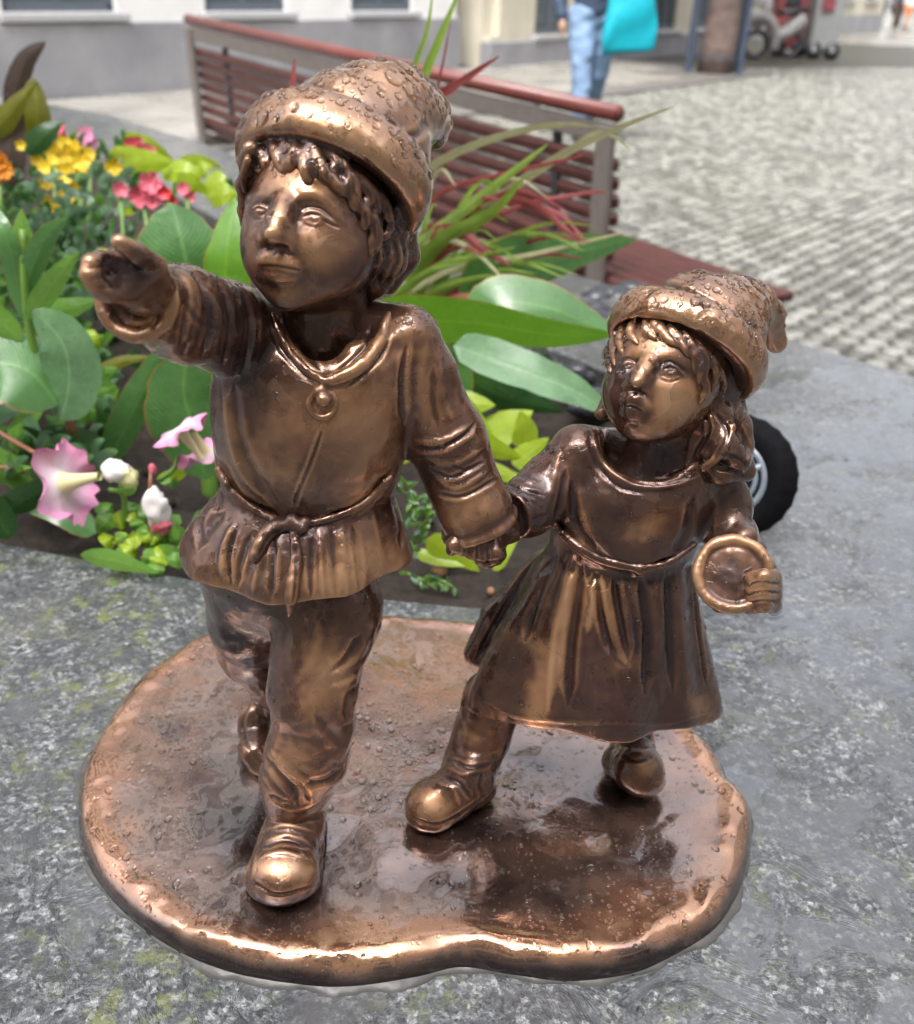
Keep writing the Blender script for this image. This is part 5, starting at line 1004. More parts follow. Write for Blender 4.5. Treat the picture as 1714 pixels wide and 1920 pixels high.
    lobes = [([(472, 285), (470, 305), (472, 326)], 10, 8), ([(484, 272), (494, 290), (497, 306)], 13, 11), ([(476, 280), (478, 300), (486, 320)], 9, 6), ([(512, 268), (519, 290), (526, 314)], 12, 9), ([(532, 268), (540, 288), (530, 318)], 9, 7), ([(556, 266), (552, 288), (543, 312)], 12, 9),
             ([(570, 280), (572, 312), (576, 336)], 10, 10), ([(578, 272), (594, 294), (590, 318)], 12, 11), ([(596, 300), (606, 322), (620, 338)], 12, 9), ([(606, 282), (624, 292), (630, 310), (618, 322)], 10, 7), ([(630, 300), (646, 316), (652, 340), (640, 356)], 11, 9), ([(622, 330), (634, 348), (648, 364)], 9, 8), ([(656, 326), (664, 350), (662, 384)], 10, 12), ([(666, 330), (684, 350), (694, 372), (684, 386)], 11, 9), ([(690, 352), (706, 372), (704, 398)], 11, 9), ([(704, 362), (722, 384), (728, 410)], 11, 9), ([(672, 384), (684, 402), (682, 424)], 9, 9), ([(722, 390), (728, 420), (716, 448)], 11, 9), ([(734, 396), (744, 420), (740, 448)], 11, 9), ([(696, 402), (702, 430), (694, 456)], 10, 9), ([(748, 410), (756, 436), (748, 460)], 9, 8), ([(708, 430), (706, 456), (696, 474)], 9, 7)]
    for L, ra, rb in lobes:
        pts = spline([(x+rg.uniform(-2, 2), y+rg.uniform(-2, 2)) for x, y in L], 4); base = hh(*pts[len(pts)//2], 3); pr = None
        for i, (u, v) in enumerate(pts):
            t = i/(len(pts)-1); q = hh(min(u, 758), v, 2+5*math.sin(math.pi*min(1, .15+t*.85)))
            if np.linalg.norm(q-base) > .014: continue
            r_ = m(base, ra+(rb-ra)*t)
            if pr is not None: Fc.cap(pr, q, r0_, r_, .0016 if i > 1 else .0008)
            pr, r0_ = q, r_
    br = P(622, 336, .418); c = P(628, 318, .424)
    for i in range(44):
        a0, a1_ = 2*math.pi*i/44, 2*math.pi*(i+1)/44; f = lambda t: br+xa*m(br, 177)*.87*math.cos(t)+ya*m(br, 152)*.87*math.sin(t)+ax*.0015; Fc.cap(f(a0), f(a1_), .0058, .0058, .003)
    # locks falling behind the ear
    for L in ([(730, 436, .414, 30), (726, 486, .412, 36), (703, 532, .414, 24), (696, 552, .416, 12)], [(756, 430, .424, 26), (754, 480, .424, 32), (728, 530, .421, 22)], [(712, 456, .408, 20), (700, 486, .405, 20), (690, 520, .408, 12)]): chain(Fc, L, .003, .003)
    st = [([(x, y), (x+dx, y+14), (x+dx+3, y+30)], 2.4, -2.6) for (x, y, dx) in ((494, 284, 3), (520, 284, 3), (549, 282, -3), (592, 288, 2), (604, 306, 8), (640, 312, 6), (662, 340, 2), (686, 352, 8), (706, 372, 3), (724, 386, 4), (724, 410, -4), (742, 412, 2), (684, 396, 2), (700, 416, 2))]
    st += [([(720, 452), (722, 490), (700, 535)], 5, -3.5), ([(738, 450), (744, 495), (716, 540)], 5, -3.5), ([(752, 445), (760, 490), (738, 528)], 4, -3), ([(704, 462), (704, 500), (690, 535)], 4, -3), ([(690, 500), (715, 492), (742, 470)], 5, 2)]
    finish(Fc, 'curly_hair', M_DK, root, st, pre=1, noise=.0002, wbase=-.15)
    # ---------------- tunic
    T = Field(np.array([P(165, 560, .33)[0]-.008, P(330, 640, .40)[1]-.10, P(330, 640, .40)[2]-.11]), P(970, 520, .41)+[.02, .06, .035], .0009)
    def fold(th, t): return .0009*np.sin(th*5+1)*(1-t)+.0006*np.sin(th*9+2)*(1-t)
    T.loft([(425, 732, 925, .412, .027), (410, 752, 870, .411, .031), (402, 760, 815, .410, .034), (396, 768, 750, .410, .034), (400, 780, 690, .411, .032), (430, 786, 645, .412, .028), (470, 770, 610, .414, .022)], 0, 'add', fold)
    chain(T, [(500, 618, .415, 56), (610, 605, .42, 62), (760, 628, .415, 52)], .010)
    T.cap(P(606, 560, .405), P(606, 650, .400), m(c, 70), m(c, 50), .004, 'sub')
    ball(T, 605, 640, .385, (60, 44, 40), .005, 'sub')
    # skirt of the tunic
    def fs(th, t):
        s = (1-t); return s*(.0024*np.sin(th*5+.6)+.0012*np.sin(th*9+2.1))
    def hem(th, z0): return z0+.0010*np.sin(th*3+.5)+.0009*np.sin(th*7)+.0042*(1-np.cos(th-.1))
    S = [(422, 732, 908, .412, .026), (396, 744, 940, .412, .034), (364, 756, 975, .411, .041), (344, 766, 1008, .410, .045), (342, 768, 1034, .410, .046)]
    T.loft(S, .002, 'add', fs, hem)
    # sleeves
    chain(T, [(470, 622, .412, 76), (420, 612, .395, 82), (345, 590, .368, 86), (268, 562, .338, 72)], .010, .006)
    wdv = P(225, 552, .313)-P(300, 570, .345); wdv /= np.linalg.norm(wdv); wq = P(262, 562, .330); T.ell(wq+wdv*.006, [m(wq, 62), m(wq, 62), .0075], .002, 'sub', rotfrom(wdv, np.array([0, 0, 1.])))
    chain(T, [(768, 638, .412, 56), (796, 700, .412, 56), (838, 825, .412, 72), (862, 890, .408, 64), (890, 955, .404, 72)], .008, .006)
    chain(T, [(893, 965, .404, 52), (912, 1030, .402, 66)], .001, .001, 'sub')
    # cut the lower cuff square to the arm
    ca = P(890, 962, .404); dv = P(915, 1022, .403)-ca; dv /= np.linalg.norm(dv); q = T.reg(ca-.035, ca+.035); sl, gg = q
    pl = ((ca+dv*.0075)[0]-gg[0])*dv[0]+((ca+dv*.0075)[1]-gg[1])*dv[1]+((ca+dv*.0075)[2]-gg[2])*dv[2]
    rad = np.sqrt((gg[0]-ca[0])**2+(gg[1]-ca[1])**2+(gg[2]-ca[2])**2); T.D[sl] = np.where(rad < .030, np.maximum(T.D[sl], -pl), T.D[sl])
    rim = []
    for i in range(25):
        a = 2*math.pi*i/24; u = rotfrom(dv, np.array([0, 0, 1.])); rim.append(ca+dv*.006+(u[0]*math.cos(a)+u[1]*math.sin(a))*m(ca, 67))
    T.path(rim, .0020, .002)
    w0 = P(238, 556, .320); wd = P(225, 552, .313)-P(300, 570, .345); wd /= np.linalg.norm(wd)
    ww = P(262, 562, .330); q = T.reg(ww-.04, ww+.04); sl, gg = q; e = ww+wd*.004
    pl = (e[0]-gg[0])*wd[0]+(e[1]-gg[1])*wd[1]+(e[2]-gg[2])*wd[2]; rad = np.sqrt((gg[0]-e[0])**2+(gg[1]-e[1])**2+(gg[2]-e[2])**2)
    T.D[sl] = np.where(rad < .034, np.maximum(T.D[sl], -pl), T.D[sl])
    u = rotfrom(wd, np.array([0, 0, 1.])); T.path([ww+wd*.003+(u[0]*math.cos(a)+u[1]*math.sin(a))*m(ww, 69) for a in np.linspace(0, 2*math.pi, 25)], .0019, .002)
    st = [([(606, 800), (585, 860), (560, 920), (547, 965)], 3.2, -3.0), ([(600, 800), (578, 860), (553, 925)], 3, 2.2),
          ([(440, 720), (450, 820), (480, 890), (520, 940)], 9, -3.2), ([(420, 700), (425, 800), (455, 890), (515, 950)], 6, 3.0), ([(412, 860), (450, 930), (530, 972)], 7, -4), ([(735, 880), (680, 945), (600, 975)], 7, -4),
          ([(760, 650), (752, 720), (756, 800)], 5, -4.5), ([(772, 640), (765, 700), (768, 780)], 6, 2.6), ([(800, 640), (790, 720), (800, 790)], 9, 2.2), ([(824, 680), (830, 740), (850, 790)], 7, 2.0), ([(812, 690), (812, 750), (822, 800)], 6, -2.0),
          ([(770, 838), (820, 842), (872, 815), (892, 790)], 5, -5), ([(775, 825), (830, 826), (880, 800)], 6, 3.5), ([(800, 860), (850, 870), (905, 840)], 6, 4.5), ([(808, 880), (850, 895), (912, 862)], 4, -4.5), ([(812, 895), (860, 915), (918, 880)], 5, 4.0), ([(815, 925), (870, 930), (935, 895)], 4, -4.5), ([(845, 870), (870, 880), (885, 872)], 4, -3),
          ([(300, 492), (330, 560), (310, 640)], 6, 4), ([(318, 492), (350, 560), (335, 655)], 5, -4.5), ([(340, 500), (372, 575), (350, 668)], 7, 4.5), ([(360, 510), (395, 590), (375, 680)], 5, -5), ([(385, 512), (412, 600), (392, 690)], 6, 4), ([(405, 515), (432, 600), (415, 695)], 5, -5), ([(425, 522), (450, 600), (432, 700)], 5, 3.5), ([(447, 528), (470, 610), (452, 720)], 5, -4.5), ([(466, 532), (490, 610), (470, 720)], 5, 2.5),
          ([(345, 560), (370, 600), (420, 620)], 5, -2.5), ([(300, 600), (360, 640), (400, 660)], 5, 2), ([(290, 520), (300, 575), (285, 630)], 5, -3), ([(275, 500), (290, 560)], 6, 2),
          ([(515, 590), (545, 650), (600, 712)], 7, 4.5), ([(528, 585), (558, 645), (608, 700)], 4, -4), ([(500, 600), (530, 660), (590, 722)], 4, -3.2), ([(722, 600), (700, 660), (640, 715)], 10, 5), ([(732, 612), (712, 672), (650, 728)], 3.5, -4), ([(700, 605), (680, 655), (625, 705)], 4, -3),
          ([(620, 990), (626, 1060), (630, 1120)], 7, -3), ([(640, 985), (646, 1060), (650, 1125)], 6, 3), ([(600, 990), (602, 1060), (606, 1125)], 5, 3), ([(585, 1000), (582, 1060), (584, 1120)], 5, -3.5), ([(660, 985), (672, 1060), (675, 1110)], 6, -2.5), ([(700, 960), (712, 1040), (715, 1100)], 9, 2.5), ([(470, 1000), (450, 1060), (445, 1100)], 6, -4), ([(440, 980), (420, 1030), (415, 1080)], 8, 2.5), ([(495, 1030), (480, 1080), (475, 1115)], 6, 3), ([(515, 1010), (512, 1060), (508, 1120)], 6, -3.5), ([(446, 985), (430, 1040), (432, 1095)], 3, -6), ([(436, 985), (418, 1035), (420, 1085)], 6, 4), ([(404, 930), (378, 980), (372, 1020)], 5, -4), ([(735, 930), (748, 980), (752, 1030)], 4, -3.5), ([(420, 960), (385, 1000), (372, 1030)], 8, -5), ([(405, 945), (370, 985), (352, 1010)], 9, 4)]
    finish(T, 'tunic', M_BR, root, st, noise=.0003, wear_shade=[(665, 820, 90, 120, 12, .55), (500, 820, 50, 100, 0, .25), (430, 780, 14, 90, -4, .3), (690, 1060, 60, 60, 0, .8), (615, 1100, 40, 30, 0, .5), (790, 700, 40, 80, 0, .25), (890, 940, 60, 30, -25, .45), (570, 1000, 60, 50, 0, -.4), (430, 610, 50, 90, 0, -.6), (470, 700, 40, 60, 0, -.4), (320, 560, 60, 60, 0, .2), (440, 1070, 40, 30, 0, .25), (795, 880, 30, 60, 0, -.5), (610, 590, 50, 60, 0, -.3)], wbase=-.08)
    # collar edge, button, cord
    K = Field(P(330, 700, .36)-[.01, .03, .13], P(780, 560, .40)+[.01, .05, .02], .0009)
    spath2 = lambda pts, rad, out: [K.cap(a, b, ra, rb, .0012) for a, b, ra, rb in zip(*(lambda q, r: (q[:-1], q[1:], r[:-1], r[1:]))([T.hit(x, y, out) for x, y in spline(pts, 5)], [m(P(600, 800, .38), x) for x in np.interp(np.linspace(0, 1, len(spline(pts, 5))), np.linspace(0, 1, len(rad)), rad)]))]
    spath2([(728, 590), (712, 640), (680, 682), (640, 706), (612, 716)], [8, 12, 13, 12, 8], 3); spath2([(512, 592), (535, 645), (570, 690), (604, 712)], [6, 8, 8, 6], 1)
    ring = [(604+25*math.cos(a), 757+26*math.sin(a)) for a in np.linspace(0, 2*math.pi, 17)]
    for a, b in zip(ring[:-1], ring[1:]): K.cap(T.hit(*a, 1), T.hit(*b, 1), m(P(600, 750, .38), 6), m(P(600, 750, .38), 6), .001)
    q = T.hit(606, 750, 3); K.ell(q, m(q, 15), .001)
    q = T.hit(604, 730, 2); K.ell(q, m(q, 9), .001)
    finish(K, 'button_and_collar', M_BR, root, [], pre=1, noise=.0002, wbase=-.2, wear_shade=[(680, 680, 60, 40, -40, .4)])
    K = Field(P(330, 900, .36)-[.01, .03, .09], P(780, 860, .40)+[.01, .05, .02], .0009)
    spath2([(410, 880), (440, 925), (490, 962), (548, 985)], [9, 9, 9, 8], 2); spath2([(560, 985), (620, 972), (680, 945), (732, 895)], [8, 9, 9, 9], 2)
    for (x, y, r) in ((548, 975, 14), (566, 990, 13), (556, 984, 15), (572, 978, 12)): q = T.hit(x, y, 5); K.ell(q, m(q, r), .001)
    spath2([(545, 985), (515, 990), (492, 1015), (478, 1045)], [9, 13, 15, 14], 5); spath2([(545, 985), (512, 985), (488, 1008), (474, 1040)], [7, 8, 7, 6], 9)
    spath2([(550, 995), (556, 1040), (550, 1090), (545, 1125)], [8, 12, 14, 12], 3)
    q0 = T.hit(546, 1115, 6); K.cap(q0, P(542, 1156, .366), m(q0, 12), m(q0, 4), .002)
    finish(K, 'cord_belt', M_BR, root, [([(535, 990), (505, 1005), (484, 1042)], 3, -3), ([(552, 1010), (555, 1070), (548, 1140)], 3, -3)], pre=1, noise=.0003, wbase=-.35, wear_shade=[(480, 1020, 14, 40, 30, .5), (548, 1100, 8, 50, 0, .5)])
    # ---------------- trousers
    L = Field(P(360, 1180, .40)-[.015, .06, .10], P(730, 1080, .41)+[.02, .10, .04], .0009)
    chain(L, [(560, 1070, .41, 130), (612, 1130, .402, 100), (612, 1160, .400, 97), (594, 1237, .390, 82), (586, 1296, .384, 80), (588, 1356, .385, 73), (576, 1415, .386, 76), (558, 1460, .386, 68), (551, 1500, .385, 56)], .01, .006)
    chain(L, [(480, 1060, .42, 108), (474, 1160, .424, 80), (482, 1210, .432, 72), (520, 1265, .452, 56), (522, 1330, .478, 44)], .01, .006)
    st = [([(700, 1160), (680, 1210), (650, 1250)], 9, 5), ([(712, 1170), (700, 1230), (672, 1262)], 5, -5), ([(676, 1190), (650, 1235), (620, 1262)], 7, -5), ([(672, 1262), (650, 1280), (620, 1290)], 6, 3.5), ([(672, 1285), (655, 1310), (648, 1350)], 7, -4), ([(600, 1160), (590, 1230), (560, 1280)], 12, 3), ([(540, 1180), (530, 1240), (545, 1300)], 10, -2),
          ([(660, 1330), (655, 1380), (630, 1440)], 5, 3.5), ([(525, 1330), (525, 1380), (505, 1430)], 8, 3), ([(500, 1420), (520, 1450), (550, 1480), (560, 1510)], 6, -6), ([(510, 1405), (540, 1440), (575, 1470), (585, 1505)], 7, 5), ([(492, 1450), (515, 1480), (545, 1508)], 6, 4), ([(640, 1440), (610, 1462), (570, 1468)], 6, -3.5), ([(648, 1400), (600, 1440), (560, 1440)], 9, 3), ([(500, 1500), (550, 1518), (600, 1502)], 5, 3.5), ([(505, 1490), (540, 1500)], 4, -4), ([(590, 1340), (620, 1370), (640, 1400)], 9, -2.5),
          ([(400, 1130), (420, 1200), (470, 1262)], 8, 2)]
    finish(L, 'trousers', M_BR, root, st, noise=.0003, wear_shade=[(610, 1270, 46, 55, 12, .85), (560, 1180, 30, 70, 6, .1), (540, 1430, 40, 40, 20, .55), (590, 1350, 40, 70, 0, .1), (440, 1180, 70, 130, 0, -.55), (530, 1290, 30, 60, 0, -.1), (590, 1490, 30, 22, 0, .5), (550, 1480, 22, 20, 0, -.5)], wbase=-.1)
    # ---------------- shoes
    _c0 = GS(530, 1640, .02); B = Field(_c0-[.04, .05, .02], _c0+[.045, .10, .08], .0009)
    B.cap(P(552, 1490, .386), GS(556, 1545, .036), .0125, .0128, 0); B.cap(GS(556, 1540, .036), GS(534, 1618, .030), .0138, .0135, .006)
    B.ell(GS(530, 1634, .0300), [.0168, .0165, .0120], .006); B.cap(GS(556, 1532, .026), GS(532, 1640, .024), .0150, .0176, .003, flat=((0, 0, 1), .42))
    B.cap(GS(556, 1530, .021), GS(532, 1640, .020), .0162, .0198, .001, flat=((0, 0, 1), .22))
    st = [([(490, 1590), (535, 1575), (585, 1590)], 5, -4), ([(488, 1562), (535, 1548), (590, 1560)], 5, 3), ([(486, 1610), (530, 1598), (580, 1612)], 5, 3.5), ([(500, 1535), (550, 1530), (600, 1535)], 5, -4), ([(470, 1650), (520, 1676), (592, 1660)], 3, -4), ([(482, 1560), (470, 1620), (466, 1660)], 4, -3), ([(596, 1560), (604, 1620), (603, 1665)], 4, -3)]
    finish(B, 'shoe', M_BR, root, st, noise=.0003, wear_shade=[(530, 1628, 52, 20, 4, 1.0), (540, 1560, 40, 30, 0, .15), (530, 1690, 80, 12, 0, -.5)], wbase=-.12)
    B = Field(P(480, 1370, .46)-[.04, .05, .05], P(480, 1370, .46)+[.04, .06, .05], .0009)
    B.ell(P(480, 1366, .464), [.0108, .0080, .0168], 0, 'add', np.array([_R, _F*.9+_U*.3, _U*.93-_F*.35])); B.cap(P(512, 1316, .486), P(505, 1350, .476), .0115, .0120, .006)
    B.cap(P(486, 1402, .450), P(500, 1424, .446), .0125, .0120, .006, flat=((0, 0, 1), .7))
    finish(B, 'shoe', M_DK, root, [([(470, 1318), (456, 1345), (458, 1380), (470, 1412)], 4, -2.2)], noise=.0002, wbase=-.1)

def build_girl():
    root = empty('girl_figure', (0, 0, 0), parent=STAT); root.location = P(1150, 1400, .44)-np.array(STAT.location)
    F = Field(P(860, 900, .40)-[.03, .08, .10], P(1480, 600, .44)+[.02, .08, .05], .00064)
    ball(F, 1262, 668, .452, (112, 112, 112), M=CF); ball(F, 1232, 716, .438, (92, 96, 92), .010, M=CF)
    ball(F, 1262, 748, .436, (52, 46, 44), .012, M=CF); ball(F, 1170, 735, .430, (34, 40, 34), .010, M=CF)
    ball(F, 1208, 775, .428, (50, 42, 42), .012, M=CF); ball(F, 1206, 802, .426, (24, 18, 20), .008, M=CF)
    chain(F, [(1262, 780, .448, 66), (1240, 860, .448, 70), (1220, 920, .448, 96)], .006)
    ball(F, 1200, 960, .447, (110, 80, 70), .006)
    chain(F, [(1080, 850, .445, 34), (1010, 930, .435, 32), (955, 985, .422, 30), (915, 1010, .408, 28)], .004)
    chain(F, [(1350, 900, .446, 34), (1385, 1000, .44, 32), (1425, 1075, .405, 30), (1432, 1092, .386, 28)], .004)
    sball(F, 1178, 682, (20, 14, 8), .005, 'sub', out=4, a=8); sball(F, 1254, 694, (27, 15, 8), .006, 'sub', out=5, a=14)
    sball(F, 1179, 688, (12, 9, 8), .0018, out=-3, a=8); sball(F, 1256, 700, (15, 10, 8), .0018, out=-3, a=14)
    spath(F, [(1217, 676), (1208, 696), (1197, 712)], [3, 6, 9], .005, out=[-3, 8]); q = F.hit(1193, 717, 3); F.ell(q, m(q, 10.5), .0035)
    sball(F, 1181, 726, 7, .0035, out=-1); sball(F, 1209, 731, 8, .004, out=-1); sball(F, 1186, 737, (5, 3, 5), .002, 'sub', out=0); sball(F, 1203, 740, (6, 3, 5), .002, 'sub', out=0)
    spath(F, [(1172, 752), (1186, 748), (1198, 753), (1212, 764)], [3, 4.5, 4.5, 3], .004, out=-2); spath(F, [(1176, 772), (1186, 775), (1198, 780)], [3, 4.5, 3], .004, out=-2)
    # right hand round the rim of the dish: four fingers across, thumb below
    ball(F, 1432, 1104, .380, (32, 38, 30), .004)
    for i in range(4):
        y = 1082+i*17.5; chain(F, [(1452, y+6, .388, 15), (1450, y, .372, 15.5), (1432, y-1, .364, 15.5), (1412, y+3, .367, 14), (1404, y+7, .374, 11)], .0020, .0008)
    # hand held by the boy
    ball(F, 915, 1022, .408, (26, 30, 24), .004)
    for i, (x, y) in enumerate(((905, 1050), (918, 1056), (932, 1050), (940, 1040))): chain(F, [(912+i*8, 1020, .412, 11), (x, y, .412, 10), (x-6, y+2, .404, 9)], .0018, .001)
    st = [([(1166, 686), (1176, 678), (1188, 682)], 2.6, 2.0), ([(1168, 694), (1180, 698), (1192, 693)], 2.6, 1.0), ([(1238, 694), (1252, 685), (1268, 690), (1286, 706)], 2.8, 2.6), ([(1240, 706), (1256, 712), (1274, 706)], 2.6, 1.4), ([(1242, 692), (1258, 688), (1272, 694)], 1.8, -1.6),
          ([(1262, 699), (1259, 704), (1254, 703), (1252, 698), (1257, 695), (1262, 699)], 1.6, -1.1), ([(1184, 688), (1181, 692), (1177, 690), (1176, 685), (1181, 684)], 1.5, -1.6), ([(1234, 688), (1254, 678), (1276, 688), (1290, 702)], 2.6, -1.8), ([(1162, 682), (1176, 672), (1192, 679)], 2.4, -1.5), ([(1238, 710), (1256, 716), (1276, 710)], 2.0, -1.2), ([(1172, 760), (1188, 763), (1206, 772)], 2.8, -2.6), ([(1222, 742), (1234, 764), (1230, 788)], 10, -.8), ([(1166, 742), (1164, 765)], 6, -1.0), ([(1180, 793), (1198, 798)], 6, -1.8), ([(1191, 740), (1190, 745)], 4, -1.0), ([(1228, 690), (1228, 704)], 7, -2), ([(1196, 682), (1194, 694)], 4, -1.4), ([(1226, 674), (1256, 666), (1290, 692)], 8, 1.8), ([(1158, 672), (1180, 665), (1200, 672)], 7, 1.4),
          ([(1462, 1094), (1420, 1092), (1402, 1100)], 2.6, -3.0), ([(1462, 1111), (1425, 1109), (1400, 1117)], 2.6, -3.0), ([(1460, 1128), (1425, 1126), (1402, 1132)], 2.4, -2.6)]
    global GIRL_HIT; GIRL_HIT = F.hit(1306, 812, 1)
    finish(F, 'girl_body', M_BR, root, st, noise=.00018, wear_shade=[(1203, 700, 7, 24, 30, .7), (1193, 715, 8, 8, 0, .4), (1262, 755, 42, 42, 0, .8), (1215, 655, 40, 22, 0, .5), (1225, 808, 50, 14, 10, .4), (1160, 690, 26, 40, 0, -.55), (1260, 690, 34, 16, 0, -.5), (1240, 870, 80, 50, 0, -.6), (1180, 765, 30, 20, 0, -.35), (1430, 1100, 36, 30, 0, .6)], wbase=-.06)
    # ---------------- cap
    c = P(1290, 640, .452); rd = ray(1290, 640); rd = rd/np.linalg.norm(rd)
    ax = .30*rd+.95*(.42*_R+.90*_U); ax /= np.linalg.norm(ax); xa = .84*_R-.52*_U; xa -= ax*(xa@ax); xa /= np.linalg.norm(xa); ya = np.cross(ax, xa); R3 = np.array([xa, ya, ax])
    Fh = Field(P(1290, 720, .44)-[.06, .05, .04], P(1340, 520, .46)+[.06, .06, .03], .0009)
    Fh.ell(P(1316, 628, .459), [m(c, 120), m(c, 118), m(c, 106)], 0, 'add', R3)
    chain(Fh, [(1326, 606, .46, 88), (1372, 584, .466, 62), (1408, 574, .474, 42), (1438, 594, .482, 28), (1456, 642, .486, 20)], .009, .006)
    Fh.cap(P(1278, 700, .448), P(1262, 750, .445), m(c, 116), m(c, 116), .004, 'sub')
    finish(Fh, 'hat', M_BRH, root, [([(1436, 620), (1432, 655)], 6, -4), ([(1188, 548), (1229, 534), (1272, 538), (1333, 570), (1396, 620), (1432, 672)], 4.5, -6)], noise=.0003, wear_shade=[(1350, 550, 80, 30, 10, .35)], wbase=.12)
    Fb = Field(P(1280, 820, .40)-[.05, .03, .02], P(1300, 540, .47)+[.05, .06, .03], .0009)
    N = 40; br = P(1284, 658, .450); a1, a2 = m(br, 144), m(br, 126)
    for i in range(N):
        t0, t1 = 2*math.pi*i/N, 2*math.pi*(i+1)/N
        f = lambda t, o, q: br+xa*a1*q*math.cos(t)+ya*a2*q*math.sin(t)+ax*o
        for o, q, rr in ((-.0030, .970, .0014), (.0008, .985, .0020), (.0044, .975, .0021), (.0076, .945, .0018)): Fb.cap(f(t0, o, q), f(t1, o, q), rr, rr, .0046)
    finish(Fb, 'hat_band', M_BRH, root, [([(1160, 625), (1200, 580), (1270, 592), (1330, 640), (1375, 720), (1388, 780)], 3, -1.5)], noise=.0004, wear_shade=[(1280, 585, 70, 20, 28, .6), (1370, 680, 40, 70, -30, .4)], wbase=.12)
    # ---------------- straight fringe, side locks and plaits
    Fc = Field(P(1290, 900, .40)-[.05, .02, .025], P(1300, 560, .48)+[.05, .04, .02], .0008)
    for (x, y, Y, r) in ((1310, 690, .456, 84), (1330, 730, .456, 62)): ball(Fc, x, y, Y, r, .008)
    def lock(pts, rad, out=4, k=.0008):
        pts = spline(pts, 4); q = [F.hit(x, y, out) for x, y in pts]; r = [m(q[0], v) for v in np.interp(np.linspace(0, 1, len(q)), np.linspace(0, 1, len(rad)), rad)]
        for i in range(len(q)-1):
            if np.linalg.norm(q[i+1]-q[i]) < .012: Fc.cap(q[i], q[i+1], r[i], r[i+1], k)
    for pts in ([(1188, 600), (1182, 625), (1196, 645)], [(1170, 610), (1162, 640), (1168, 665)], [(1154, 625), (1150, 655), (1152, 685)], [(1210, 600), (1214, 622), (1232, 636)], [(1236, 606), (1250, 632), (1272, 650)], [(1256, 612), (1276, 640), (1290, 668)], [(1282, 624), (1300, 655), (1302, 700)], [(1304, 640), (1322, 672), (1322, 716)], [(1322, 655), (1340, 695), (1336, 735)], [(1340, 680), (1356, 715), (1350, 750)], [(1225, 596), (1232, 615), (1252, 628)], [(1318, 700), (1324, 730), (1312, 756)], [(1146, 640), (1143, 670), (1144, 700)], [(1296, 640), (1312, 680), (1310, 720)]):
        lock(pts, [6, 9, 8, 3])
    for L in ([(1330, 745, .44, 26), (1345, 780, .438, 28), (1350, 815, .436, 24), (1330, 850, .43, 16)], [(1360, 760, .445, 26), (1380, 800, .443, 28), (1385, 835, .44, 26), (1390, 868, .438, 22)], [(1330, 790, .434, 18), (1355, 830, .43, 26), (1385, 862, .432, 24)], [(1372, 740, .452, 24), (1384, 790, .45, 20)], [(1368, 800, .43, 9), (1362, 840, .425, 11), (1320, 880, .424, 6)], [(1310, 770, .44, 22), (1305, 815, .438, 24), (1290, 870, .434, 14)], [(1330, 870, .432, 20), (1350, 890, .43, 18), (1400, 885, .436, 18)]): chain(Fc, L, .002, .003)
    chain(Fc, [(1146, 760, .455, 26), (1128, 775, .452, 14)], .002)
    br = P(1284, 658, .450)
    for i in range(40):
        a0, a1_ = 2*math.pi*i/40, 2*math.pi*(i+1)/40; f = lambda t: br+xa*m(br, 144)*.84*math.cos(t)+ya*m(br, 126)*.84*math.sin(t)+ax*.001
        if f(a0)@_R > P(1300, 658, .45)@_R: Fc.cap(f(a0), f(a1_), .0052, .0052, .003)
    st = [([(1300, 760), (1330, 800), (1300, 860)], 4, -4), ([(1340, 770), (1365, 815), (1335, 870)], 4, -4), ([(1372, 780), (1400, 830), (1398, 870)], 4, -4), ([(1385, 760), (1372, 810), (1340, 860), (1290, 885)], 5, 4), ([(1350, 850), (1385, 860), (1405, 880)], 4, -4), ([(1340, 880), (1375, 882), (1400, 895)], 3, -3)]
    finish(Fc, 'plaited_hair', M_DK, root, st, pre=1, noise=.0002, wear_shade=[(1215, 620, 60, 30, 10, .5)], wbase=-.1)
    # ---------------- dress
    T = Field(np.array([P(860, 1200, .42)[0]-.01, .36, .015]), np.array([P(1420, 800, .45)[0]+.012, .52, P(1200, 780, .45)[2]+.012]), .0009)
    def fold(th, t): return .0006*np.sin(th*6)*(1-t)
    T.loft([(1032, 1300, 1030, .447, .027), (1030, 1312, 990, .446, .030), (1040, 1330, 940, .446, .031), (1046, 1350, 900, .446, .029), (1070, 1362, 865, .447, .025), (1110, 1350, 835, .448, .020)], 0, 'add', fold)
    chain(T, [(1086, 850, .447, 44), (1200, 850, .452, 50), (1330, 885, .447, 46)], .009)
    def fs(th, t):
        s = (1-t); return s*(.0042*np.sin(th*5+.9)+.0020*np.sin(th*9+.3))+.0006*np.sin(th*16)*(t)
    def hem(th, z0): return z0+.0008*np.sin(th*4)+.0006*np.sin(th*9)+.0095*np.maximum(np.cos(th), 0)**1.5
    T.loft([(1040, 1292, 1018, .447, .026), (1005, 1300, 1070, .446, .031), (960, 1310, 1140, .444, .0345), (915, 1322, 1210, .441, .0385), (886, 1332, 1280, .438, .0400), (880, 1336, 1318, .438, .0405)], .003, 'add', fs, hem)
    chain(T, [(1015, 1050, .462, 18), (930, 1150, .462, 26), (893, 1225, .460, 24)], .006, .004); chain(T, [(1286, 1120, .47, 18), (1304, 1270, .472, 22)], .006)
    chain(T, [(1082, 850, .446, 50), (1030, 915, .44, 58), (990, 950, .43, 54), (960, 965, .42, 48)], .008, .005)
    chain(T, [(1348, 900, .447, 44), (1356, 950, .446, 52), (1360, 985, .440, 44), (1395, 1010, .424, 26)], .008, .005)
    T.cap(P(1215, 850, .435), P(1222, 800, .447), m(c, 84), m(c, 84), .002, 'sub', flat=(_U, .62)); ball(T, 1212, 862, .424, (72, 34, 44), .003, 'sub', M=CF)
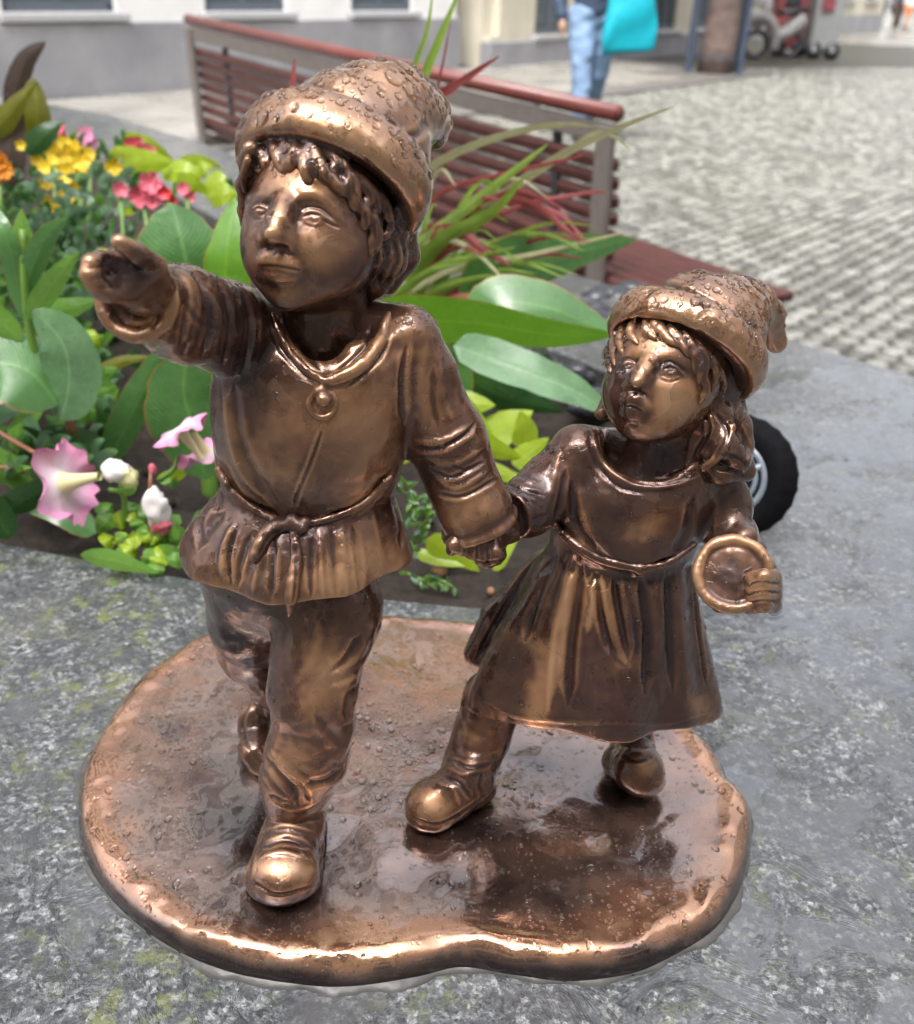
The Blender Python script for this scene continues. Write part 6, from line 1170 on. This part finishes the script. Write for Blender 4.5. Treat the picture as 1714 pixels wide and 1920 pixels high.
    ca = P(958, 965, .42); dv = P(925, 985, .410)-ca; dv /= np.linalg.norm(dv); q = T.reg(ca-.03, ca+.03); sl, gg = q; e = ca+dv*.001
    pl = (e[0]-gg[0])*dv[0]+(e[1]-gg[1])*dv[1]+(e[2]-gg[2])*dv[2]; rad = np.sqrt((gg[0]-e[0])**2+(gg[1]-e[1])**2+(gg[2]-e[2])**2); T.D[sl] = np.where(rad < .02, np.maximum(T.D[sl], -pl), T.D[sl])
    st = [([(1110, 800), (1126, 860), (1168, 900), (1215, 914), (1265, 910), (1312, 892)], 4, 4.5), ([(1122, 800), (1138, 850), (1175, 884), (1225, 898), (1275, 892)], 4, -4), ([(1104, 820), (1118, 870), (1160, 912), (1215, 926)], 4, -2.5),
          ([(1085, 900), (1100, 980), (1150, 1045)], 7, 4), ([(1070, 900), (1080, 980), (1120, 1035)], 6, -4), ([(1300, 930), (1288, 990), (1262, 1040)], 8, -5), ([(1280, 940), (1270, 990), (1230, 1045)], 10, 3), ([(1045, 990), (1090, 1030), (1150, 1062), (1200, 1068), (1290, 1035)], 5, -4), 
          ([(940, 890), (975, 900), (1010, 905)], 5, 4), ([(940, 905), (980, 918), (1020, 930)], 4, -4), ([(1050, 840), (1040, 890), (1030, 940)], 7, 3), ([(960, 930), (980, 960), (985, 1000)], 6, -3), ([(1060, 880), (1052, 930), (1040, 975)], 5, -4),
          ([(1075, 1040), (1058, 1120), (1040, 1200), (1028, 1330)], 11, 8), ([(1090, 1060), (1080, 1140), (1070, 1220), (1066, 1320)], 9, -8), ([(1110, 1075), (1112, 1130), (1100, 1190)], 8, 6), ([(1128, 1080), (1140, 1150), (1160, 1220), (1180, 1250)], 7, 6), ([(1118, 1085), (1128, 1160), (1145, 1230)], 6, -6), ([(1150, 1080), (1160, 1150), (1178, 1235)], 6, -7), ([(1165, 1075), (1176, 1150), (1186, 1230)], 6, 5), ([(1200, 1080), (1215, 1180), (1210, 1300)], 9, -7), ([(1232, 1075), (1235, 1180), (1240, 1320)], 10, 4), ([(1265, 1070), (1275, 1180), (1290, 1310)], 8, 4), ([(1250, 1070), (1256, 1180), (1262, 1300)], 7, -4), ([(1045, 1040), (1010, 1120), (985, 1200)], 9, -5), ([(1020, 1050), (970, 1150), (930, 1240)], 9, 4), ([(1000, 1050), (940, 1150), (890, 1240)], 5, -5), ([(1300, 1100), (1312, 1200), (1325, 1290)], 3, -4),
          ([(1120, 1075), (1105, 1100)], 5, -4), ([(1085, 1055), (1092, 1085)], 4, -3), ([(1330, 920), (1345, 960), (1340, 1000)], 7, 3), ([(885, 1300), (960, 1342), (1020, 1350), (1120, 1356), (1240, 1358), (1325, 1338)], 3, 2.2)]
    finish(T, 'dress', M_BR, root, st, noise=.0003, wear_shade=[(1020, 1290, 30, 110, 14, .9), (985, 1200, 60, 22, 20, .5), (1068, 1130, 12, 110, 12, .7), (1110, 1130, 16, 60, 0, .6), (1140, 1130, 12, 60, -14, .5), (1175, 1240, 30, 20, 0, .6), (1210, 990, 60, 30, -30, .7), (1095, 960, 16, 50, -10, .4), (1310, 1320, 30, 40, -20, .7), (1060, 870, 20, 40, 0, .3), (940, 1120, 50, 60, 0, -.3), (1240, 1200, 60, 90, 0, -.25), (960, 940, 60, 60, 0, -.4)], wbase=-.28)
    K = Field(P(1030, 1060, .40)-[.01, .03, .03], P(1310, 1000, .44)+[.01, .03, .02], .0009)
    def cord(pts, rad, out):
        pts = spline(pts, 5); q = [T.hit(x, y, out) for x, y in pts]; r = [m(q[0], v) for v in np.interp(np.linspace(0, 1, len(q)), np.linspace(0, 1, len(rad)), rad)]
        for i in range(len(q)-1): K.cap(q[i], q[i+1], r[i], r[i+1], .0010)
    cord([(1040, 985), (1080, 1022), (1130, 1050), (1196, 1066)], [8, 9, 9, 8], 3); cord([(1200, 1066), (1250, 1056), (1302, 1022)], [8, 8, 7], 3)
    q = T.hit(1200, 1066, 6); K.ell(q, m(q, 13), .001); q = T.hit(1188, 1076, 4); K.ell(q, m(q, 9), .001)
    finish(K, 'cord_belt', M_BR, root, [], pre=1, noise=.0003, wbase=-.4)
    # ---------------- dish
    K = Field(P(1374, 1078, .37)-[.035, .04, .035], P(1374, 1078, .37)+[.035, .04, .035], .0008)
    dc = P(1374, 1076, .376); dn = np.array([-.18, -.80, .58]); R = rotfrom(dn); rr = m(dc, 68)
    K.cap(dc-R[2]*.0008, dc+R[2]*.0008, rr*.98, rr*.98, 0, flat=(R[2], .20))
    rim = [dc+R[2]*.002+(R[0]*math.cos(a)+R[1]*math.sin(a))*rr*.95 for a in np.linspace(0, 2*math.pi, 33)]; K.path(rim, .0022, .001)
    K.ell(P(1350, 1132, .374), [.004, .004, .004], .003)
    finish(K, 'round_dish', M_BR, root, [([(1330, 1050), (1350, 1035), (1375, 1038)], 8, 1.2), ([(1335, 1080), (1360, 1105), (1390, 1112)], 9, -1.4), ([(1345, 1065), (1375, 1075), (1385, 1100)], 8, 1.2)], noise=.0004, wear_shade=[(1310, 1070, 16, 50, 10, .6), (1380, 1015, 60, 14, 0, .6), (1370, 1080, 36, 30, 0, -.6)], wbase=0)
    # ---------------- boots
    _c0 = GS(840, 1500, .02); B = Field(_c0-[.05, .05, .02], _c0+[.06, .08, .10], .0009)
    B.path([P(925, 1310, .437), P(905, 1375, .434), P(880, 1440, .428)], [m(P(925, 1310, .437), 58), m(P(905, 1375, .434), 54), m(P(880, 1440, .428), 52)], .006)
    B.path([GS(880, 1458, .040), GS(850, 1485, .034), GS(812, 1502, .030)], [.0140, .0128, .0125], .006); B.ell(GS(806, 1512, .0285), [.0130, .0130, .0108], .005)
    B.path([GS(890, 1478, .024), GS(808, 1524, .023)], [.0125, .0125], .004, flat=((0, 0, 1), .45))
    finish(B, 'boot', M_BR, root, [([(838, 1440), (870, 1452), (905, 1440)], 5, 4), ([(830, 1455), (862, 1470), (885, 1500)], 4, -4), ([(850, 1400), (890, 1420), (930, 1410)], 8, 2.5), ([(848, 1425), (885, 1440), (925, 1430)], 4, -3.5), ([(820, 1468), (850, 1480), (862, 1510)], 5, 3.5), ([(770, 1530), (820, 1545), (880, 1515), (920, 1480)], 3, -3.5), ([(905, 1450), (900, 1480), (912, 1500)], 4, -3)], noise=.0004, wear_shade=[(805, 1512, 40, 26, -20, .9), (880, 1390, 24, 30, 0, .3), (905, 1460, 26, 30, 0, -.4)], wbase=-.2)
    _c0 = GS(1190, 1450, .02); B = Field(_c0-[.04, .05, .02], _c0+[.04, .08, .09], .0009)
    B.path([P(1185, 1330, .470), P(1186, 1400, .466), GS(1190, 1440, .034)], [.0135, .0128, .0130], .006); B.ell(GS(1206, 1448, .0285), [.0125, .0150, .0115], .006)
    B.path([GS(1170, 1430, .026), GS(1208, 1458, .023)], [.0130, .0120], .004, flat=((0, 0, 1), .5))
    finish(B, 'boot', M_DK, root, [([(1165, 1400), (1195, 1412), (1225, 1402)], 5, 2), ([(1165, 1415), (1195, 1426), (1228, 1416)], 4, -1.6)], noise=.0003, wear_shade=[(1210, 1440, 26, 22, 0, .5)], wbase=-.25)
# ------------------------------------------------------------------ plate under the children, with standing water
OUT = [(720, 1172), (640, 1172), (520, 1180), (403, 1201), (324, 1243), (240, 1313), (179, 1402), (151, 1467), (147, 1547), (161, 1617), (217, 1700), (310, 1775), (427, 1827), (567, 1852), (660, 1855), (777, 1838), (864, 1819), (960, 1833), (1067, 1845), (1173, 1833), (1243, 1807), (1333, 1753), (1376, 1695), (1396, 1641), (1408, 1567), (1398, 1510), (1366, 1480), (1345, 1430), (1300, 1385), (1240, 1340), (1150, 1290), (1050, 1235), (960, 1200), (870, 1182), (790, 1174)]
def outline(z=0.0, n=720):
    q = [G(x, y, z)[:2] for x, y in OUT]; q = q+[q[0]]; P_ = np.array(q); o = []
    Q = np.concatenate([P_[-3:-1], P_, P_[1:3]])
    for i in range(2, len(Q)-3):
        for k in range(20):
            t = k/20; a, b, c, d = Q[i-1], Q[i], Q[i+1], Q[i+2]; o.append(.5*(2*b+(c-a)*t+(2*a-5*b+4*c-d)*t*t+(3*b-a-3*c+d)*t**3))
    o = np.array(o); L = np.concatenate([[0], np.cumsum(np.linalg.norm(np.diff(o, axis=0), axis=1))]); s = np.linspace(0, L[-1], n, endpoint=False)
    return np.stack([np.interp(s, L, o[:, i]) for i in (0, 1)], 1)
def base_h(x, y):
    v = np.stack([x, y, x*0], -1)
    h = .0125+.0014*vnoise(v, 16., 3.)+.0011*vnoise(v, 34., 9.)+.00028*vnoise(v, 85., 4.)
    for (px, py, rx, ry, a) in ((600, 1620, .055, .030, -.0028), (1180, 1560, .055, .022, -.0026), (470, 1400, .030, .025, -.0016), (1230, 1440, .045, .03, -.0020), (300, 1500, .05, .03, -.0006), (760, 1740, .05, .02, .0010), (1000, 1560, .05, .02, .0012), (700, 1440, .04, .03, -.0014), (620, 1230, .03, .03, .0008), (1000, 1450, .05, .012, -.0010)):
        c = G(px, py, .015); h = h+a*np.exp(-((x-c[0])/rx)**2-((y-c[1])/ry)**2)
    return h
def build_base():
    o = outline(); c = np.array([o[:, 0].mean(), o[:, 1].mean()]); NS = 300; v = []
    s = 1-(1-np.linspace(0, 1, NS))**1.6
    r = np.linalg.norm(o-c, axis=1)
    for i, t in enumerate(s):
        p = c+(o-c)*t; dist = (1-t)*r; h = base_h(p[:, 0], p[:, 1]); e = np.clip(dist/(.0100*(1+.45*vnoise(np.concatenate([p, np.zeros((len(p), 1))], 1), 42., 8.))), 0, 1)
        pv_ = np.concatenate([p, np.zeros((len(p), 1))], 1); lip = .0013*np.exp(-((dist-.011)/.007)**2)*(1+.5*np.sin(np.arange(len(o))*.05)+.9*vnoise(pv_, 55., 3.)+.5*vnoise(pv_, 140., 1.))
        z = (h+lip)*np.sqrt(np.maximum(1-(1-e)**2.0, 0)); v.append(np.concatenate([p, z[:, None]], 1))
    n = len(o); V = np.concatenate(v); under = np.concatenate([c+(o-c)*.985, np.full((n, 1), -.002)], 1); V = np.concatenate([V, under])
    I = np.arange(NS)[:, None]*n; J = np.arange(n)[None]; K = (J+1) % n
    f = np.stack([(I+J), (I+K), (I+n+K), (I+n+J)], -1).reshape(-1, 4)[:, ::-1]
    f = f[:, [0, 1, 2, 3]]
    ob = mesh_obj('base_plate', V, np.ascontiguousarray(f[:, ::-1]), M_BASE, STAT)
    # patina: copper rolled edge, its highlight and shadowed foot painted in, dark patches round the feet, streaks in front
    x, y = proj(V); d = np.concatenate([(1-s)[:, None]*r[None]]+[np.zeros((1, n))]).ravel()
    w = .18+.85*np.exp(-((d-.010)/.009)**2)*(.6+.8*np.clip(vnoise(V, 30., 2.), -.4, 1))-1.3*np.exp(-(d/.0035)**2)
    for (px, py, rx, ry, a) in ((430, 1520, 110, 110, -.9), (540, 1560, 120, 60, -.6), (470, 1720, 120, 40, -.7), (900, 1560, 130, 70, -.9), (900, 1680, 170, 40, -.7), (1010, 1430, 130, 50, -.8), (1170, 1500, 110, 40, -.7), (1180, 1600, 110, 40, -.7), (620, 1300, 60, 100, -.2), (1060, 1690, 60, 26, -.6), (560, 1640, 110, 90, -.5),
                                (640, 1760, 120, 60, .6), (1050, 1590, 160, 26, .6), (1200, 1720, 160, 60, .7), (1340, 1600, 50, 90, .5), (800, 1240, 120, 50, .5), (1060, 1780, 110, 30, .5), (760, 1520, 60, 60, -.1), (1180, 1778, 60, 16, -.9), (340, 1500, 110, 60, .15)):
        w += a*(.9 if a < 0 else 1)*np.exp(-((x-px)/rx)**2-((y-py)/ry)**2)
    w += .12*vnoise(V, 60., 1.)
    at = ob.data.attributes.new('wear_shade', 'FLOAT', 'POINT'); at.data.foreach_set('value', np.clip(w*.4+.5, 0, 1).astype(np.float32))
    # puddles lie where the plate dips
    xs = np.arange(o[:, 0].min(), o[:, 0].max(), .0009); ys = np.arange(o[:, 1].min(), o[:, 1].max(), .0009); X, Yg = np.meshgrid(xs, ys, indexing='ij')
    ang = np.arctan2(Yg-c[1], X-c[0]); oa = np.arctan2(o[:, 1]-c[1], o[:, 0]-c[0]); so = np.argsort(oa); R_ = np.interp(ang, oa[so], r[so], period=2*math.pi)
    inside = np.hypot(X-c[0], Yg-c[1]) < R_-.0105
    lvl = .0128; hh = base_h(X, Yg); vv = np.stack([X, Yg, X*0], -1); wet = lvl+.0006*vnoise(vv, 60., 6.)+.0002*vnoise(vv, 240., 6.)+.0003*vnoise(vv, 130., 3.)-hh
    mk = inside & (wet > -.0001); thick = np.clip(wet, -.0001, .0006); Z = hh+np.minimum(thick, .0002+np.maximum(thick, 0)*1.0)
    idm = np.full(X.shape, -1); idm[mk] = np.arange(mk.sum()); q = np.stack([idm[:-1, :-1], idm[1:, :-1], idm[1:, 1:], idm[:-1, 1:]], -1).reshape(-1, 4); q = q[(q >= 0).all(1)]
    Wv = np.stack([X[mk], Yg[mk], np.maximum(Z[mk], hh[mk]-.0001)], 1)
    pu = mesh_obj('puddle', Wv, q, M_FILM, STAT); tag(pu, kind='stuff')
    SURF.append((V[:-n], np.tile([0, 0, 1.], (len(V)-n, 1)), x[:-n], y[:-n], np.where(d[:-n] > .004, 1.0, 0.0)))
    # cement bed the plate sits in
    MC = simple('wet_cement', (.11, .105, .098), .35, var=.12, scale=160, bump=.0004)
    b = MB(); nn = len(o); ph = [max(.0003, .0002+.0016*math.sin(i*.043)+.0012*math.sin(i*.11+1)+.0012*math.sin(i*.31)+.0024*math.exp(-((o[i, 1]-.33)/.04)**2)) for i in range(nn)]
    dirn = (o-c)/r[:, None]; inn = o-dirn*.004; o1 = o+dirn*np.array(ph)[:, None]*.7; o2 = o+dirn*np.array(ph)[:, None]
    V2 = np.concatenate([np.c_[inn, np.full(nn, .0022)], np.c_[o1, np.full(nn, .0018)], np.c_[o2, np.full(nn, -.001)]])
    f2 = [(a*nn+i, a*nn+(i+1) % nn, (a+1)*nn+(i+1) % nn, (a+1)*nn+i) for a in (0, 1) for i in range(nn)]
    b.v = V2.tolist(); b.f = f2; V2[nn:, 2] += 0; V2[:, :2] += (.0009*np.stack([vnoise(V2, 300., 1.), vnoise(V2, 300., 9.)], 1)); b.v = V2.tolist(); ob = b.build('mortar_bed', MC, None, True); tag(ob, 'pale grey cement smeared round the foot of the bronze plate', 'mortar')
def droplets():
    """rain beads standing on every upward surface of the bronze: real lens-shaped drops"""
    ico = bmesh.new(); bmesh.ops.create_icosphere(ico, subdivisions=2, radius=1); vv = np.array([v.co[:] for v in ico.verts]); ff = np.array([[v.index for v in f.verts] for f in ico.faces]); ico.free()
    keep = vv[:, 2] > -.35; mp = np.full(len(vv), -1); mp[keep] = np.arange(keep.sum()); ff = mp[ff]; ff = ff[(ff >= 0).all(1)]; vv = vv[keep]
    AV = np.concatenate([s[0] for s in SURF]); AN = np.concatenate([s[1] for s in SURF]); AF = np.concatenate([s[4] for s in SURF]); AX = np.concatenate([s[2] for s in SURF]); AY = np.concatenate([s[3] for s in SURF])
    ok = np.where((AN[:, 2] > -.05) & (AF > .0))[0]
    hat = (AY < 330) & (AX < 860) | (AX > 1130) & (AY < 700)
    base_ = AV[:, 2] < .0160
    w = np.clip(AN[ok, 2]+.15, 0, 1)**1.5; w *= np.where(hat[ok], 5.5, np.where(base_[ok], .9, 1.0)); fz = ((AX > 450) & (AX < 680) & (AY > 330) & (AY < 570)) | ((AX > 1140) & (AX < 1310) & (AY > 640) & (AY < 820)); w *= np.where(fz[ok], .25, 1.); w *= np.where((vnoise(AV[ok], 45., 2.) > .0), 1.6, .35)
    w /= w.sum(); pick = RNG.choice(ok, 11000, replace=False, p=w)
    out = []; fs = []; n0 = 0; used = set()
    big = RNG.random(len(pick))
    for i, j in enumerate(pick):
        r = .00042+.0008*big[i]**2.5; r *= (1.75 if hat[j] else (1.25 if base_[j] else 1.0))*(1 if big[i] < .96 else 1.5)
        key = tuple((AV[j]/(.0020 if not hat[j] else .0033)).astype(int))
        if key in used: continue
        used.add(key); n = AN[j]; t = np.cross(n, [0, 0, 1.]); 
        if np.linalg.norm(t) < .1: t = np.array([1., 0, 0])
        t /= np.linalg.norm(t); u = np.cross(n, t); a = RNG.random()*6.28; el = 1+RNG.random()*.3
        wob = 1+.09*np.sin(np.arctan2(vv[:, 1], vv[:, 0])*2+a)+.06*np.sin(np.arctan2(vv[:, 1], vv[:, 0])*3+a*2)
        q = AV[j]-n*r*.05+(vv[:, 0]*wob)[:, None]*t*r+(vv[:, 1]*wob)[:, None]*u*r*el+(vv[:, 2]*.50)[:, None]*n*r
        out.append(q); fs.append(ff+n0); n0 += len(vv)
    ob = mesh_obj('raindrop_beads', np.concatenate(out), np.concatenate(fs), M_WATER, STAT); tag(ob, kind='stuff')
def build_insect():
    MI = simple('orange_brown_insect', (.50, .15, .05), .35, var=.3, scale=900, coat=.4)
    c = P(1306, 812, .409); Fd = depth(c); root = empty('insect', tuple(c), 'tiny orange brown insect clinging to the neck of the bronze girl', 'insect')
    ax = .75*_R-.35*_U; ax /= np.linalg.norm(ax); ay = np.cross(-_F, ax)
    q = [P(1306, 812, .42)]
    h = GIRL_HIT; b = MB(); b.tube([h-ax*.0022-_F*.0006, h-ax*.001-_F*.001, h+ax*.001-_F*.0011, h+ax*.0030-_F*.0006], [.0004, .0009, .0010, .0003], 8); b.build('body', MI, root, True)
    b = MB(); b.box(h-ax*.0028-_F*.0008, ax*.0005, ay*.0005, _F*.0004, .0002); b.build('head', MI, root)
    for s in (-1, 1):
        for k in (-1, 0, 1): b = MB(); b.tube([h+ax*.0008*k-_F*.0007, h+ax*.0013*k+ay*s*.0014-_F*.0010, h+ax*.0018*k+ay*s*.0022], .00016, 5); b.build('leg', MI, root, True)
def inside_poly(px, py, poly):
    r = np.zeros(px.shape, bool)
    for i in range(len(poly)):
        (x0, y0), (x1, y1) = poly[i-1], poly[i]; r ^= ((y0 > py) != (y1 > py)) & (px < (x1-x0)*(py-y0)/(y1-y0+1e-12)+x0)
    return r
def build_slab_water():
    """rain lying on the granite: flat thin sheets with ragged outlines, more of them to the right"""
    xs = np.arange(-.62, 1.0, .0022); ys = np.arange(.22, 1.32, .0022); X, Y = np.meshgrid(xs, ys, indexing='ij'); v = np.stack([X*.85+Y*.5, Y*1.5-X*.75, X*0], -1)
    n = vnoise(v, 9., 4.)*.9+vnoise(v, 23., 7.)*.55+vnoise(v, 60., 2.)*.30+vnoise(v, 150., 5.)*.14
    t = n-(.70-.50*np.clip((X+.05)/.45, 0, 1)-.10*np.clip((Y-.6)/.5, 0, 1))
    dry = inside_poly(X, Y, RIMI) | inside_poly(X, Y, [tuple(p) for p in outline(0, 200)]) | ~inside_poly(X, Y, [(x*.985, y*.985) for x, y in RIMO]); t = np.where(dry, -1, t)
    for (px, py, r) in ((230, 1760, .02), (1390, 1720, .02)): c = G(px, py); t = np.where(dry, -1, np.maximum(t, .25-np.hypot(X-c[0], Y-c[1])/r*.25+n*.2))
    mk = t > -.02; Z = np.clip(t*.006, -.00015, .0009)+.00012*vnoise(v, 30., 3.)*(t > .02)
    idm = np.full(X.shape, -1); idm[mk] = np.arange(mk.sum()); q = np.stack([idm[:-1, :-1], idm[1:, :-1], idm[1:, 1:], idm[:-1, 1:]], -1).reshape(-1, 4); q = q[(q >= 0).all(1)]
    o = mesh_obj('puddle', np.stack([X[mk], Y[mk], Z[mk]], 1), q, M_FILM, None); tag(o, kind='stuff')
# ------------------------------------------------------------------ run
build_boy(); build_girl(); build_base(); build_slab_water(); droplets(); build_insect()
